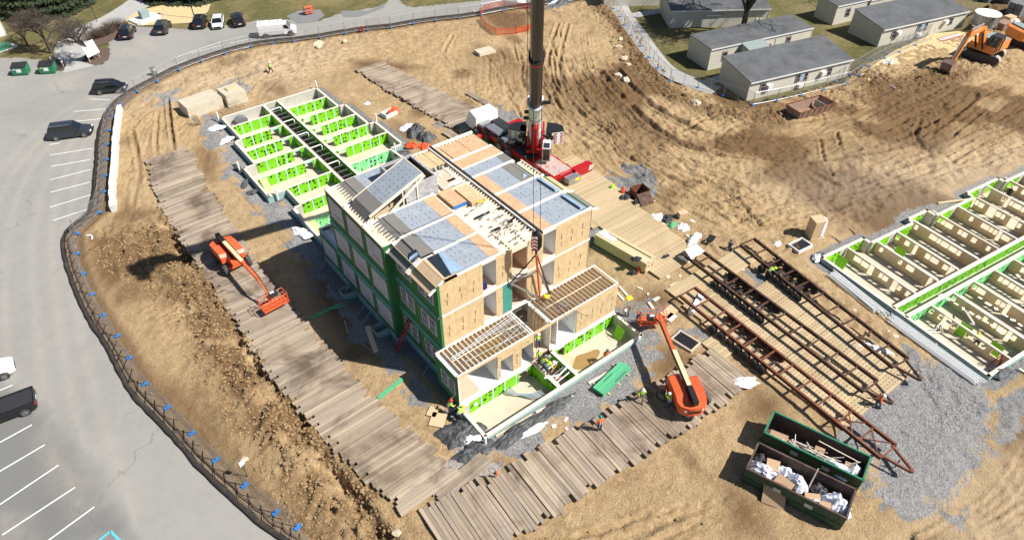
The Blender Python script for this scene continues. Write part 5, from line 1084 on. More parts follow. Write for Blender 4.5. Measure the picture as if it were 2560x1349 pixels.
B(MB().add([cp(-3.6,-1.0,1.5),cp(1.0,-1.0,1.5),cp(1.0,1.0,1.5),cp(-3.6,1.0,1.5),cp(-3.6,-1.0,1.9),cp(1.0,-1.0,1.9),cp(1.0,1.0,1.9),cp(-3.6,1.0,1.9)],[(0,3,2,1),(4,5,6,7),(0,1,5,4),(1,2,6,5),(2,3,7,6),(3,0,4,7)]),'superstructure','red')
for s in (-1,1):
    B(MB().prism([cp(-3.4,s*.95,0)[:2],cp(.5,s*.95,0)[:2],cp(.5,s*.75,0)[:2],cp(-3.4,s*.75,0)[:2]],2.1,3.3),'boom_bracket','red')
# counterweight: stacked slabs, two wings
for s in (-1,1):
    for k in range(2):
        pl_=[cp(-1.5,s*1.25,0)[:2],cp(-1.75,s*2.4,0)[:2],cp(-2.1,s*3.3,0)[:2],cp(-3.2,s*3.2,0)[:2],cp(-3.8,s*2.4,0)[:2],cp(-3.9,s*1.25,0)[:2]]
        if s>0: pl_=pl_[::-1]
        B(MB().prism(pl_,1.2+.8*k,2.0+.8*k-.02),'counterweight_slab','white')
    B(MB().prism(pl_,2.8,2.9),'counterweight_top','black')
    for (r,d) in ((1.3,-1.5),(2.25,-1.72),(2.95,-1.98)):
        a=Vector(cp(d,s*r,1.25)); b=Vector(cp(d-.08,s*(r+.3),1.25)); out=bd*.03
        st_=B(MB().sheet([a+out,b+out,b+out+V(0,0,1.5),a+out+V(0,0,1.5)],.012),'warning_panel','white')
        for k in range(4):
            z=.05+k*.36; p_=MB().add([tuple(a+out*1.9+V(0,0,z)),tuple(b+out*1.9+V(0,0,z+.22)),tuple(b+out*1.9+V(0,0,z+.4)),tuple(a+out*1.9+V(0,0,z+.18))],[(0,1,2,3)]).build('red_stripe',M['red']); p_.parent=st_
            for v in p_.data.vertices: v.co=cr_.matrix_basis.inverted()@v.co
    B(MB().sheet([Vector(cp(-1.62,s*1.75,1.9))+bd*.05,Vector(cp(-1.7,s*2.1,1.9))+bd*.05,Vector(cp(-1.7,s*2.1,2.4))+bd*.05,Vector(cp(-1.62,s*1.75,2.4))+bd*.05],.05),'recess_shade','black')  # raised black plate, the darkness of a recess put into its colour
# operator cab on the right of the boom
c0=Vector(cp(.3,2.0,0)); 
def bxo(f0,f1,r0,r1,z0,z1,nm,m): return B(MB().add([cp(f0,r0,z0),cp(f1,r0,z0),cp(f1,r1,z0),cp(f0,r1,z0),cp(f0,r0,z1),cp(f1,r0,z1),cp(f1,r1,z1),cp(f0,r1,z1)],[(0,1,2,3),(4,7,6,5),(0,4,5,1),(1,5,6,2),(2,6,7,3),(3,7,4,0)]),nm,m)
bxo(1.0,2.9,.95,1.85,1.7,3.4,'operator_cab','white'); bxo(2.905,2.93,1.02,1.78,1.8,3.3,'cab_window','glassdark'); bxo(1.7,2.8,1.04,1.76,3.405,3.44,'roof_window','glassdark'); bxo(1.1,2.7,1.855,1.875,2.2,3.3,'cab_window','glassdark')
for k in range(7): bxo(.6,.65,1.1,1.75,1.9+.2*k,1.94+.2*k,'rung','steel')
for r in (1.3,2.0): B(MB().beam(cp(.62,r*.85,1.8),cp(.62,r*.85,3.5),.05,.05),'ladder_rail','steel')
for k in range(7): bxo(-3.2+.4*k,-3.1+.4*k,-1.6,-1.25,2.1,2.6+.1*(k%2),'machinery','darkmetal')
bxo(-3.1,-1.3,-1.9,-1.2,2.1,2.9,'engine_box','darkmetal'); bxo(-2.6,-1.4,1.2,1.9,2.1,2.8,'winch','black')
BP=Vector((28.1,28.2,3.0)); BT=Vector((9.6,6.5,43.5)); bdir=(BT-BP).normalized()
def bpos(t): return BP+(BT-BP)*t
side=bdir.cross(Vector((0,0,1))).normalized(); upv=side.cross(bdir)
def boomsec(t0,t1,w,h,nm,m):
    rings=[]
    for t in (t0,t1):
        c=bpos(t); ring=[]
        for (a,b) in ((-1,1),(1,1),(1,-.25),(.72,-.72),(.3,-.97),(-.3,-.97),(-.72,-.72),(-1,-.25)): ring.append(c+side*(a*w/2)+upv*(b*h/2))
        rings.append(ring)
    return B(MB().loft(rings),nm,m)
boomsec(-.03,.17,1.42,1.5,'base_section','boom_white'); boomsec(.166,.172,1.7,1.75,'boom_collar','boom_white'); boomsec(.05,.056,1.52,1.6,'boom_collar','boom_white'); boomsec(.11,.113,1.5,1.56,'boom_collar','darkmetal')
boomsec(.171,.345,1.28,1.35,'telescopic_section','boom_dark'); boomsec(.343,.349,1.5,1.55,'boom_collar','red'); boomsec(.348,.354,1.5,1.55,'boom_collar','black'); boomsec(.353,.55,1.14,1.2,'telescopic_section','boom_dark'); boomsec(.55,.78,1.15,1.4,'telescopic_section','boom_dark'); boomsec(.78,1.0,1.12,1.4,'telescopic_section','boom_dark')  # out-of-view upper sections made deeper to strengthen the boom's ground shadow
for (t,s,l) in ((.176,-1,.9),(.10,1,.6),(.13,1,.5),(.005,-1,.9)):
    c=bpos(t)+side*(s*.7); B(MB().beam(c,c+side*(s*l),.35,.25),'hose_reel_bracket','black')
B(MB().tube(bpos(-.03)-upv*1.2+bdir*1.5,bpos(.10)-upv*.85,.42,14),'lift_ram','red'); B(MB().tube(bpos(.05)-upv*.9,bpos(.13)-upv*.8,.2,10),'ram_rod','steel')
B(MB().add([tuple(bpos(.075)-upv*.79+side*.12),tuple(bpos(.075)-upv*.79-side*.12),tuple(bpos(.083)-upv*.79)],[(0,1,2)]),'red_mark','red')
B(MB().box(BT.x-.9,BT.y-.9,BT.z-1.0,BT.x+.5,BT.y+.5,BT.z+.6),'boom_head','boom_dark'); B(MB().beam((BT.x,BT.y,BT.z-.5),(BT.x-1.3,BT.y-1.0,BT.z-1.6),.6,.9),'head_sheave','boom_dark')
HK=Vector((9.05,5.15,11.75))
for d in (-.26,.26): B(MB().tube((BT.x-.9+side.x*d,BT.y-.9+side.y*d,BT.z-1.5),(HK.x+side.x*d,HK.y+side.y*d,HK.z+.5),.022,5),'hoist_rope','darkmetal')
c=BP; B(MB().path([bpos(.0)+side*.95+upv*.4,bpos(.5)+side*.8+upv*.5,bpos(.99)+side*.5+upv*.5],.025,5),'hoist_rope','darkmetal')
hk=thing('hook_block','black crane hook block with red and white chevrons hanging before the front facade','hook block',tuple(HK))
fr=MB(); Rr=side; Fw=Vector((side.y,-side.x,0))
def hpt(a,f,z): return (Rr.x*a+Fw.x*f,Rr.y*a+Fw.y*f,z)
out_=[(-.1,.75),(.3,.7),(.42,.3),(.42,-.45),(.25,-.85),(-.2,-.85),(-.42,-.4),(-.42,.3)]
fr.add([hpt(a,-.2,z) for a,z in out_]+[hpt(a,.2,z) for a,z in out_],[tuple(range(8)),tuple(range(15,7,-1))]+[(i,8+i,8+(i+1)%8,(i+1)%8) for i in range(8)]); fr.build('body',M['black'],hk)
wpn=MB().add([hpt(-.02,s*.215,z) if 0 else hpt(a,.215,z) for a,z in ((-.08,.55),(.38,.5),(.38,-.7),(-.08,-.75))],[(0,1,2,3)]).build('white_plate',M['white'],hk)
wpn2=MB().add([hpt(a,-.215,z) for a,z in ((-.08,.55),(.38,.5),(.38,-.7),(-.08,-.75))],[(0,1,2,3)]).build('white_plate',M['white'],hk)
for s_,pw in ((.222,wpn),(-.222,wpn2)):
    for k in range(4):
        z=.4-k*.32; o=MB().add([hpt(a,s_,zz) for a,zz in ((-.08,z-.16),(.15,z),(.38,z-.16),(.38,z-.32),(.15,z-.16),(-.08,z-.32))],[(0,1,4,5),(1,2,3,4)]).build('red_chevron',M['red']); o.parent=pw
MB().tube((0,0,-.85),(0,0,-1.3),.1,8).build('shank',M['darkmetal'],hk); MB().tube((0,0,.7),(0,0,1.1),.12,8).build('rope_socket',M['darkmetal'],hk)
HB=HK+V(0,0,-1.4); FA=Vector(G3(1271,703,7.0)); FB=Vector(G3(1336,667,7.0)); FC=Vector(G3(1350,745,3.75)); FDp=Vector(G3(1375,738,3.75)); FA.y-=.25; FB.y-=.55
sl_=thing('lifting_slings','orange and brown lifting slings with grey spreader bars below the hook block','lifting gear',tuple(HB))
for a,b,r,m in ((HB,FA,.055,'rust_brown'),(HB,FB,.04,'khaki'),(HB,FC,.09,'netting'),(HB+V(.05,0,0),FDp,.05,'rust_brown'),(HB+V(.1,.05,0),FDp+V(.1,0,0),.04,'rust_brown'),(HB,FB+V(.05,0,-.2),.03,'khaki')): MB().tube(a,b,r,6).build('sling',M[m],sl_,world=True)
for a,b in ((FA,FC),(FA,FB),(FB,FDp)): MB().beam(a,b,.12,.14).build('spreader_bar',M['galv'],sl_,world=True)
MB().ball(tuple(FC+V(.5,-.25,.15)),.32,8,5,(1,1,.5),.35).build('yellow_strap_bundle',M['yellow'],sl_,world=True)
for k in range(4): 
    e=G3([1300,1420,1470,1330][k],[835,800,790,780][k],[3.6,3.6,3.6,3.6][k])
    o=MB().tube(tuple(FDp if k%2 else FC),e,.018,4).build('tag_line',M['black'],sl_,world=True)
# ================================================================ BOOM LIFTS
LW,LR=wheel_mesh(.56,.38),rim_mesh(.56,.38,'galv')
def boom_lift(label,loc,rz,chz,ext,zb,logo=False):
    t=thing('boom_lift',label,'boom lift',loc,rz)
    c,s=math.cos(chz),math.sin(chz); R=lambda x,y:(x*c-y*s,x*s+y*c)
    MB().rbox((0,0,.75),(3.0,1.1,.45),chz).build('chassis',M['orange'],t)
    for x in (-1.25,1.25):
        MB().rbox((*R(x,0),.6),(.3,2.3,.25),chz).build('axle',M['orange'],t)
        for y in (-1.15,1.15): a=R(x,y); w_=part('wheel',LW,t,loc=(a[0],a[1],.5),rot=(0,0,chz)); part('rim',LR,w_)
    MB().tube((0,0,.95),(0,0,1.15),.55,16).build('slewing_ring',M['darkmetal'],t)
    hood=lambda y0,y1:[( -1.7,y0),(1.15,y0),(1.15,y1),(-1.7,y1)]
    for sgn in (-1,1):
        y0,y1=sorted((sgn*.28,sgn*1.15)); x1=1.35 if sgn>0 else .95
        b=MB().loft([[(-1.5,y0,1.1),(-1.5,y1,1.1),(-1.5,y1,1.75),(-1.5,y0,1.95)],[(-.9,y0,1.1),(-.9,y1,1.1),(-.9,y1*1.0,2.0),(-.9,y0,2.15)],[(x1-.3,y0,1.1),(x1-.3,y1,1.1),(x1-.3,y1,1.95),(x1-.3,y0,2.1)],[(x1,y0,1.15),(x1,y1-.12*sgn if sgn>0 else y1,1.15),(x1,y1-.12 if sgn>0 else y1,1.7),(x1,y0,1.85)]]); b.build('engine_hood',M['orange'],t)
    pts=[(-1.5-.75*math.cos(a),1.15*math.sin(a)) for a in np.linspace(-1.57,1.57,9)]
    MB().prism([(-1.5,-1.15)]+pts[1:-1]+[(-1.5,1.15)],.95,1.85).build('counterweight',M['orange'],t)
    MB().box(-2.26,-.5,1.3,-2.255,.5,1.55).build('name_strip',M['black'],t)
    for y in (-.8,.8): MB().rbox((-2.02,y,1.45),(.02,.45,.2),-.75*np.sign(y)).build('white_label',M['white'],t)
    z0=2.3; p0=Vector((-1.75,0,z0)); p1=Vector((ext,0,zb))
    MB().beam(p0-V(.35,0,-.0),p0+V(1.3,0,.0),.42,.5).build('boom_pivot',M['black'],t); MB().beam((-1.3,0,1.9),(.6,.0,2.05),.3,.3).build('lift_cylinder',M['black'],t)
    a=p0.lerp(p1,.08); b_=p0.lerp(p1,.62)
    MB().beam(a,b_,.36,.42).build('main_boom',M['orange'],t); MB().beam(a+V(0,0,.225),b_+V(0,0,.225),.34,.02).build('boom_top',M['cream'],t)
    MB().beam(b_-V(.3,0,0),p1,.26,.3).build('fly_boom',M['orange'],t)
    MB().path([a+V(.2,.26,.1),b_+V(0,.26,.1),p1+V(0,.2,.05)],.05,6).build('hose_carrier',M['black'],t)
    j1=p1+V(1.4,.0,-.75); MB().beam(p1,j1,.16,.22).build('jib',M['orange'],t); MB().beam(p1+V(.1,.12,.1),j1+V(0,.12,.14),.08,.08).build('jib_rod',M['darkmetal'],t)
    bx,by,bz=j1.x+.25,-1.1,max(j1.z-1.0,.25)
    fl_=MB().box(bx,by,bz,bx+1.0,by+2.4,bz+.06).build('basket_floor',M['orange'],t)
    rl=MB()
    for z in (.1,.55,1.08):
        for p,q in (((bx,by),(bx+1,by)),((bx+1,by),(bx+1,by+2.4)),((bx+1,by+2.4),(bx,by+2.4)),((bx,by+2.4),(bx,by))): rl.tube((*p,bz+z),(*q,bz+z),.03,5)
    for x in (0,1):
        for y in (0,.6,1.2,1.8,2.4): rl.tube((bx+x,by+y,bz),(bx+x,by+y,bz+1.08),.025,5)
    for y in (.3,.9,1.5,2.1): rl.tube((bx+1,by+y,bz),(bx+1,by+y,bz+.55),.02,5)
    rl.build('basket_rail',M['orange'],t)
    MB().box(bx-.12,.0,bz+.7,bx+.3,.75,bz+1.15).build('control_box',M['darkmetal'],t); MB().box(bx-.05,.1,bz+1.155,bx+.2,.5,bz+1.17).build('control_panel',M['white'],t)
    MB().beam(j1,(bx,.1,bz+.3),.3,.5).build('rotator',M['orange'],t)
    for y in (-.7,1.5): MB().path([(bx-.02,y,bz+.1),(bx-.5,y-.2,bz+.2),(bx-.5,y-.2,bz+.9),(bx,y,bz+1.0)],.02,5).build('guard_bar',M['darkmetal'],t)
    return t
boom_lift('orange boom lift parked on the long timber road with its basket lowered towards the viewer',(-7.55,32.0,GZ+.3),math.radians(-86),.0,6.7,2.35)
boom_lift('orange boom lift at the front cross road, boom reaching towards the pit corner',(14.75,-6.9,GZ+.3),math.radians(60),math.radians(35),6.4,2.25)
# ================================================================ RIGHT FOUNDATION (low timber framed)
f2=thing('foundation','unfinished right-hand foundation with rows of low timber framed pony walls and green sheathing','foundation',(*O2,GZ),A2)
def q3(s,t,z): return (*Q(s,t),z)
def qbox(s0,s1,t0,t1,z0,z1,nm,m,par=None):
    c=MB(); c.prism([Q(s0,t1),Q(s1,t1),Q(s1,t0),Q(s0,t0)],z0,z1); return c.build(nm,M[m],par or f2,world=True)
mb=MB(); mb.prism([(x,y) for x,y in F2[::-1]],FD-.2,FD); mb.build('floor_slab',M['slab'],f2,world=True)
n=len(F2L)
for i in range(n):
    (a,b),(c,d)=F2L[i],F2L[(i+1)%n]
    if a==c and a==40: continue
    L=math.hypot(c-a,d-b); dx,dy=(c-a)/L,(d-b)/L; nx,ny=-dy,dx   # inward for this order
    P1=(a+nx*.15,b+ny*.15); P2=(c+nx*.15,d+ny*.15)
    MB().beam(q3(*P1,(FD-.05)/2),q3(*P2,(FD-.05)/2),.26,-FD-.05).build('outer_wall',M['concwall'],f2,world=True)
    MB().beam(q3(*P1,-.02),q3(*P2,-.02),.3,.06).build('sill_plate',M['lumberpale'],f2,world=True)
    MB().beam(q3(a-nx*.02,b-ny*.02,-.6),q3(c-nx*.02,d-ny*.02,-.6),.03,.9).build('waterproof_coating',M['tealwall'],f2,world=True)
    if b<3 and d<3 and L>3:
        k=.3
        while k<L-1: 
            if not(2.4<k<3.6): MB().beam(q3(a+dx*k+nx*.3,b+dy*k+ny*.3,-.75),q3(a+dx*(k+1.18)+nx*.3,b+dy*(k+1.18)+ny*.3,-.75),.025,1.25).build('green_panel',M['lime' if k<1.5 else 'limeprint'],f2,world=True)
            k+=1.22
# corridor walls
for t0,sgn in ((8.4,-1),(9.75,1)):
    qbox(0.3,40,t0-.1,t0+.1,FD,-.05,'corridor_wall','lumber'); qbox(.1,40,t0-.2,t0+.2,-.05,.01,'sill_plate','lumberpale')
    k=.4
    while k<36: qbox(k,k+1.18,t0+(.11 if sgn<0 else -.135),t0+(.135 if sgn<0 else -.11),FD+.02,-.08,'green_panel','limeprint'); qbox(k-.05,k+.05,t0+(.137 if sgn<0 else -.14),t0+(.14 if sgn<0 else -.137),FD+.02,-.08,'seam_tape','limetape'); k+=1.22
    k=.4
    if sgn>0:
        while k<20: qbox(k,k+1.18,t0+.11,t0+.135,FD+.02,-.08,'green_panel','limemint'); k+=1.22
def pony(s,t0,t1,seed,ht=-.05):
    r=random.Random(seed)
    qbox(s-.09,s+.09,t0,t1,ht-.09,ht,'top_plate','plate' if seed%2 else 'lumberpale'); qbox(s-.07,s+.07,t0,t1,FD,FD+.07,'bottom_plate','lumber')
    t=t0+.02
    while t<t1-.3:
        w_=r.choice([.45,.45,.6,.9]); e=min(t+w_,t1)
        qbox(s-.07,s+.07,t,t+.06,FD+.07,ht-.09,'stud','lumber')
        k=r.random()
        if k<.55: qbox(s-.075,s+.075,t+.06,e,FD+.07,FD+.55,'infill_board','lumber'); qbox(s-.075,s+.075,t+.06,e,ht-.26,ht-.09,'header','lumber')  # sides darker than the top plate, their shading put into the wood colour
        elif k<.9: qbox(s-.075,s-.03,t+.06,e,FD+.07,ht-.09,'infill_board','ply' if k>.8 else 'lumber')
        t=e
for i,s in enumerate((3.7,7.1,10.3,13.5,16.8,20.0,23.3,26.5,29.8,33,36.3)):
    t0=[.35,1.2,1.2,.6,.6,1.6,1.6,.75,.75,1.5,1.5][i]; pony(s,t0,8.25,i)
for i,s in enumerate((3.6,6.9,10.1,13.4,16.6,19.9,23.1,26.4)): pony(s,9.9,17.5,20+i)
for (s,t) in ((2.1,.6),(8.4,2.6),(4.2,12.6),(4.4,15.4)): 
    o=MB().sheet([q3(s,t,-.15),q3(s+.02,t+1.1,-.15),q3(s-.35,t+1.1,FD+.02),q3(s-.37,t,FD+.02)],.03).build('green_sheet',M['lime']); tag(o,'bright green sheet leaning on '+{(2.1,.6):'the first bay corner of the right foundation',(8.4,2.6):'the second framed wall of the right foundation',(4.2,12.6):'the lower framed wall left of the worker',(4.4,15.4):'the lower framed wall right of the worker'}[(s,t)],'sheet')
for k in range(5): 
    o=MB().beam(q3(7.6+.12*k,10.5,FD+.3),q3(4.6+.1*k,13.4,-.0),.07,.07).build('pvc_pipe',M['pvc']); tag(o,'long white pipe resting across the lower framed walls','pipe',group='white pipes across the right foundation') if k<2 else bpy.data.objects.remove(o)
o=MB().path([q3(1.2,10.6,FD+.1),q3(2.6,11.6,FD+.12),q3(4.0,11.2,FD+.3)],.05,6).path([q3(1.0,11.0,FD+.1),q3(2.7,12.0,FD+.12),q3(4.1,11.4,FD+.3)],.05,6).build('white_conduit',M['pvc']); tag(o,'pair of bent white conduits on the floor of the lower first bay','conduit')
for k,(s,t,rz) in enumerate(((11.8,9.2,.2),(13.5,10.2,.6))):pass
crumple('red_bundle','small red bundle on the corridor wall of the right foundation','bundle',2425,720,.5,.25,.15,'red',0)
def scatter_small(name,label,cat,pts,mat,sz,z=GZ+.02,group=None,flat=True):
    for i,(px,py) in enumerate(pts):
        g=G(px,py,z); a,b=U(*sz),U(*sz)*.6; o=MB().rbox((0,0,.015),(a,b,.025 if flat else .1)).build(name,M[mat]); o.location=(*g,z+.02); o.rotation_euler=(U(-.05,.05),U(-.05,.05),U(0,3)); tag(o,label,cat,group)
scatter_small('wood_offcut','short pale timber offcut lying on top of a pony wall in the right foundation','offcut',[(2352,738),(2372,748),(2390,760),(2408,772),(2428,783),(2446,793),(2465,805),(2482,815),(2500,830),(2520,843),(2450,745),(2470,760),(2490,772),(2512,788),(2532,800),(2550,812),(2545,690),(2556,700)],'lumberpale',(.35,.6),.0,'timber offcuts on the pony walls')
# pvc pipe bundle along left edge
pb=thing('pipe_stack','long stack of white plastic pipes along the near left edge of the right foundation','pipes',(*Q(-1.1,13),GZ+.1),A2-math.pi/2)
for k in range(13): MB().tube((-3.8+U(-.5,.3),-.5+.09*k,.08+.07*(k%3)),(4.8+U(-.4,.2),-.45+.085*k,.08+.07*(k%3)),.06,6).build('pipe',M['pvc'],pb)
pb=thing('pipe_stack','messier stack of white pipes by the corner of the right foundation, near the slab wall','pipes',(*Q(-1.0,5.2),GZ+.1),A2-math.pi/2-.05)
for k in range(11): MB().tube((-3.2+U(-.4,.6),-.5+.1*k,.1+.07*(k%3)),(3.0+U(-.6,.6),-.6+.1*k+U(-.1,.1),.1+.07*(k%3)),.06,6).build('pipe',M['pvc'],pb)
crumple('packaging_heap','heap of white and grey packaging beside the right foundation corridor end','rubbish heap',2180,872,2.6,1.2,.5,'whitefilm',GZ,-1.0); crumple('packaging_heap','dark plastic heap beside the white packaging at the right foundation','rubbish heap',2168,862,1.2,1.4,.35,'tarp',GZ,-.8)
crumple('packaging_heap','white bag at the front left corner of the right foundation','rubbish heap',2042,645,1.3,.8,.4,'whitefilm',GZ)
o=MB().rbox((0,0,.25),(.8,.5,.4),.3).build('cardboard_box',M['cardboard']); g=G(2162,847); o.location=(*g,GZ+.1); tag(o,'open cardboard box on the white pipes','box')
o=thing('step_ladder','pink red steel step ladder in the bottom corner of the right foundation','ladder',(*Q(3.2,16.9),FD))
for a,b in (((-.3,-.3),(-.1,0)),((.3,-.3),(.1,0)),((-.3,.4),(-.1,0)),((.3,.4),(.1,0))): MB().tube((a[0],a[1],0),(b[0],b[1],1.5),.03,5).build('leg',M['red'],o)
for k in range(4): MB().beam((-.28+.05*k,-.27+.07*k,.3*k+.2),(.28-.05*k,-.27+.07*k,.3*k+.2),.05,.03).build('rung',M['red'],o)
# ================================================================ ROLL-OFF CONTAINERS
def rolloff(label,rim,rimmat,seed,h=1.75,lab=True):
    c=[G(*p,GZ+h) for p in rim]; ax=(c[0][0]+c[3][0])/2; ay=(c[0][1]+c[3][1])/2; bx=(c[1][0]+c[2][0])/2; by=(c[1][1]+c[2][1])/2
    L=math.hypot(bx-ax,by-ay); rz=math.atan2(by-ay,bx-ax); W_=(math.hypot(c[0][0]-c[3][0],c[0][1]-c[3][1])+math.hypot(c[1][0]-c[2][0],c[1][1]-c[2][1]))/2
    t=thing('rolloff_container',label,'waste container',(ax,ay,GZ),rz); w=W_/2
    MB().box(0,-w,.15,L,w,.25).build('floor',M['binwall'],t)
    for s in (-1,1): MB().box(0,s*w-.03,.25,L,s*w+.03,h-.05).build('side_wall',M['rollgreen'],t); MB().box(.03,s*(w-.05)-.012,.26,L-.03,s*(w-.05)+.012,h-.05).build('inner_lining',M['binwall'],t)
    for x in (0.0,L): MB().box(x-.03,-w,.25,x+.03,w,h-.05).build('end_wall',M['rollgreen'],t); xx=x+(.06 if x==0 else -.06); MB().box(xx-.012,-w+.04,.26,xx+.012,w-.04,h-.05).build('inner_lining',M['binwall'],t)
    for a,b in (((-.06,-w),(L+.06,-w)),((-.06,w),(L+.06,w)),((0,-w),(0,w)),((L,-w),(L,w))): MB().beam((*a,h),(*b,h),.13,.11).build('top_rail',M[rimmat],t)
    k=.35
    while k<L: 
        for s in (-1,1): MB().box(k-.04,s*(w+.03)-.05,.2,k+.04,s*(w+.03)+.05,h-.06).build('side_rib',M['rollgreen'],t)
        k+=.62
    for s in (-1,1): MB().box(0,s*(w+.05)-.03,.75,L,s*(w+.05)+.03,.83).build('waist_rail',M['rollgreen'],t)
    for s in (-.5,.5): MB().box(-.2,s*w-.06,0,L+.1,s*w+.06,.15).build('skid',M['rust'],t)
    for k in (.3,.62): MB().box(L*k,-w-.095,.95,L*k+.55,-w-.083,1.35).build('label_plate',M['wrapwhite'],t)
    return t,L,w
rt1,L1,w1_=rolloff('green open waste container with bright green rim full of white strips',((1933,1028),(2175,1139),(2160,1202),(1914,1080)),'rollrim',1)
rt2,L2,w2_=rolloff('nearest green waste container with dark rim, cardboard and white bags inside',((1894,1104),(2136,1222),(2120,1296),(1869,1172)),'binwall',2)
def inbin(t,name,label,cat,mbd,mat):
    o=mbd.build(name,M[mat]); o.matrix_basis=t.matrix_basis.copy(); tag(o,label,cat); return o
for (a,b,c,d,z,lab) in ((1.0,-.2,1.3,.5,1.0,'brown cardboard sheet standing in the rear container left end'),(3.9,.1,.7,.45,1.2,'square board in the middle of the rear container'),(6.1,-.1,.7,.6,1.2,'square board near the right end of the rear container')): inbin(rt1,'board',lab,'board',MB().rbox((a,b,z),(c,d,.05),.1,(.5,0,0)),'cardboard')
b=MB(); r=random.Random(3)
for k in range(46):
    x=r.uniform(.4,5.5); y=r.uniform(-.95,.2); b.beam((x,y,r.uniform(.6,1.1)),(x+r.uniform(.8,1.6),y-r.uniform(-.1,.4),r.uniform(.7,1.25)),.035,.03)
inbin(rt1,'plastic_strips','tangle of cream white plastic strips lying in the rear container','strips',b,'plate')
b=MB()
for k in range(5): b.beam((2.0+k*.9,.5-.2*k,1.15),(2.2+k*1.1,-.9+.3*k,1.75),.05,.05)
b.beam((1.9,-.3,1.4),(5.4,-.5,1.5),.06,.06); b.beam((3.6,.7,1.4),(6.6,.45,1.45),.06,.06); inbin(rt1,'timber_strips','long pale battens sticking out of the rear container','timber',b,'lumberpale')
def bag(t,x,y,z,sx,sy,h,mat,lab,seed,name='waste_bag'):
    o=crumple(name,lab,'bag',0,0,sx,sy,h,mat,0,0,9,seed); o.matrix_basis=t.matrix_basis@Matrix.Translation((x,y,z)); return o
bag(rt1,5.6,-.6,.9,2.2,1.0,.5,'bagwhite','white plastic film heaped at the right end of the rear container',5); bag(rt1,.9,-.7,.9,1.4,.5,.3,'bagwhite','white plastic film at the left end of the rear container',6); bag(rt1,6.5,-.2,1.1,.6,1.3,.5,'bagwhite','white film standing against the far right corner of the rear container',16)
bag(rt2,1.1,-.4,1.0,1.8,1.2,.75,'bagwhite','big white bag at the left end of the nearest container',7); bag(rt2,3.4,.1,.95,1.3,1.2,.8,'bagwhite','white bag in the middle of the nearest container beside the batten',8); bag(rt2,2.3,.5,.95,1.2,.7,.6,'bagwhite','white bag by the far wall of the nearest container',9)
bag(rt2,6.2,-.1,1.0,1.6,1.6,.85,'bagwhite','large white bag at the right end of the nearest container',10); bag(rt2,4.9,.4,.9,1.2,.9,.5,'tarp','black plastic bag in the nearest container',11); bag(rt2,.5,.6,1.0,.8,.7,.5,'tarp','black bag in the left corner of the nearest container',12); bag(rt2,4.9,-.75,1.0,.9,.6,.4,'bagwhite','small crumpled white wrap at the near wall of the nearest container',13)
for (a,b,c,d,z,ry,lab) in ((1.5,.35,.95,.8,1.35,.3,'tan cardboard box flap at the left of the nearest container'),(2.6,-.75,1.25,.8,1.45,-.2,'brown cardboard sheet over the near edge of the nearest container'),(4.6,-.6,1.1,.5,1.3,.5,'folded cardboard in the nearest container middle'),(5.5,-.8,.8,.5,1.35,.4,'cardboard piece near the right end of the nearest container')): inbin(rt2,'cardboard',lab,'cardboard',MB().rbox((a,b,z),(c,d,.03),ry,(.35,.1,0)),'cardboard')
inbin(rt2,'batten','pale batten standing upright in the nearest container','timber',MB().beam((4.2,.3,.9),(4.25,1.1,2.3),.09,.05),'lumberpale')
o=MB().sheet([G3(1903,1253,GZ+.1),G3(1960,1275,GZ+.1),G3(1970,1213,1.1),G3(1913,1192,1.1)],.03).build('cardboard',M['cardboard']); tag(o,'brown cardboard sheet leaning outside the nearest container','cardboard')
# ================================================================ SMALL DUMPSTERS, BINS, VAULTS
def dumpster(label,px,py,rz,open_=False):
    g=G(px,py); t=thing('dumpster',label,'dumpster',(*g,GZ),rz)
    MB().prof([(-.0,.15),(1.35,.15),(1.5,1.0),(1.35,1.45),(0,1.15)][::-1],-1.0,1.0).build('body',M['dumpgreen'],t)
    MB().sheet([(-.03,-1.02,1.2),(1.37,-1.02,1.5),(1.37,-.02,1.5),(-.03,-.02,1.2)],.05).build('lid',M['darkmetal'],t); MB().sheet([(-.03,.02,1.2),(1.37,.02,1.5),(1.37,1.02,1.5),(-.03,1.02,1.2)],.05).build('lid',M['darkmetal'],t)
    for k in range(6): MB().sheet([(.0,-.95+.33*k,1.27),(1.3,-.95+.33*k,1.55),(1.3,-.9+.33*k,1.55),(0,-.9+.33*k,1.27)],.02).build('lid_rib',M['black'],t)
    MB().box(-.02,-.3,.5,-.005,.35,1.0).build('white_label',M['white'],t); MB().box(-.02,.45,.9,-.005,.75,1.05).build('yellow_label' if not open_ else 'white_label',M['yellow'] if not open_ else M['white'],t)
    for s in (-1.05,1.05): MB().box(.2,s-.05,.6,1.2,s+.05,.8).build('fork_pocket',M['dumpgreen'],t)
dumpster('green dumpster with black lids, leftmost on the car park edge',53,190,math.radians(63),True); dumpster('green dumpster with black lids and yellow label, under the bare tree',121,186,math.radians(63))
o=thing('utility_box','dark green low utility box on a grey pad at the left picture edge','utility box',(*G(12,122),GZ),.3); MB().box(-1.4,-1,.0,1.6,1.2,.12).build('pad',M['concrete'],o); MB().box(-1.2,-.7,.12,.8,.7,.75).build('cabinet',M['dumpgreen'],o)
o=thing('transformer','grey green electrical transformer cabinet on a white concrete pad','transformer',(*G(365,50),GZ),.25); MB().box(-2.2,-1.4,0,2.2,1.5,.35).build('pad',M['white'],o); MB().loft([[(-.7,-.5,.35),(.7,-.5,.35),(.7,.5,.35),(-.7,.5,.35)],[(-.7,-.45,1.5),(.7,-.45,1.5),(.7,.4,1.7),(-.7,.4,1.7)]]).build('cabinet',M['bluegrey_roof'],o)
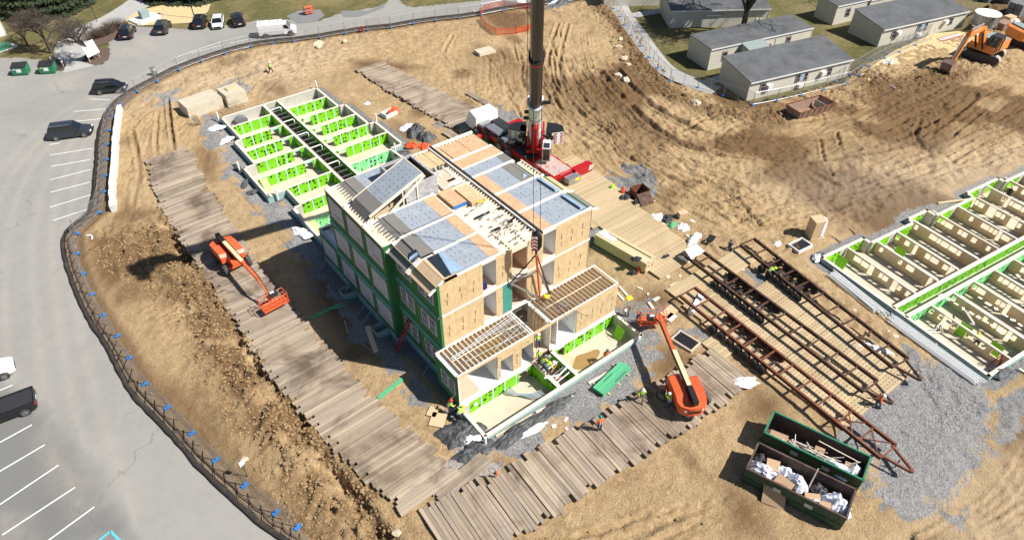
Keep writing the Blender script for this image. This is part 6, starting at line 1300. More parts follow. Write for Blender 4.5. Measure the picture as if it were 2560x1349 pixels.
for px,py in ((345,62),(385,64)): MB().tube((-1.9 if px==345 else 2.1,-1.7,0),(-1.9 if px==345 else 2.1,-1.7,1),.06,6).build('bollard',M['galv'],o)
def vault(label,p,sz,rz,mat='precast',name='concrete_vault',lid=False,z=None):
    g=G(*p); t=thing(name,label,'concrete box',(*g,GZ),rz); a,b,h=sz
    if lid=='open':
        for x0,y0,x1,y1 in ((-a/2,-b/2,a/2,-b/2+.14),(-a/2,b/2-.14,a/2,b/2),(-a/2,-b/2+.14,-a/2+.14,b/2-.14),(a/2-.14,-b/2+.14,a/2,b/2-.14)): MB().box(x0,y0,0,x1,y1,h).build('side_wall',M[mat],t)
        MB().box(-a/2+.14,-b/2+.14,0,a/2-.14,b/2-.14,.1).build('dark_inside',M['black'],t)
    else:
        MB().loft([[(-a/2,-b/2,0),(a/2,-b/2,0),(a/2,b/2,0),(-a/2,b/2,0)],[(-a/2+.08,-b/2+.08,h),(a/2-.08,-b/2+.08,h),(a/2-.08,b/2-.08,h),(-a/2+.08,b/2-.08,h)]]).build('body',M[mat],t)
        if lid: MB().box(-.6,-.4,h,.8,.7,h+.12).build('hatch_cover',M['lumber'],t); MB().box(-.5,-.3,h+.12,.7,.6,h+.2).build('hatch_board',M['ply'],t)
    return t
vault('long precast concrete tank at the far left corner behind the rear foundation',(507,272),(4.9,3.2,1.5),.08); vault('smaller precast concrete vault with a board covered hatch, right of the long one',(585,252),(2.9,3.0,1.7),.08,lid=True)
vault('flat pale concrete slab lying on the bare dirt behind the crane',(1212,132),(2.9,1.9,.45),-.1,name='concrete_slab'); vault('low white concrete frame with a red hose bundle on it',(973,288),(1.9,1.3,.55),.15,'whiteblock',lid='open',name='planter_box')
crumple('hose_bundle','red orange hose bundle resting in the white concrete frame','hose',985,279,1.2,.9,.75,'netting',GZ+.3)
vault('white catch basin frame with dark grate near the wrapped pallet',(1999,617),(2.1,1.5,.35),-.12,'whiteblock',lid='open',name='catch_basin'); vault('pale catch basin frame with dark grate near the lift basket',(1713,856),(1.5,2.2,.3),.12,'precast',lid='open',name='catch_basin')
for px,py,a in ((1999,614,0),(1713,852,0)):
    t=thing('drain_grate','dark iron grate set in the '+('basin near the wrapped pallet' if px>1900 else 'basin near the lift basket'),'grate',(*G(px,py,GZ+.28),GZ+.22),-.1 if px>1900 else .12); lx,ly=(.85,.55) if px>1900 else (.55,.9)
    for k in range(9): MB().beam((-lx,-ly+2*ly*k/8,0),(lx,-ly+2*ly*k/8,0),.05,.05).build('bar',M['darkmetal'],t)
    for k in range(7): MB().beam((-lx+2*lx*k/6,-ly,.03),(-lx+2*lx*k/6,ly,.03),.04,.04).build('bar',M['darkmetal'],t)
o=MB().tube((0,0,-.1),(0,0,.12),.35,14).build('manhole_ring',M['rust_bin']); o.location=(*G(1097,308),GZ); tag(o,'round brown manhole ring beside the rear timber road','manhole'); crumple('white_rock','small white stone in the damp patch by the rear foundation','rock',918,260,.9,.6,.25,'white')
for px,py,w_,d_,lab in ((955,868-0,.8,.8,0),(940,800-5,.8,.8,0)):pass
def well(label,x,y,w_,d_): 
    t=thing('window_well',label,'window well',(x,y,GZ))
    for a,b,c,d in ((-w_/2,-d_/2,w_/2,-d_/2+.1),(-w_/2,d_/2-.1,w_/2,d_/2),(-w_/2,-d_/2+.1,-w_/2+.1,d_/2-.1)): MB().box(a,b,-.5,c,d,.4).build('side_wall',M['tealwall'],t); MB().box(a-.02,b-.0,.4,c,d,.46).build('rim',M['timber'],t)
well('small teal window well on the shaded face, nearest the ladder',-.5,15.2,1.2,1.1); well('small teal window well on the shaded face, beside the white drain pipe',-.5,21.4,1.2,1.1)
for k,(a,b) in enumerate((((-1.4,20.6),(.1,21.8)),((-1.4,17.8),(.1,18.6)),((-1.5,16.6),(0,17.4)),((-.4,8.2),(.9,8.9)),((-1.2,25.6),(.1,26.6)))): o=MB().beam((*a,.05),(*b,.25),.07,.07).build('form_brace',M['galv']); tag(o,'grey brace bar sticking out from the shaded foundation edge','brace',group='brace bars along the shaded face')
# steel bin and rusty box
t=thing('steel_bin','rusty open steel skip with sloping ribbed sides near the trailers houses','skip',(*G(2022,282),GZ),math.radians(-12))
b0=[(-2.9,-1.0,.1),(2.3,-1.0,.1),(2.3,1.0,.1),(-2.9,1.0,.1)]; b1=[(-3.2,-1.3,1.35),(2.8,-1.3,1.35),(2.8,1.3,1.35),(-3.2,1.3,1.35)]
for i in range(4): j=(i+1)%4; MB().sheet([b0[i],b0[j],b1[j],b1[i]],.06).build('side_plate',M['rust_bin'],t)
MB().quad(*b0).build('floor',M['rust_bin'],t); MB().box(1.6,-.9,.2,1.65,.9,1.2).build('inner_plate',M['slab'],t)
for k in range(6): x=-2.6+k*1.0; MB().beam((x,-1.02,.12),(x,-1.36,1.32),.12,.1).build('rib',M['rust'],t)
for a,b in ((0,1),(1,2),(2,3),(3,0)): MB().beam(b1[a],b1[b],.12,.1).build('rim',M['rust'],t)
MB().beam((2.8,-1.2,1.2),(3.6,-1.1,1.0),.1,.1).build('tow_bar',M['rust'],t); MB().beam((2.8,1.2,1.2),(3.6,1.1,1.0),.1,.1).build('tow_bar',M['rust'],t); MB().beam((3.6,-1.1,1.0),(3.6,1.1,1.0),.1,.1).build('tow_bar',M['rust'],t)
t=thing('steel_box','rusty open steel box with its lid folded down beside the slatted road','box',(*G(1597,490),GZ),-.2)
for a in ((-.85,-.7,.0,.85,-.66,.9),(-.85,.66,0,.85,.7,1.1),(-.85,-.66,0,-.81,.66,1.1),(.81,-.66,0,.85,.66,1.1)): MB().box(*a).build('side_plate',M['rust'],t)
MB().box(-.8,-.65,.02,.8,.65,.05).build('floor',M['black'],t); MB().sheet([(-.9,-.72,.9),(.8,-.72,.9),(.8,-1.9,.05),(-.9,-1.9,.05)],.04).build('lid',M['rust_brown'],t)
# ================================================================ PALLETS, LUMBER, SHEETS
t=thing('wrapped_pallet','tall shrink wrapped pallet of boxes and bags standing near the right foundation','pallet',(*G(2035,590),GZ),math.radians(-25))
for k in range(3): MB().box(-.8,-.65+.58*k,0,.8,-.5+.58*k,.12).build('pallet_board',M['lumber'],t)
for k in range(5): MB().box(-.8+.36*k,-.65,.12,-.62+.36*k,.65,.15).build('pallet_board',M['lumber'],t)
for k in range(7): MB().box(-.78,-.62,.16+.3*k,.1,.62,.44+.3*k).build('carton',M['cardboard'] if 0 else M['rollpink'] if 'rollpink' in M else M['ply'],t)
for k in range(7): MB().ball((.42,0,.32+.3*k),.42,10,5,(.9,1.45,.4),.03).build('white_sack',M['whitefilm'],t,smooth=True)
MB().box(-.8,-.64,2.27,.5,.64,2.29).build('top_card',M['ply'],t)
t=thing('lumber_bundle','long golden timber bundle with white wrapped end on the ground right of the building','timber stack',(*G(1562,640,GZ),GZ),math.radians(-83))
for k in range(6):
    for j in range(9): MB().box(-3.4+U(-.1,.05),-.75+.17*j,.1+.2*k,3.0+U(-.1,.15),-.6+.17*j,.1+.2*k+.185).build('plank',M['lumber'],t)
MB().box(-3.3,-.4,1.31,-1.4,.4,1.33).build('white_cover',M['whitefilm'],t)
for j in range(3): MB().box(-2.5,.3+.1*j,1.31,2.9,.38+.1*j,1.42).build('plank',M['lumber'],t)
for x in (-2.8,0,2.5): MB().box(x,-.9,0,x+.1,.9,.1).build('bearer',M['timber'],t)
crumple('jacket_pile','dark jackets and red gear thrown on the end of the lumber bundle','clothes',1590,648,.9,.7,.35,'darkcloth',1.05); crumple('tool_bag','bright orange red tool bag at the foot of the lumber bundle','bag',1598,676,.7,.6,.55,'orangestick'); crumple('tool_bag','dark tool bag at the foot of the lumber bundle','bag',1583,682,1.0,.6,.4,'darkcloth')
crumple('jacket_pile','dark maroon jacket lying on the slatted road','clothes',1664,641,.8,.4,.2,'darkcloth',-.1)
crumple('bucket_cluster','small tool bucket and cord on the dirt near the lumber','tools',1626,668,.6,.5,.3,'rust_bin')
t=thing('green_board_stack','stack of long green boards on bearers near the front cross road','board stack',(*G(1530,950,GZ),GZ),.16)
for k in range(6): 
    for j in range(3): MB().box(-1.95+U(-.05,.05),-.55+.37*j,.1+.06*k,1.9+U(-.05,.05),-.2+.37*j,.1+.06*k+.052).build('board',M['greenboard'],t)
for x in (-1.4,0,1.3): MB().box(x,-.8,0,x+.1,1.0,.1).build('bearer',M['lumber'],t)
MB().box(-.3,-.5,.47,1.2,-.44,.474).build('printed_line',M['darkmetal'],t); MB().box(-.9,.2,.47,.3,.25,.474).build('printed_line',M['darkmetal'],t)
def board(label,p,q,w_=.25,th=.06,mat='lumberpale',z=GZ+.06,name='timber_board',cat='board',z2=None):
    o=MB().beam(G3(*p,z),G3(*q,z2 or z),w_,th).build(name,M[mat]); return tag(o,label,cat)
board('pale board beside the green board stack',(1472,957),(1548,915),.22); board('pale timber board on the edge of the front pit gravel',(1340,1030),(1432,988),.2,.12); board('narrow board on the dirt above the front cross road',(1364,1122),(1400,1110),.12); board('short timber by the red tool above the cross road',(1385,1125),(1415,1105),.14); board('long wooden board lying in the shade below the left face',(918,815),(940,880),.45,.06,'lumber')
board('long green strip board left of the front box',(945,995),(1008,945),.35,.1,'greenboard'); board('green strip boards in the shade',(775,795),(850,760),.3,.06,'greenboard'); board('green strip board crossing in the shade',(808,775),(860,765),.2,.06,'greenboard',z=GZ+.1); board('white metal rail lying in shade below the ladder',(884,845),(928,875),.08,.06,'galv'); board('thin pale stake standing in the shade',(861,800),(870,830),.05,.05,'lumberpale')
board('pale board near the rear end of the nearest trailer',(1675,715),(1702,703),.2); board('short board in front of the lift basket',(1622,755),(1634,772),.25); board('scrap timber beside the basket of the front lift',(1660,790),(1690,765),1.0,.05,'ply'); board('scrap plywood piece beside the front lift basket',(1670,800),(1685,785),.7,.05,'lumberpale'); board('pale board at the right building end on the ground',(1548,715),(1570,740),.2); board('pale board lying beside the right end of the front box',(1540,728),(1560,750),.2)
board('thin bent pale lath beside the rusty box',(1652,483),(1668,490),.08); board('thin pale lath on the dirt',(1628,507),(1645,497),.08); board('timber strip on dirt left of the right foundation',(2080,590),(2105,605),.12,.05,'rust_bin'); board('second timber strip on the dirt left of the right foundation',(2120,568),(2142,585),.12,.05,'rust_bin'); board('long timber beam beside the far bay of the right foundation',(2345,508),(2425,498),.2,.15,'lumber'); board('pale pole near the bottom of the right foundation',(2548,920),(2570,935),.15)
board('long timber on the dirt at the edge of the front foundation gravel',(1240,1090),(1330,1035),.12,.12,'lumber'); board('small timber lying at the corner of the black tarps',(1195,1140),(1212,1160),.15,.08,'lumber')
for (p,lab) in (((1218-100,1030),0),):pass
for (px,py,a,b,rz,lab) in ((1095,1050,1.3,1.2,.7,'square plywood sheet on the dirt near the two crouching workers'),(1082,1030,.9,.8,.6,'small plywood piece behind the square sheet')): o=MB().rbox((0,0,.03),(a,b,.03),rz).build('plywood_sheet',M['ply']); o.location=(*G(px,py),GZ+.06); tag(o,lab,'plywood sheet')
scatter_small('wood_scrap','small pale wood scrap on the dirt','wood scrap',[(1385,1065),(1420,1075),(1415,1048),(1600,720),(1620,735),(1640,748),(1645,745),(1835,665),(1855,672),(2135,775),(2300,840),(2130,770),(2290,930),(2245,912),(760,188),(1190,1010),(1668,455),(1655,448),(2215,420),(1905,415),(1720,590),(1660,560),(1700,690),(1670,692),(2225,830),(2240,840)],'lumberpale',(.3,.65),GZ+.02,'small wood scraps on the dirt')
crumple('white_wrap','white plastic wrap lying on the slatted mat road, left piece','wrap',1637,545,2.0,1.2,.3,'whitefilm',GZ,.2); crumple('white_wrap','white plastic wrap by the green cable pile, right piece','wrap',1708,568,1.5,1.0,.3,'whitefilm',GZ,.5); crumple('white_wrap','small white wrap scrap near the dirt track','wrap',1728,555,.9,.8,.2,'whitefilm'); crumple('white_wrap','white wrap left on the timber road near the front lift','wrap',1864,955,2.2,.9,.3,'whitefilm',-.1,-.6)
crumple('cable_pile','dark cable and gear pile between the white wraps','cables',1668,548,1.5,1.0,.5,'darkmetal'); crumple('cable_pile','green cable pile between the white wraps','cables',1680,563,.9,.8,.35,'greenboard'); crumple('cable_pile','yellow tangled cord on the boards by the right front box','cables',1572,745,.8,.5,.25,'yellow'); crumple('white_pipe_scrap','white cross shaped scrap near the far trailer','scrap',1943,610,1.2,.6,.25,'white')
o=MB().rbox((0,0,.35),(1.0,.7,.7),-.4).build('cardboard_box',M['ply']); o.location=(*G(1705,543),GZ); tag(o,'brown box on the dirt right of the cable pile','box')
crumple('equipment_pile','black and red power tools and hoses beside the rusty box','tools',1562,498,1.6,1.2,.6,'darkmetal'); crumple('equipment_pile','orange generator beside the rusty box','generator',1557,484,.9,.6,.8,'orangestick'); crumple('equipment_pile','lime green compressor beside the slatted road','compressor',1531,473,.6,.6,.7,'hivis'); crumple('equipment_pile','small black pump on the dirt beside the slatted road','pump',1588,512,.9,.6,.7,'darkmetal')
for (px,py,sx,sy,h,mt,lab) in ((1155,1085,3.0,2.6,.55,'tarp','large black crumpled sheeting at the front left corner of the pit'),(1185,1128,2.6,1.6,.5,'tarp','black crumpled sheeting nearest the cross road corner'),(1180,1100,1.5,1.0,.45,'whitefilm','white sheeting edge inside the black pile at the pit corner'),(1290,1080,3.9,1.2,.38,'tarp','black sheeting heap along the front foundation wall, left part'),(1375,1026,3.9,1.1,.35,'tarp','black sheeting heap along the front foundation wall, right part'),(1335,1073,2.6,.5,.22,'whitefilm','white sheeting strip under the front black heap'),
    (1040,330,2.6,2.2,1.0,'tarp','black sheeting heap behind the building, near the rear foundation'),(1065,345,2.4,1.8,.8,'tarp','black sheeting heap behind the building, right part'),(1020,322,1.8,1.0,.7,'whitefilm','white lined sheet roll at the black heap behind the building'),(1030,365,1.2,1.6,.5,'netting','orange hose tangle left of the black heap behind the building'),(1062,368,1.6,1.2,.5,'netting','orange hose tangle right of the black heap behind the building'),(1005,385,2.0,1.2,.3,'tarp','black sheet between rear foundation and roof edge'),
    (542,322,1.8,1.0,.5,'whitefilm','white sheet heap left of the rear foundation, upper'),(567,352,1.6,1.0,.5,'whitefilm','white sheet heap left of the rear foundation, lower'),(595,470-50,.6,2.2,.2,'tarp','black strap of sheeting along the rear foundation wall, first'),(612,460,.6,2.0,.2,'tarp','black strap of sheeting along the rear foundation wall, second'),(630,480,1.4,.6,.2,'tarp','black strap of sheeting along the rear foundation wall, third'),(755,582,1.3,2.2,.35,'whitefilm','pale netting heap beside the foundation by the boom shadow'),
    (2050,640,1.5,.7,.2,'tarp','black sheeting edge at the left corner of the right foundation'),(2500,930,2.4,1.0,.4,'tarp','black sheeting at the bottom of the right foundation')):
    crumple('plastic_sheeting',lab,'sheeting',px,py,sx,sy,h,mt,GZ,-.03 if 1250<px<1400 else U(-.5,.5))
t=thing('wheelbarrow','black wheelbarrow tipped on the dirt beside the middle trailer','wheelbarrow',(*G(1775,607),GZ),.3)
MB().loft([[(-.3,-.2,.3),(.3,-.2,.3),(.3,.2,.3),(-.3,.2,.3)],[(-.5,-.35,.65),(.55,-.35,.65),(.55,.35,.65),(-.5,.35,.65)]]).build('tray',M['black'],t); w_=part('wheel',TW,t,loc=(.65,0,.2),scale=(.4,.4,.4))
for s in (-1,1): MB().tube((-.9,s*.32,.55),(.65,s*.1,.2),.025,5).build('handle',M['lumber'],t); MB().tube((-.2,s*.25,.3),(-.3,s*.3,0),.02,5).build('leg',M['darkmetal'],t)
o=MB().box(-.7,-.25,0,.7,.25,.5).build('wrapped_beams',M['whitefilm']);
for v in o.data.vertices: v.co.x*=2.0
o.location=(*G(1740,765),GZ); o.rotation_euler=(0,0,math.radians(26)-.1); tag(o,'blue and white wrapped beam bundle lying under the nearest trailer','bundle')
for k in range(3): s_=MB().box(-1.3+1.0*k,-.252,.1,-.9+1.0*k,-.255,.4).build('blue_print',M['blue']); s_.parent=o
# rebar and gravel side things
t=thing('rebar_mats','grey steel reinforcing bars leaning beside the precast tanks','rebar',(*G(575,278),GZ),.1)
for k in range(16): MB().tube((-2.4+.28*k,-.9,.05),(-2.6+.28*k,.6,.9 if k>5 else .3),.025,5).build('bar',M['darkmetal'],t)
for k in range(5): MB().tube((-5.0+.15*k,-.8,.0),(-5.2+.15*k,-.6,1.5),.03,5).build('bar',M['darkmetal'],t)
for (px,py,h) in ((601,213,.9),(598,228,.5)): o=MB().tube((0,0,0),(0,0,h+.4),.03,5).build('stake',M['darkmetal']); o.location=(*G(px,py),GZ); tag(o,'thin dark stake by the precast vault'+(' , taller' if h>.6 else ''),'stake')
t=thing('marker_stake','red topped wooden stake standing on the short timber mat','stake',(*G(1242,1197),GZ)); MB().beam((0,0,0),(-.05,.0,1.5),.06,.06).build('post',M['lumber'],t); MB().beam((.0,0,.5),(-.03,0,1.2),.11,.11).build('red_flag',M['orangestick'],t)
t=thing('small_sign','small white sign on a green post beside the road fence','sign',(*G(619,1190),GZ),.3); MB().beam((0,0,0),(0,0,1.9),.06,.05).build('post',M['rollgreen'],t); MB().box(-.2,-.05,1.5,.2,-.03,2.05).build('sign_plate',M['white'],t)
o=MB().path([(0,0,0),(.15,.4,.02),(.05,.8,.03),(-.25,1.0,.02)],.09,6).build('white_pipe_scrap',M['pvc']); o.location=(*G(231,600),GZ+.1); tag(o,'curved white pipe scrap on the soil inside the fence','scrap')
for (px,py,s,lab) in ((612,1150,.5,'pale boulder near the small sign'),(990,1288+45,.5,'pale boulder by the dark timber corner'),(1545,120,.9,'tan boulder on the upper dirt bank'),(1560,150,1.1,'pair of tan boulders mid bank'),(1552,100,1.0,'topmost tan boulder on the bank'),(1570,165,.9,'lowest tan boulder of the bank row'),(1545,190,.8,'grey white boulder below the bank'),(1565,203,1.1,'largest white boulder below the bank'),(1535,203,.5,'small white boulder left of the largest'),(1738,262,1.3,'round tan boulder near the lower bank'),(2342,865-5,.3,'tiny stone near the gravel'),(862,105,.7,'brown boulder near the road fence'),(795,118,.9,'flat tan rock near the white van'),(1185,275-245,.5,'stone inside the orange netting')):
    o=MB().ball((0,0,0),s*.6,8,5,(1.2,.9,.6),.25).build('boulder',M['boulder'] if 'white' not in lab else M['precast']); o.location=(*G(px,py),GZ+.15*s); o.rotation_euler=(0,0,U(0,3)); tag(o,lab,'boulder')
fl=FLP; fr=FRP
# ================================================================ TEMPORARY FENCE, SOCK, BLOCK WALL
FH=1.85
def fence_panel(p,q,label,group,blue=True):
    p,q=Vector(p),Vector(q); L=(q-p).length; rz=math.atan2(q.y-p.y,q.x-p.x)
    t=thing('fence_panel',label,'fence panel',(p.x,p.y,GZ),rz,group)
    fr=MB()
    for x in (.03,L/2,L-.03): fr.tube((x,0,.08),(x,0,FH),.024,6)
    for z in (.12,FH): fr.tube((.03,0,z),(L-.03,0,z),.022,6)
    fr.build('frame',M['galv'],t); MB().quad((.03,.004,.12),(L-.03,.004,.12),(L-.03,.004,FH),(.03,.004,FH)).build('mesh_infill',M['chainlink'],t)
    if blue:
        MB().rbox((0,0,.07),(.3,.52,.14),0).build('blue_foot',M['blue'],t)
        MB().tube((0,0,.1),(.0,.55,.05),.03,5).build('foot_bar',M['galv'],t)
def fence_run(pts,name,group,side=None):
    for i in range(len(pts)-1):
        p,q=pts[i],pts[i+1]; L=math.hypot(q[0]-p[0],q[1]-p[1]); n=max(1,round(L/3.4))
        for k in range(n):
            a=(p[0]+(q[0]-p[0])*k/n,p[1]+(q[1]-p[1])*k/n); b=(p[0]+(q[0]-p[0])*(k+1)/n,p[1]+(q[1]-p[1])*(k+1)/n); fence_panel(a,b,name+', '+nth(group)+' along the run',group,blue=(k==0 or L>7))
fence_run(fl[1:16],'blue footed mesh fence panel beside the left road','fence panels along the left road')
fence_run(fl[15:28],'blue footed mesh fence panel on the road bend','fence panels on the road bend')
fence_run(fl[27:],'blue footed mesh fence panel along the top road','fence panels along the top road')
fence_run(fr[:10],'blue footed mesh fence panel beside the footpath','fence panels along the footpath')
fence_run(fr[9:],'blue footed mesh fence panel before the pale houses','fence panels before the pale houses')
fence_run(W([(2090,205),(2180,150),(2250,118),(2330,84)]),'rear row mesh fence panel toward the white tank','rear row of fence panels')
def offs(pts,d):
    o=[]
    for i,p in enumerate(pts):
        a=Vector(pts[min(i+1,len(pts)-1)])-Vector(pts[max(i-1,0)]); a.normalize(); o.append((p[0]-a.y*d,p[1]+a.x*d))
    return o
sp_=spl(fl,5)
def sock(name,label,pts,r,mat,z=GZ+.12,cat='silt sock'):
    mb=MB(); rings=[]
    for i,p in enumerate(pts):
        a=Vector(pts[min(i+1,len(pts)-1)])-Vector(pts[max(i-1,0)]); a.normalize(); rr=r*(1+U(-.12,.12)); n=8
        rings.append([(p[0]-a.y*rr*math.cos(t),p[1]+a.x*rr*math.cos(t),z+rr*.8*math.sin(t)) for t in [2*math.pi*k/n for k in range(n)]])
    mb.loft(rings); o=mb.build(name,M[mat],smooth=True); tag(o,label,cat); return o
sg=1 if Vector(offs(sp_,1)[40]).x<sp_[40][0] else -1
sock('silt_sock','black filter sock snaking along the road edge outside the blue footed fence',[ (p[0]+U(-.05,.05),p[1]+U(-.05,.05)) for p in offs(sp_,sg*1.15)],.2,'sock')
sock('silt_sock','thinner second filter sock between the black sock and the fence',[ (p[0]+U(-.08,.08),p[1]+U(-.08,.08)) for p in offs(sp_,sg*.62)],.09,'mulch',GZ+.06)
mb=MB(); e=offs(sp_,sg*1.35); f_=offs(sp_,sg*.1); mb.add([(*a,-.335) for a in e]+[(*a,-.335) for a in f_],[(i,i+1,len(e)+i+1,len(e)+i) for i in range(len(e)-1)]); o=mb.build('verge',M['baresoil']); tag(o,kind='structure')
mb=MB()
a_=offs(sp_,sg*.95); b_=offs(sp_,sg*.25)
for i in range(2,len(a_)-3,2): mb.tube((*a_[i],GZ+.3),(*b_[i+2],GZ+.1),.025,4); mb.tube((*a_[i],GZ+.25),(*a_[i+2],GZ+.22),.02,4)
o=mb.build('tie_cables',M['black']); tag(o,'black tie cables looping between the filter sock and the fence','cables')
# white block wall behind the fence
wl=[Vector(G(*p)) for p in ((303,276),(297,320),(292,365),(290,420),(285,475),(287,530))]
t=thing('block_wall','low white concrete block retaining wall along the car park edge','wall',(wl[0].x,wl[0].y,GZ))
BK=MB().box(-.6,-.3,-.3,.6,.3,.3).mesh('block',M['whiteblock'])
for a,b in zip(wl,wl[1:]):
    L=(b-a).length; n=max(1,round(L/1.22)); rz=math.atan2(b.y-a.y,b.x-a.x)
    for k in range(n):
        c=a.lerp(b,(k+.5)/n)-wl[0]
        part('block',BK,t,loc=(c.x+U(-.04,.04),c.y+U(-.04,.04),.43+U(-.02,.02)),rot=(0,0,rz+U(-.03,.03)),scale=(L/n/1.24,.92,1.42))
# orange netting ring
net=W([(1200,40),(1212,28),(1260,18),(1325,25),(1345,60),(1320,78),(1290,85),(1240,88),(1215,72),(1200,50)])
t=thing('safety_netting','orange plastic safety netting ring fencing off a dirt hole at the top','netting',(*net[0],GZ))
mb=MB()
for i in range(len(net)-1): mb.quad((*net[i],GZ),(*net[i+1],GZ),(*net[i+1],GZ+1.1+U(-.2,.1)),(*net[i],GZ+1.1))
mb.build('net',M['orangenet'],t,world=True)
for p in net[:-1]: MB().tube((*p,GZ),(*p,GZ+1.3),.03,5).build('stake',M['darkmetal'],t,world=True)
# hydrant
t=thing('hydrant','small red fire hydrant standing just inside the top fence','hydrant',(*G(906,80),GZ)); MB().tube((0,0,0),(0,0,.75),.14,10).build('barrel',M['red'],t); MB().ball((0,0,.78),.17,8,4).build('cap',M['red'],t); MB().tube((-.25,0,.5),(.25,0,.5),.07,8).build('outlet',M['red'],t)
# ================================================================ VEHICLES
def car(label,p,rz,L=4.7,Wd=1.85,H=1.65,paintm='carblack',kind='suv',name='parked_car',cat='car',group=None):
    g=G(*p,-.3); t=thing(name,label,cat,(*g,-.335),rz,group); w=Wd/2; h=L/2
    belt=.98 if kind!='sedan' else .88; hood=.92 if kind!='sedan' else .78
    def ring(x,wd,z0,z1): return [(x,-wd*.93,z0),(x,wd*.93,z0),(x,wd,z0+.2),(x,wd,z1-.16),(x,wd*.93,z1-.02),(x,wd*.55,z1+.02),(x,-wd*.55,z1+.02),(x,-wd*.93,z1-.02),(x,-wd,z1-.16),(x,-wd,z0+.2)]
    st=[(-h,.82,.45,.75*belt+.1),(-h+.1,.93,.3,belt-.02),(-h+.5,1,.22,belt),(-.4,1,.22,belt),(.9 if kind!='pickup' else .9,1,.22,belt),(h-.75,.99,.22,hood),(h-.25,.92,.28,hood-.12),(h,.78,.4,hood-.3)]
    MB().loft([ring(x,w*s,a,b) for x,s,a,b in st]).build('body',M[paintm],t,smooth=False)
    if kind=='pickup':
        xs=(-.35,.05,1.0,1.75)
    elif kind=='sedan': xs=(-h+.55,-h+1.25,.55,1.35)
    else: xs=(-h+.12,-h+.5,.45,1.3)
    z1=H-.04
    gl=[(xs[0],w*.93,belt-.03),(xs[1],w*.76,z1),(xs[2],w*.76,z1),(xs[3],w*.93,belt-.05)]
    b=MB(); vs=[]
    for x,ww,z in gl: vs+=[(x,-ww,z),(x,ww,z)]
    b.add(vs,[(0,1,3,2),(2,3,5,4),(4,5,7,6),(0,2,4,6),(1,7,5,3)]); b.build('windows',M['carglass'],t)
    MB().loft([[(xs[1]-.06,-w*.72,z1-.02),(xs[1]-.06,w*.72,z1-.02),(xs[1]-.0,w*.6,z1+.05),(xs[1],-w*.6,z1+.05)],[((xs[1]+xs[2])/2,-w*.77,z1-.02),((xs[1]+xs[2])/2,w*.77,z1-.02),((xs[1]+xs[2])/2,w*.62,z1+.08),((xs[1]+xs[2])/2,-w*.62,z1+.08)],[(xs[2]+.05,-w*.74,z1-.02),(xs[2]+.05,w*.74,z1-.02),(xs[2],w*.6,z1+.045),(xs[2],-w*.6,z1+.045)]]).build('roof',M[paintm],t)
    for s in (-1,1):
        MB().beam((xs[1],s*w*.765,z1),(xs[0],s*w*.935,belt-.02),.09,.05).build('pillar',M[paintm],t); MB().beam((xs[2],s*w*.765,z1),(xs[3],s*w*.935,belt-.04),.07,.05).build('pillar',M[paintm],t)
        for x in ((xs[1]+xs[2])/2-.1,(xs[1]+.45)): MB().beam((x,s*w*.775,z1),(x,s*w*.94,belt-.02),.07,.04).build('pillar',M[paintm],t)
        MB().rbox((xs[3]-.35,s*(w+.1),belt+.02),(.12,.2,.14)).build('mirror',M[paintm],t)
        if kind in('suv','wagon'): MB().beam((xs[1]+.1,s*w*.62,z1+.12),(xs[2]-.1,s*w*.62,z1+.12),.04,.04).build('roof_rail',M['steel'],t)
        MB().rbox((h-.12,s*w*.62,hood-.24),(.16,.4,.14)).build('headlight',M['light_clear'],t); MB().rbox((-h+.08,s*w*.8,belt-.18),(.1,.22,.24)).build('tail_light',M['light_red'],t)
    MB().box(-h-.01,-.26,.6,-h+.03,.26,.72).build('number_plate',M['white'],t); MB().box(h-.03,-.5,.35,h+.01,.5,.55).build('grille',M['black'],t)
    if kind=='pickup': MB().box(-h+.12,-w+.14,belt-.02,-.42,w-.14,belt+.035).build('bed_opening',M['darkmetal'],t); [MB().box(-h+.1,s*(w-.08)-.05,belt,-.4,s*(w-.08)+.05,belt+.1).build('bed_rail',M[paintm],t) for s in(-1,1)]; MB().box(-h+.02,-w+.05,belt,-h+.1,w-.05,belt+.1).build('tailgate',M[paintm],t)
    for x in (-h+.95,h-.95):
        for s in (-1,1): MB().tube((x,s*(w-.3),.36),(x,s*(w+.012),.36),.43,16).build('wheel_arch',M['black'],t); w_=part('wheel',CW,t,loc=(x,s*(w-.08),.35)); part('rim',CR,w_)
    return t
CW,CR=wheel_mesh(.36,.26),rim_mesh(.36,.28)
def ang(p,q): a,b=G(*p),G(*q); return math.atan2(b[1]-a[1],b[0]-a[0])
car('charcoal estate SUV parked in the left bays, roof rails on top',(181,338),ang((132,348),(236,334)),5.1,1.98,1.74,'carcharcoal','wagon')
car('black compact SUV by the fence at the bend of the road',(279,228),ang((248,228),(322,222)),4.4,1.85,1.62)
car('black SUV parked first in the top row, nearest the bare tree',(322,88),ang((318,103),(332,72)),4.6); car('dark SUV with roof rails parked second in the top row',(410,76),ang((405,90),(420,62)),4.7,paintm='carcharcoal')
car('black SUV parked left of the white sedan',(503,62),ang((500,74),(507,48)),4.6); car('white sedan parked between two black SUVs',(547,62),ang((550,50),(546,75)),4.6,1.82,1.42,'carwhite','sedan'); car('black SUV parked right of the white sedan',(597,58),ang((602,68),(592,46)),4.5)
car('black pickup truck with open bed cut by the left picture edge',(0,1040),ang((66,1018),(-40,1058)),5.6,2.0,1.85,'carblack','pickup'); car('white car whose nose just shows at the left picture edge',(-35,948),ang((-60,958),(10,930)),4.6,1.85,1.6,'carwhite')
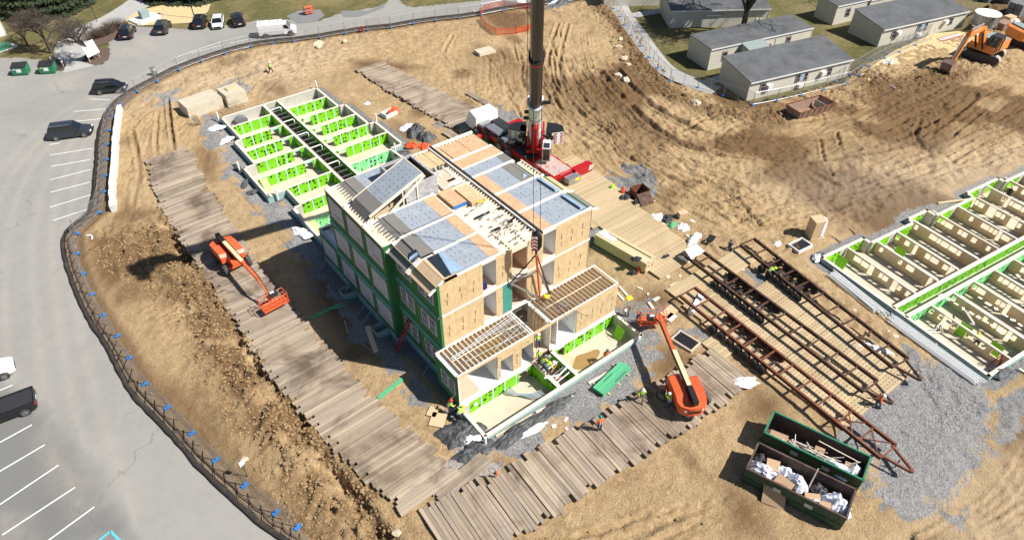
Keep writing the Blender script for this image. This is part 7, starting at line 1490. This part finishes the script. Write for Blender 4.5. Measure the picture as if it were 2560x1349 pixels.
# utility van
t=thing('utility_van','white utility van with ladder racks driving along the top road','van',(*G(697,88),-.335),ang((650,93),(745,84)))
MB().loft([[(-2.9,-.98,.5),(-2.9,.98,.5),(-2.9,.98,2.05),(-2.9,.8,2.2),(-2.9,-.8,2.2),(-2.9,-.98,2.05)],[(.9,-.98,.5),(.9,.98,.5),(.9,.98,2.05),(.9,.8,2.2),(.9,-.8,2.2),(.9,-.98,2.05)]]).build('service_body',M['carwhite'],t)
MB().loft([[(.95,-.95,.4),(.95,.95,.4),(.95,.8,2.0),(.95,-.8,2.0)],[(1.5,-.95,.4),(1.5,.95,.4),(1.5,.78,2.0),(1.5,-.78,2.0)],[(2.15,-.95,.4),(2.15,.95,.4),(2.15,.92,1.25),(2.15,-.92,1.25)],[(2.9,-.88,.4),(2.9,.88,.4),(2.9,.8,1.0),(2.9,-.8,1.0)]]).build('cab',M['carwhite'],t)
MB().sheet([(1.56,-.74,1.95),(2.1,-.86,1.32),(2.1,.86,1.32),(1.56,.74,1.95)],.03).build('windscreen',M['carglass'],t)
for s in (-1,1):
    MB().sheet([(1.05,s*.885,1.35),(1.95,s*.935,1.25),(1.55,s*.83,1.85),(1.05,s*.83,1.85)],.02).build('side_window',M['carglass'],t)
    for x in (-1.9,1.95): MB().tube((x,s*.6,.42),(x,s*.99,.42),.48,14).build('wheel_arch',M['black'],t); w_=part('wheel',CW,t,loc=(x,s*.88,.37),scale=(1.1,1.1,1.1)); part('rim',CR,w_)
    for k in range(4): MB().box(-2.8+.92*k,s*.99-.008,.75,-2.0+.92*k,s*.99+.008,1.7).build('locker_door',M['white'],t)
for x in (-2.3,-.8,.5): MB().path([(x,-.85,2.1),(x,-.85,2.5),(x,.85,2.5),(x,.85,2.1)],.03,5).build('ladder_rack',M['galv'],t)
# ================================================================ PALE HOUSES
def house(label,p,rz,L,D,zf,zb,wins=(),roof='shingle',over=.25,trim='redtrim',wallm='sidingb',acs=(),door=None,group=None,base=GZ-.05):
    t=thing('portable_house',label,'house',(*p,base),rz,group)
    MB().add([(0,0,0),(L,0,0),(L,D,0),(0,D,0),(0,0,zf),(L,0,zf),(L,D,zb),(0,D,zb)],[(0,1,5,4),(1,2,6,5),(2,3,7,6),(3,0,4,7)]).build('wall',M[wallm],t)
    sl=(zb-zf)/D; MB().sheet([(-over*.4,-over,zf+.02-sl*over),(L+over*.4,-over,zf+.02-sl*over),(L+over*.4,D+over*.4,zb+.02+sl*over*.4),(-over*.4,D+over*.4,zb+.02+sl*over*.4)],.1).build('roof',M[roof],t)
    MB().box(-over*.4,-over-.04,zf-.12-sl*over,L+over*.4,-over-.005,zf+.08-sl*over).build('gutter',M['white'],t)
    for x in (.03,L-.03): MB().box(x-.06,-.04,0,x+.06,-.005,zf).build('corner_board',M['siding'],t)
    for (x,z,w_,h_) in wins:
        f=MB().box(x,-.05,z,x+w_,-.005,z+h_).build('window',M[trim],t); 
        o=MB().box(x+.08,-.07,z+.08,x+w_-.08,-.052,z+h_-.08).build('frame',M['wframe']); o.parent=f
        n=3 if w_>1.4 else 1
        for i in range(n):
            a=x+.14+(w_-.28)*i/n; b_=x+.14+(w_-.28)*(i+1)/n-.06*(n>1)
            for z0,z1 in ((z+.14,z+h_/2-.03),(z+h_/2+.03,z+h_-.14)): o=MB().box(a,-.085,z0,b_,-.072,z1).build('pane',M['glassdark'] if n==1 or i!=1 else M['bluefilm']); o.parent=f
    for (x,z) in acs: MB().box(x,-.5,z,x+.75,-.01,z+.5).build('air_conditioner',M['white'],t)
    if door: MB().box(door,-.05,.1,door+.95,-.005,2.1).build('door',M[trim],t)
    return t
a=G(1865,252); b=G(2112,193); rz=math.atan2(b[1]-a[1],b[0]-a[0])
house('pale trailer house with grey shingle roof nearest the site fence, three windows',a,rz,17.9,6.3,2.75,3.7,((1.9,1.0,1.0,1.3),(8.0,1.05,2.3,1.35),(13.6,1.0,1.0,1.3)),acs=((3.0,1.3),(8.6,.35),(12.4,1.45)))
a=G(1768,176); b=G(2008,122); rz=math.atan2(b[1]-a[1],b[0]-a[0]); pf=a
hB=house('pale trailer house behind the nearest one, red trimmed windows and flat grey roof',a,rz,19.0,5.2,3.2,3.35,((2.2,1.0,1.0,1.5),(14.0,1.2,1.0,1.5)),door=10.3,over=.12)
rzB=rz
def loc_in(a,rz,x,y): return (a[0]+x*math.cos(rz)-y*math.sin(rz),a[1]+x*math.sin(rz)+y*math.cos(rz))
t=thing('entrance_link','small pale entry block with sloping grey green roof joining the two nearest houses','house',(*loc_in(pf,rzB,5.4,-3.6),GZ),rzB)
MB().add([(0,0,0),(3.6,0,0),(3.6,3.5,0),(0,3.5,0),(0,0,2.5),(3.6,0,2.5),(3.6,3.5,3.1),(0,3.5,3.1)],[(0,1,5,4),(1,2,6,5),(2,3,7,6),(3,0,4,7)]).build('wall',M['sidingb'],t); MB().sheet([(-.1,-.1,2.52),(3.7,-.1,2.52),(3.7,3.5,3.15),(-.1,3.5,3.15)],.08).build('roof',M['bluegrey_roof'],t); MB().tube((3.0,.2,2.5),(3.0,.2,4.6),.05,6).build('flue',M['darkmetal'],t)
a=G(2193,117); b=G(2388,72); rz=math.atan2(b[1]-a[1],b[0]-a[0])
house('pale trailer house with grey shingle roof beside the white tank, far right',a,rz,18.5,6.2,2.75,3.7,((2.2,1.0,1.0,1.3),(7.6,1.05,2.4,1.35),(14.6,1.0,1.0,1.3)),acs=((3.2,1.4),(8.0,.35),(13.4,1.5)),trim='darkmetal')
a=G(2080,63); 
house('pale trailer house in the upper right with a dark green door',a,rz+.02,9,4.2,3.1,3.3,((2.3,1.0,1.0,1.4),),over=.1,trim='darkmetal'); o=house('pale trailer house wing with a green door against the upper right house',loc_in(a,rz+.02,7.2,-.2),rz+.02,14,4.6,3.0,3.4,((3.0,1.0,1.0,1.2),),over=.1,trim='rollgreen',door=1.0)
a=G(1672,70); b=G(1915,64); rz=math.atan2(b[1]-a[1],b[0]-a[0])
h5=house('long shaded trailer house behind the big bare tree',a,rz,G(1915,64)[0]*0+math.hypot(b[0]-a[0],b[1]-a[1]),7,2.9,3.9,(),over=.3,wallm='sidingb'); MB().path([(5.5,-.1,0),(5.5,-.1,1.9),(8.5,-.1,1.9),(8.5,-.1,2.6)],.05,5).build('conduit',M['galv'],h5)
for dx,dz in ((0,0),(.7,0),(0,.8),(.7,.8)): MB().box(14.3+dx,-.06,1.0+dz*.8,14.6+dx,-.01,1.3+dz*.8).build('vent',M['white'],h5)
a=G(1637,14); house('corner of a pale building above the upper footpath',loc_in(a,rz,-9,0),rz,10,7,3,3.9,(),over=.2)
house('white building corner at the top left edge',loc_in(G(18,88),0,-12,0),math.radians(0),12,22,6.5,6.5,(),over=.1,wallm='white'); house('white walled building cut by the top edge above the car row',G(682,-2),math.radians(-8),22,8,5,5,(),over=.1,wallm='white')
# ================================================================ EXCAVATORS, TANK, BLOCK PALLETS
def text_mesh(txt,size,mat,ext=.004):
    cu=bpy.data.curves.new('lettering','FONT'); cu.body=txt; cu.size=size; cu.extrude=ext; cu.align_x='CENTER'; cu.align_y='CENTER'
    o=bpy.data.objects.new('lettering',cu); COL.objects.link(o); dg=bpy.context.evaluated_depsgraph_get(); me=bpy.data.meshes.new_from_object(o.evaluated_get(dg)); bpy.data.objects.remove(o); me.materials.clear(); me.materials.append(M[mat]); return me
def excavator(label,loc,rz,trz,letters=False):
    t=thing('excavator',label,'excavator',loc,rz); c,s=math.cos(trz),math.sin(trz); R=lambda x,y:(x*c-y*s,x*s+y*c)
    for sd in (-1,1):
        n=20; out=[]
        for k in range(n):
            a=2*math.pi*k/n; x=(1.55 if math.cos(a)>0 else -1.55)+.48*math.cos(a); z=.5+.48*math.sin(a); out.append((x,z))
        b=MB(); y0,y1=sd*1.3-.35,sd*1.3+.35; b.prof(out,y0,y1); b.v=[(*R(x,y),z) for x,y,z in b.v]; b.build('track',M['darkmetal'],t)
        sh=MB()
        for (x,z) in out: sh.rbox((x,sd*1.3,z),(.12,.74,.1))
        sh.v=[(*R(x,y),z) for x,y,z in sh.v]; sh.build('track_shoes',M['concrete'],t)
    MB().rbox((0,0,.65),(2.2,2.0,.5),trz).build('undercarriage',M['darkmetal'],t); MB().tube((0,0,.9),(0,0,1.1),.8,16).build('slewing_ring',M['darkmetal'],t)
    MB().loft([[(-2.6,-1.1,1.1),(-2.6,1.1,1.1),(-2.6,1.1,2.1),(-2.6,-1.1,2.1)],[(-2.3,-1.4,1.1),(-2.3,1.4,1.1),(-2.3,1.4,2.2),(-2.3,-1.4,2.2)],[(1.3,-1.4,1.1),(1.3,1.4,1.1),(1.3,1.4,1.9),(1.3,-1.4,1.9)]]).build('engine_house',M['caseorange'],t)
    MB().box(-2.0,-.8,2.15,.2,1.3,2.35).build('hood_top',M['bluegrey_roof'],t); MB().box(-2.3,-1.41,1.5,-1.3,-1.4+.0,1.9).build('side_vent',M['black'],t)
    MB().loft([[(-.3,.35,1.2),(-.3,1.42,1.2),(-.3,1.38,2.95),(-.3,.4,2.95)],[(1.2,.35,1.2),(1.2,1.42,1.2),(.95,1.38,2.95),(.95,.4,2.95)]]).build('cab',M['carglass'],t); MB().box(-.35,.36,2.96,1.0,1.42,3.04).build('cab_roof',M['darkmetal'],t)
    for (x,y) in ((-.3,.36),(-.3,1.42),(1.2,.36),(1.2,1.42),(.45,1.43)): MB().beam((x,y,1.2),(x*(.82 if x>0 else 1),y,2.97),.08,.08).build('cab_post',M['caseorange'] if x<1 else M['darkmetal'],t)
    P0=V(1.0,-.15,1.6); P1=V(2.9,-.15,4.3); P2=V(5.9,-.15,4.0); 
    MB().beam(P0,P1,.45,.6,up=(0,1,0)).beam(P1-V(.15,0,.1),P2,.42,.5,up=(0,1,0)).build('boom',M['caseorange'],t)
    P3=V(6.9,-.15,1.3); MB().beam(P2+V(-.2,0,.5),P3,.36,.42,up=(0,1,0)).build('stick',M['caseorange'],t)
    for y in (-.55,.25): MB().tube((1.5,y,1.5),(3.3,y,3.7),.1,8).build('boom_cylinder',M['black'],t)
    MB().tube((3.2,-.15,4.7),(5.6,-.15,4.6),.1,8).build('stick_cylinder',M['steel'],t); MB().tube((6.2,-.15,3.9),(7.4,-.15,1.6),.08,8).build('bucket_cylinder',M['steel'],t)
    bk=[(0,0),(.5,.25),(.95,-.1),(1.05,-.7),(.7,-1.15),(.15,-1.2)]
    MB().prof([(7.0+x,1.35+z) for x,z in bk],-.75,.45).build('bucket',M['slab'] if 0 else M['rust_bin'],t)
    for k in range(5): MB().rbox((7.05,-.65+.26*k,.1),(.1,.08,.25)).build('bucket_tooth',M['steel'],t)
    if letters:
        me=text_mesh('CASE',.62,'white'); part('lettering',me,t,loc=(4.5,.075,4.22),rot=(math.pi/2,-.02,math.pi)); part('lettering',me,t,loc=(4.5,-.375,4.22),rot=(math.pi/2,.1,0))
    for k in range(4): MB().tube((1.2,-.3+.1*k,1.9),(3.0,-.3+.1*k,4.75),.025,5).build('hose',M['black'],t)
    t.scale=(1.28,1.28,1.28); return t
e1=G(2452,145); e2=G(2372,172); excavator('orange excavator with its bucket resting on the ground, lettered boom',(*e1,GZ+.1),math.atan2(e2[1]-e1[1],e2[0]-e1[0])+.1,math.radians(105),True)
g_=G(2562,112); excavator('second orange excavator behind the first, cut by the right edge',(*g_,GZ+.1),math.radians(-25),math.radians(110))
t=thing('tank','round white topped tank in a steel frame behind the excavators','tank',(*G(2452,75),GZ))
MB().tube((0,0,.9),(0,0,2.7),1.75,22).build('shell',M['galv'],t); MB().tube((0,0,2.7),(0,0,2.8),1.95,22).build('lid',M['white'],t); MB().tube((0,0,.3),(0,0,.9),.3,12,1.7).build('cone',M['galv'],t)
for k in range(6): a=k*1.047; MB().beam((1.95*math.cos(a),1.95*math.sin(a),0),(1.95*math.cos(a),1.95*math.sin(a),2.7),.12,.12).build('leg',M['steel'],t)
for k in range(6): a=k*1.047; b_=(k+1)*1.047; MB().beam((1.95*math.cos(a),1.95*math.sin(a),1.2),(1.95*math.cos(b_),1.95*math.sin(b_),1.2),.08,.08).build('ring_bar',M['steel'],t)
t=thing('scaffold_frame','light steel scaffold frame leaning behind the white tank','scaffold',(*G(2420,60),GZ),.6)
for (x,y) in ((0,0),(2.4,0),(4.8,0),(0,1.4),(2.4,1.4),(4.8,1.4)): MB().tube((x,y,0),(x,y,3.4),.04,6).build('upright',M['steel'],t)
for z in (1.1,2.2,3.4):
    for y in (0,1.4): MB().tube((0,y,z),(4.8,y,z),.035,6).build('ledger',M['steel'],t)
for i,(px,py,nx,lab) in enumerate(((2520,12,4,'large stack of dark grey concrete block pallets at the top right corner'),(2470,8,3,'left stack of dark grey block pallets near the scaffold'),(2545,45,3,'lower stack of grey block pallets by the right edge'))):
    t=thing('block_pallets',lab,'block pallets',(*G(px,py),GZ),-.2)
    for a_ in range(nx):
        for z in range(3 if i==0 else 2): MB().box(a_*1.25,0,z*1.05,a_*1.25+1.15,1.15,z*1.05+.98).build('pallet_load',M['gravelgrey'],t); MB().box(a_*1.25,1.3,z*1.05,a_*1.25+1.15,2.4,z*1.05+.9).build('pallet_load',M['gravelgrey'],t)
for (px,py,w_,mt,lab) in ((2505,70,1.6,'rust_bin','brown timber crate beside the white tank'),(2520,55,1.2,'ply','open plywood crate behind the brown crate')): o=MB().rbox((0,0,.5),(w_*1.4,w_,1.0),-.2).build('crate',M[mt]); o.location=(*G(px,py),GZ); tag(o,lab,'crate')
for (px,py,lab) in ((2480,60,'white silver debris heap by the crates'),(2535,58,'mixed debris heap by the right edge'),(2440,85,'white debris under the tank')): crumple('debris_heap',lab,'debris',px,py,2.2,1.4,.8,'whitefilm')
t=thing('tread_mat','red edged white slatted panel lying on the straw before the excavator','panel',(*G(2375,95),GZ+.1),ang((2352,101),(2400,88)))
for k in range(13): MB().box(-2.4+.37*k,-.45,0,-2.2+.37*k,.45,.06).build('slat',M['white'],t)
for y in (-.5,.5): MB().box(-2.45,y-.05,-.01,2.4,y+.05,.08).build('edge',M['red'],t)
t=thing('pipe_bundle','red and white pipes lying on the bank beside the corner of the fence','pipes',(*G(2212,208),GZ+.15),ang((2185,192),(2238,225)))
for k in range(4): MB().tube((-3,-.2+.12*k,.05*k),(3+.3*k,-.1+.1*k,.05),.05,6).build('pipe',M['red'] if k%2 else M['white'],t)
t=thing('timber_scraps','white timber scraps crossed on the straw by the fence','timber',(*G(2222,158),GZ+.1))
for k in range(6): MB().beam((U(-1.5,0),U(-.8,.8),.05+.04*k),(U(.3,1.8),U(-.8,.8),.08+.04*k),.15,.05).build('board',M['white'],t)
# ================================================================ TREES, SHRUBS, LAMPS
def bare_tree(label,p,h,spread,seed,lean=0,depth=5,name='bare_tree'):
    r=random.Random(seed); t=thing(name,label,'tree',(*G(*p),GZ)); tr=MB(); cr=MB()
    def br(a,d,L,rad,lv):
        b=a+d*L; (tr if lv==0 else cr).tube(a,b,rad,5 if lv<2 else 3,rad*.7,cap=False)
        if lv>=depth: return
        n=3 if lv<3 else 3
        for k in range(n+ (1 if lv==0 else 0)):
            ax=Vector((r.gauss(0,1),r.gauss(0,1),r.gauss(0,.35))).normalized(); dd=(d*.75+ax*(.55+.12*lv)*spread).normalized(); dd.z+=.12; dd.normalize()
            br(a.lerp(b,r.uniform(.55,1)),dd,L*r.uniform(.66,.9),rad*.62,lv+1)
    br(Vector((0,0,0)),Vector((lean,0,1)).normalized(),h*.3,h*.028,0)
    tr.build('trunk',M['bark'],t); cr.build('crown',M['bark'],t)
bare_tree('bare spreading tree behind the two green dumpsters',(128,132),8.5,1.35,4,depth=7); bare_tree('bare tree leaning over the white board on the mulch island',(238,148),9,1.1,9,-.25,6); bare_tree('tall bare tree in front of the shaded trailer house',(1856,80),19,.95,12,depth=7); bare_tree('bare bush like tree left of the dumpster tree',(70,115),6,1.3,14,depth=6); bare_tree('bare tree beyond the top right houses',(2330,-20),12,.9,15,depth=5)
def shrub(label,p,rad,h,seed,n=420):
    r=random.Random(seed); t=thing('shrub',label,'shrub',(*G(*p),GZ)); b=MB()
    for k in range(n):
        a=r.uniform(0,6.28); rr=rad*r.random()**.5; x,y=rr*math.cos(a)*1.4,rr*math.sin(a); b.tube((x*.5,y*.5,0),(x*1.1,y*1.1,h*r.uniform(.6,1)*(1-.4*(rr/rad)**2)),.018,3,.008,cap=False)
    b.build('twigs',M['bushbrown'],t)
shrub('brown twiggy hedge shrub at the right end beside the straw',(290,72),1.6,1.9,1); shrub('brown twiggy hedge shrub in the middle of the hedge',(262,86),1.6,1.6,2); shrub('brown twiggy hedge shrub nearest the white board',(238,95),1.5,1.5,3)
M['needles']=paint('needles',(.035,.05,.022),rough=.95,var=.5,scale=1.2,dirt=(.075,.08,.03),bmp=0)
def conifer(label,p,h,rad,seed,n=3600):
    r=np.random.RandomState(seed); t=thing('conifer',label,'tree',(*G(*p),GZ)); MB().tube((0,0,0),(0,0,h*.9),.22,8,.05).build('trunk',M['bark'],t)
    u=r.rand(n)**.75; z=h*(1-u)*.97+.2; tier=1+.22*np.sin(z*5.2); R=rad*u**.85*tier*(.35+.65*r.rand(n)**.4); a=r.rand(n)*6.283
    c=np.stack([R*np.cos(a),R*np.sin(a),z],1); s=.28+.3*r.rand(n); d=np.stack([np.cos(a),np.sin(a),-.35+0*a],1); q=np.stack([-np.sin(a),np.cos(a),.3*r.randn(n)],1)
    v=np.stack([c-q*s[:,None]*.45,c+q*s[:,None]*.45,c+d*s[:,None]*1.3],1).reshape(-1,3); f=np.arange(3*n).reshape(-1,3)
    me=bpy.data.meshes.new('crown'); me.from_pydata(v.tolist(),[],f.tolist()); me.materials.append(M['needles']); part('crown',me,t)
for i,(px,py,h,rd) in enumerate(((35,34,9,3.0),(72,36,10,3.2),(112,34,9,3.1),(150,30,8,2.8),(186,14,8,2.8),(12,22,10,3.2),(92,5,11,3.4),(200,-14,9,3.0),(140,0,10,3.2),(405,0,7,2.4),(450,2,7,2.4),(495,4,6,2.2),(355,-30,8,2.6),(520,-6,6,2.2))):
    conifer('dark green conifer in the top left clump, '+ORD[i%12]+' from its corner' if i<9 else 'dark low conifer by the straw patch, '+ORD[i-9]+' from the path',(px,py),h,rd,i)
for k,(px,py,h) in enumerate(((490,48,10),(2465+60,-20,8))):
    pass
t=thing('lamp_post','tall dark lamp post standing behind the black SUV by the straw patch','lamp post',(*G(487,46),GZ)); MB().tube((0,0,0),(0,0,7.5),.09,8,.06).build('pole',M['black'],t); MB().rbox((0,.35,7.5),(.35,.9,.12)).build('lamp_head',M['black'],t)
for (px,py,h,lab) in ((243,55,4.2,'short grey lamp post beside the path, upper'),(132,160,1.0,'low path light on the mulch'),(160,168,.8,'white low marker on the mulch by the dumpster')):
    t=thing('path_light',lab,'lamp post',(*G(px,py),GZ)); MB().tube((0,0,0),(0,0,h),.05,6).build('pole',M['black'] if h>1 else M['white'],t); MB().ball((0,0,h),.16,8,5).build('lamp_head',M['white'],t)
t=thing('notice_board','white notice board on two posts tilted under the bare tree','sign',(*G(238,150),GZ),math.radians(30)); 
for x in (-.9,.9): MB().tube((x,0,0),(x,.2,2.6),.06,6).build('post',M['lumber'],t)
MB().sheet([(-1.1,-.15,.8),(1.1,-.15,.8),(1.1,.35,2.7),(-1.1,.35,2.7)],.06).build('board',M['white'],t)
t=thing('grey_cabinet','small grey roadside cabinet by the bend of the fence','cabinet',(*G(388,188),GZ),.3); MB().box(-.3,-.3,0,.3,.3,1.2).build('cabinet',M['galv'],t); MB().box(-.1,-.31,.8,.15,-.305,1.0).build('white_label',M['white'],t)
t=thing('orange_rack','orange metal rack standing on the grey gravel by the top road','rack',(*G(773,36),GZ)); 
for x in (-.7,.7):
    for y in (-.4,.4): MB().tube((x,y,0),(x,y,1.3),.05,5).build('leg',M['orange'],t)
for z in (.3,.8,1.25): MB().box(-.7,-.4,z,.7,.4,z+.05).build('shelf',M['orange'],t)
o=crumple('brown_tarp','brown folded sheet on the dirt by the top fence','sheet',795,112,2.0,1.2,.6,'subfloor')
t=thing('pallet','wooden pallet lying on the dirt near the walking worker','pallet',(*G(752,190),GZ),.2)
for k in range(6): MB().box(-.7+.25*k,-.5,.08,-.58+.25*k,.5,.12).build('pallet_board',M['lumber'],t)
for y in (-.45,0,.45): MB().box(-.7,y-.04,0,.7,y+.04,.08).build('runner',M['lumber'],t)
crumple('sheeting','black and white sheeting heap at the top fence by the crane boom','sheeting',1395,14,6,1.4,.7,'tarp'); crumple('sheeting','white sheeting strip at the top fence by the crane boom','sheeting',1385,12,3,1.0,.6,'whitefilm')
# ================================================================ PEOPLE
def skin_mesh(name,verts,edges,rad,mat,par,root=0,sub=2):
    me=bpy.data.meshes.new(name); me.from_pydata([tuple(v) for v in verts],edges,[]); me.materials.append(M[mat]); o=part(name,me,par); o.modifiers.new('skin','SKIN'); 
    for i,r_ in enumerate(rad): me.skin_vertices[0].data[i].radius=(r_ if isinstance(r_,tuple) else (r_,r_))
    for i in range(len(rad)): me.skin_vertices[0].data[i].use_root=(i==root)
    sb=o.modifiers.new('sub','SUBSURF'); sb.levels=1; sb.render_levels=1; return o
POSE={
 'stand':dict(pel=(0,0,.95),ch=(.02,0,1.38),nk=(.03,0,1.52),hd=(.07,0,1.68),lk=(.03,.11,.5),la=(0,.13,.08),rk=(.03,-.11,.5),ra=(-.02,-.14,.08),le=(-.02,.27,1.12),lh=(.12,.27,.88),re=(-.02,-.27,1.12),rh=(.1,-.27,.86)),
 'walk':dict(pel=(0,0,.93),ch=(.06,0,1.36),nk=(.09,0,1.5),hd=(.14,0,1.65),lk=(.24,.1,.52),la=(.3,.1,.1),rk=(-.1,-.1,.48),ra=(-.42,-.1,.14),le=(-.15,.26,1.14),lh=(-.12,.24,.88),re=(.14,-.27,1.12),rh=(.33,-.25,.98)),
 'reach':dict(pel=(0,0,.95),ch=(.08,0,1.36),nk=(.12,0,1.5),hd=(.16,0,1.64),lk=(.05,.13,.5),la=(-.02,.16,.08),rk=(0,-.13,.5),ra=(-.05,-.16,.08),le=(.22,.26,1.45),lh=(.42,.2,1.72),re=(.2,-.25,1.15),rh=(.42,-.18,1.1)),
 'bend':dict(pel=(-.1,0,.88),ch=(.28,0,1.12),nk=(.42,0,1.15),hd=(.56,0,1.16),lk=(.08,.15,.48),la=(-.05,.18,.08),rk=(.05,-.15,.48),ra=(-.1,-.18,.08),le=(.36,.25,.85),lh=(.5,.16,.6),re=(.36,-.25,.85),rh=(.5,-.16,.62)),
 'kneel':dict(pel=(0,0,.48),ch=(.14,0,.88),nk=(.2,0,1.02),hd=(.28,0,1.15),lk=(.36,.14,.5),la=(.3,.15,.08),rk=(.2,-.14,.1),ra=(-.25,-.14,.08),le=(.3,.24,.7),lh=(.5,.16,.58),re=(.3,-.24,.7),rh=(.5,-.14,.55)),
 'sit':dict(pel=(0,0,.12),ch=(.02,0,.55),nk=(.04,0,.69),hd=(.08,0,.84),lk=(.45,.12,.14),la=(.52,.12,-.32),rk=(.43,-.14,.14),ra=(.5,-.16,-.32),le=(.1,.26,.32),lh=(.32,.2,.2),re=(.1,-.26,.32),rh=(.32,-.18,.2)),
 'lean':dict(pel=(0,0,.95),ch=(.1,0,1.36),nk=(.14,0,1.5),hd=(.2,0,1.66),lk=(.02,.11,.5),la=(-.05,.13,.08),rk=(.0,-.11,.5),ra=(-.05,-.14,.08),le=(.25,.42,1.22),lh=(.42,.55,1.15),re=(.2,-.42,1.2),rh=(.4,-.5,1.15))}
def person(label,p,z,rz,pose,top,trs,hat,xy=None):
    g=xy or G(*p,z); t=thing('person',label,'person',(*g,z),rz); J={k:Vector(v) for k,v in POSE[pose].items()}
    sd=V(0,.17,0); hp=V(0,.1,0); ls,rs_=J['ch']+sd+V(0,0,.06),J['ch']-sd+V(0,0,.06); lp,rp=J['pel']+hp,J['pel']-hp
    toe=V(.17,0,-.04)
    vs=[J['pel'],J['ch'],J['nk'],J['hd'],ls,J['le'],J['lh'],rs_,J['re'],J['rh'],lp,J['lk'],J['la'],J['la']+toe,rp,J['rk'],J['ra'],J['ra']+toe,J['hd']+V(.07,0,.0),J['lh']+(J['lh']-J['le']).normalized()*.1,J['rh']+(J['rh']-J['re']).normalized()*.1]
    ed=[(0,1),(1,2),(2,3),(1,4),(4,5),(5,6),(1,7),(7,8),(8,9),(0,10),(10,11),(11,12),(12,13),(0,14),(14,15),(15,16),(16,17),(3,18),(6,19),(9,20)]
    rd=[.12,.14,.055,.1,.06,.045,.035,.06,.045,.035,.09,.06,.045,.04,.09,.06,.045,.04,.075,.04,.04]
    skin_mesh('body',vs,ed,rd,'skin',t)
    skin_mesh('trousers',[J['pel']+V(0,0,.02),lp,J['lk'],J['la']+V(0,0,.03),rp,J['rk'],J['ra']+V(0,0,.03)],[(0,1),(1,2),(2,3),(0,4),(4,5),(5,6)],[.15,.11,.085,.07,.11,.085,.07],trs,t)
    for a in ('la','ra'): skin_mesh('boot',[J[a]+V(-.04,0,0),J[a]+toe*1.1],[(0,1)],[.065,.055],'darkcloth',t)
    slv=.6
    skin_mesh('jacket',[J['pel'].lerp(J['ch'],.15),J['ch'],ls,J['le'],J['le'].lerp(J['lh'],slv),rs_,J['re'],J['re'].lerp(J['rh'],slv),J['ch'].lerp(J['nk'],.5)],[(0,1),(1,2),(2,3),(3,4),(1,5),(5,6),(6,7),(1,8)],[(.15,.17),(.16,.18),.08,.065,.06,.08,.065,.06,.08],top,t)
    if top in('hivis','orangevest'):
        b=MB(); c=J['pel'].lerp(J['ch'],.55)
        for y in (-.09,.09): b.beam(J['ch']+V(.19,y,.03),J['pel'].lerp(J['ch'],.2)+V(.2,y,0),.05,.012,up=(1,0,0)); b.beam(J['ch']+V(-.2,y,.03),J['pel'].lerp(J['ch'],.2)+V(-.2,y,0),.05,.012,up=(1,0,0))
        b.build('reflective_strip',M['white'],t)
    if hat:
        b=MB(); h0=J['hd']+V(.0,0,.03); b.ball(tuple(h0),.145,10,6,(1.1,1,.95)); b.v=[(x,y,max(z_,h0.z-.005)) for x,y,z_ in b.v]; b.tube(h0+V(.02,0,-.015),h0+V(.02,0,0),.175,12); b.build('hard_hat',M[hat],t,smooth=True)
    else: MB().ball(tuple(J['hd']+V(-.015,0,.03)),.12,8,6,(1,1,.9)).build('hair',M['darkcloth'],t)
    return t
D=math.radians
person('lime vested worker in white hard hat walking on open dirt near the rear fence',(678,184),GZ,D(-30),'walk','hivis','darkcloth','hathite')
person('bareheaded worker in a dark blue shirt walking between front lift and building',(1594,812),GZ,D(-120),'walk','navy','khaki',None)
person('crouching worker with cream hard hat and grey jacket at the right front box corner',(1562,790),GZ,D(200),'bend','khaki','darkcloth','hathite',xy=(18.3,2.9))
person('lime vested worker in white hard hat standing between the two front boxes',(0,0),.2,D(-110),'stand','hivis','jeans','hathite',xy=(9.1,4.6))
person('worker in lime vest and white hard hat at the edge of the left front box',(0,0),.02,D(-80),'stand','hivis','khaki','hathite',xy=(8.1,3.3))
person('worker in lime shirt bending over the central pit beams',(0,0),.02,D(-20),'bend','hivis','jeans','hathite',xy=(7.95,2.0))
person('worker in lime vest kneeling on the central pit beams beside the bending worker',(0,0),.02,D(0),'kneel','hivis','darkcloth','hatgrey',xy=(8.1,2.75))
person('worker in orange shirt and grey hard hat leaning inside the front pit wall',(0,0),FD,D(-100),'lean','orangevest','jeans','hatgrey',xy=(13.6,.75))
person('lime shirted worker in red hard hat reaching up at the left front box corner',(0,0),-.55,D(-10),'reach','hivis','darkcloth','hatred',xy=(-.6,3.9))
person('black trousered worker bending down beside the red hatted worker',(0,0),-.55,D(20),'bend','hivis','darkcloth','hivis',xy=(-.35,2.9))
person('worker in lime shirt and white hard hat walking along the edge of the cross road',(1602,1003),GZ+.25,D(-140),'walk','hivis','khaki','hathite')
person('worker in lime vest and white hard hat standing at the wheel of the front lift',(1668,1020),GZ+.3,D(60),'reach','hivis','jeans','hathite')
person('worker in orange shirt and green hard hat standing at the cross road edge',(1498,1076),GZ+.3,D(70),'stand','orangevest','jeans','hatgreen')
person('worker in orange shirt walking on the grey gravel past the trailer tip',(2187,1018),GZ,D(-70),'walk','orangevest','jeans','hathite')
person('worker in lime shirt bending at the wheels of the far trailer',(1918,695),GZ,D(-20),'bend','hivis','darkcloth','hivis'); person('worker in dark blue crouching under the far trailer beside the lime one',(1950,712),GZ,D(100),'kneel','navy','jeans','hatgrey')
person('crouching person in dark blue at the rear end of the far trailer',(1822,627),GZ,D(30),'kneel','navy','jeans','hatgrey')
person('worker in lime vest bending inside the lower first bay of the right foundation',(0,0),FD,A2+.8,'bend','hivis','darkcloth','yellow',xy=Q(3.9,14.6))
person('worker standing in dark clothes near the far corner of the right foundation',(0,0),FD,A2,'stand','darkcloth','darkcloth','hathite',xy=Q(28,2.6))
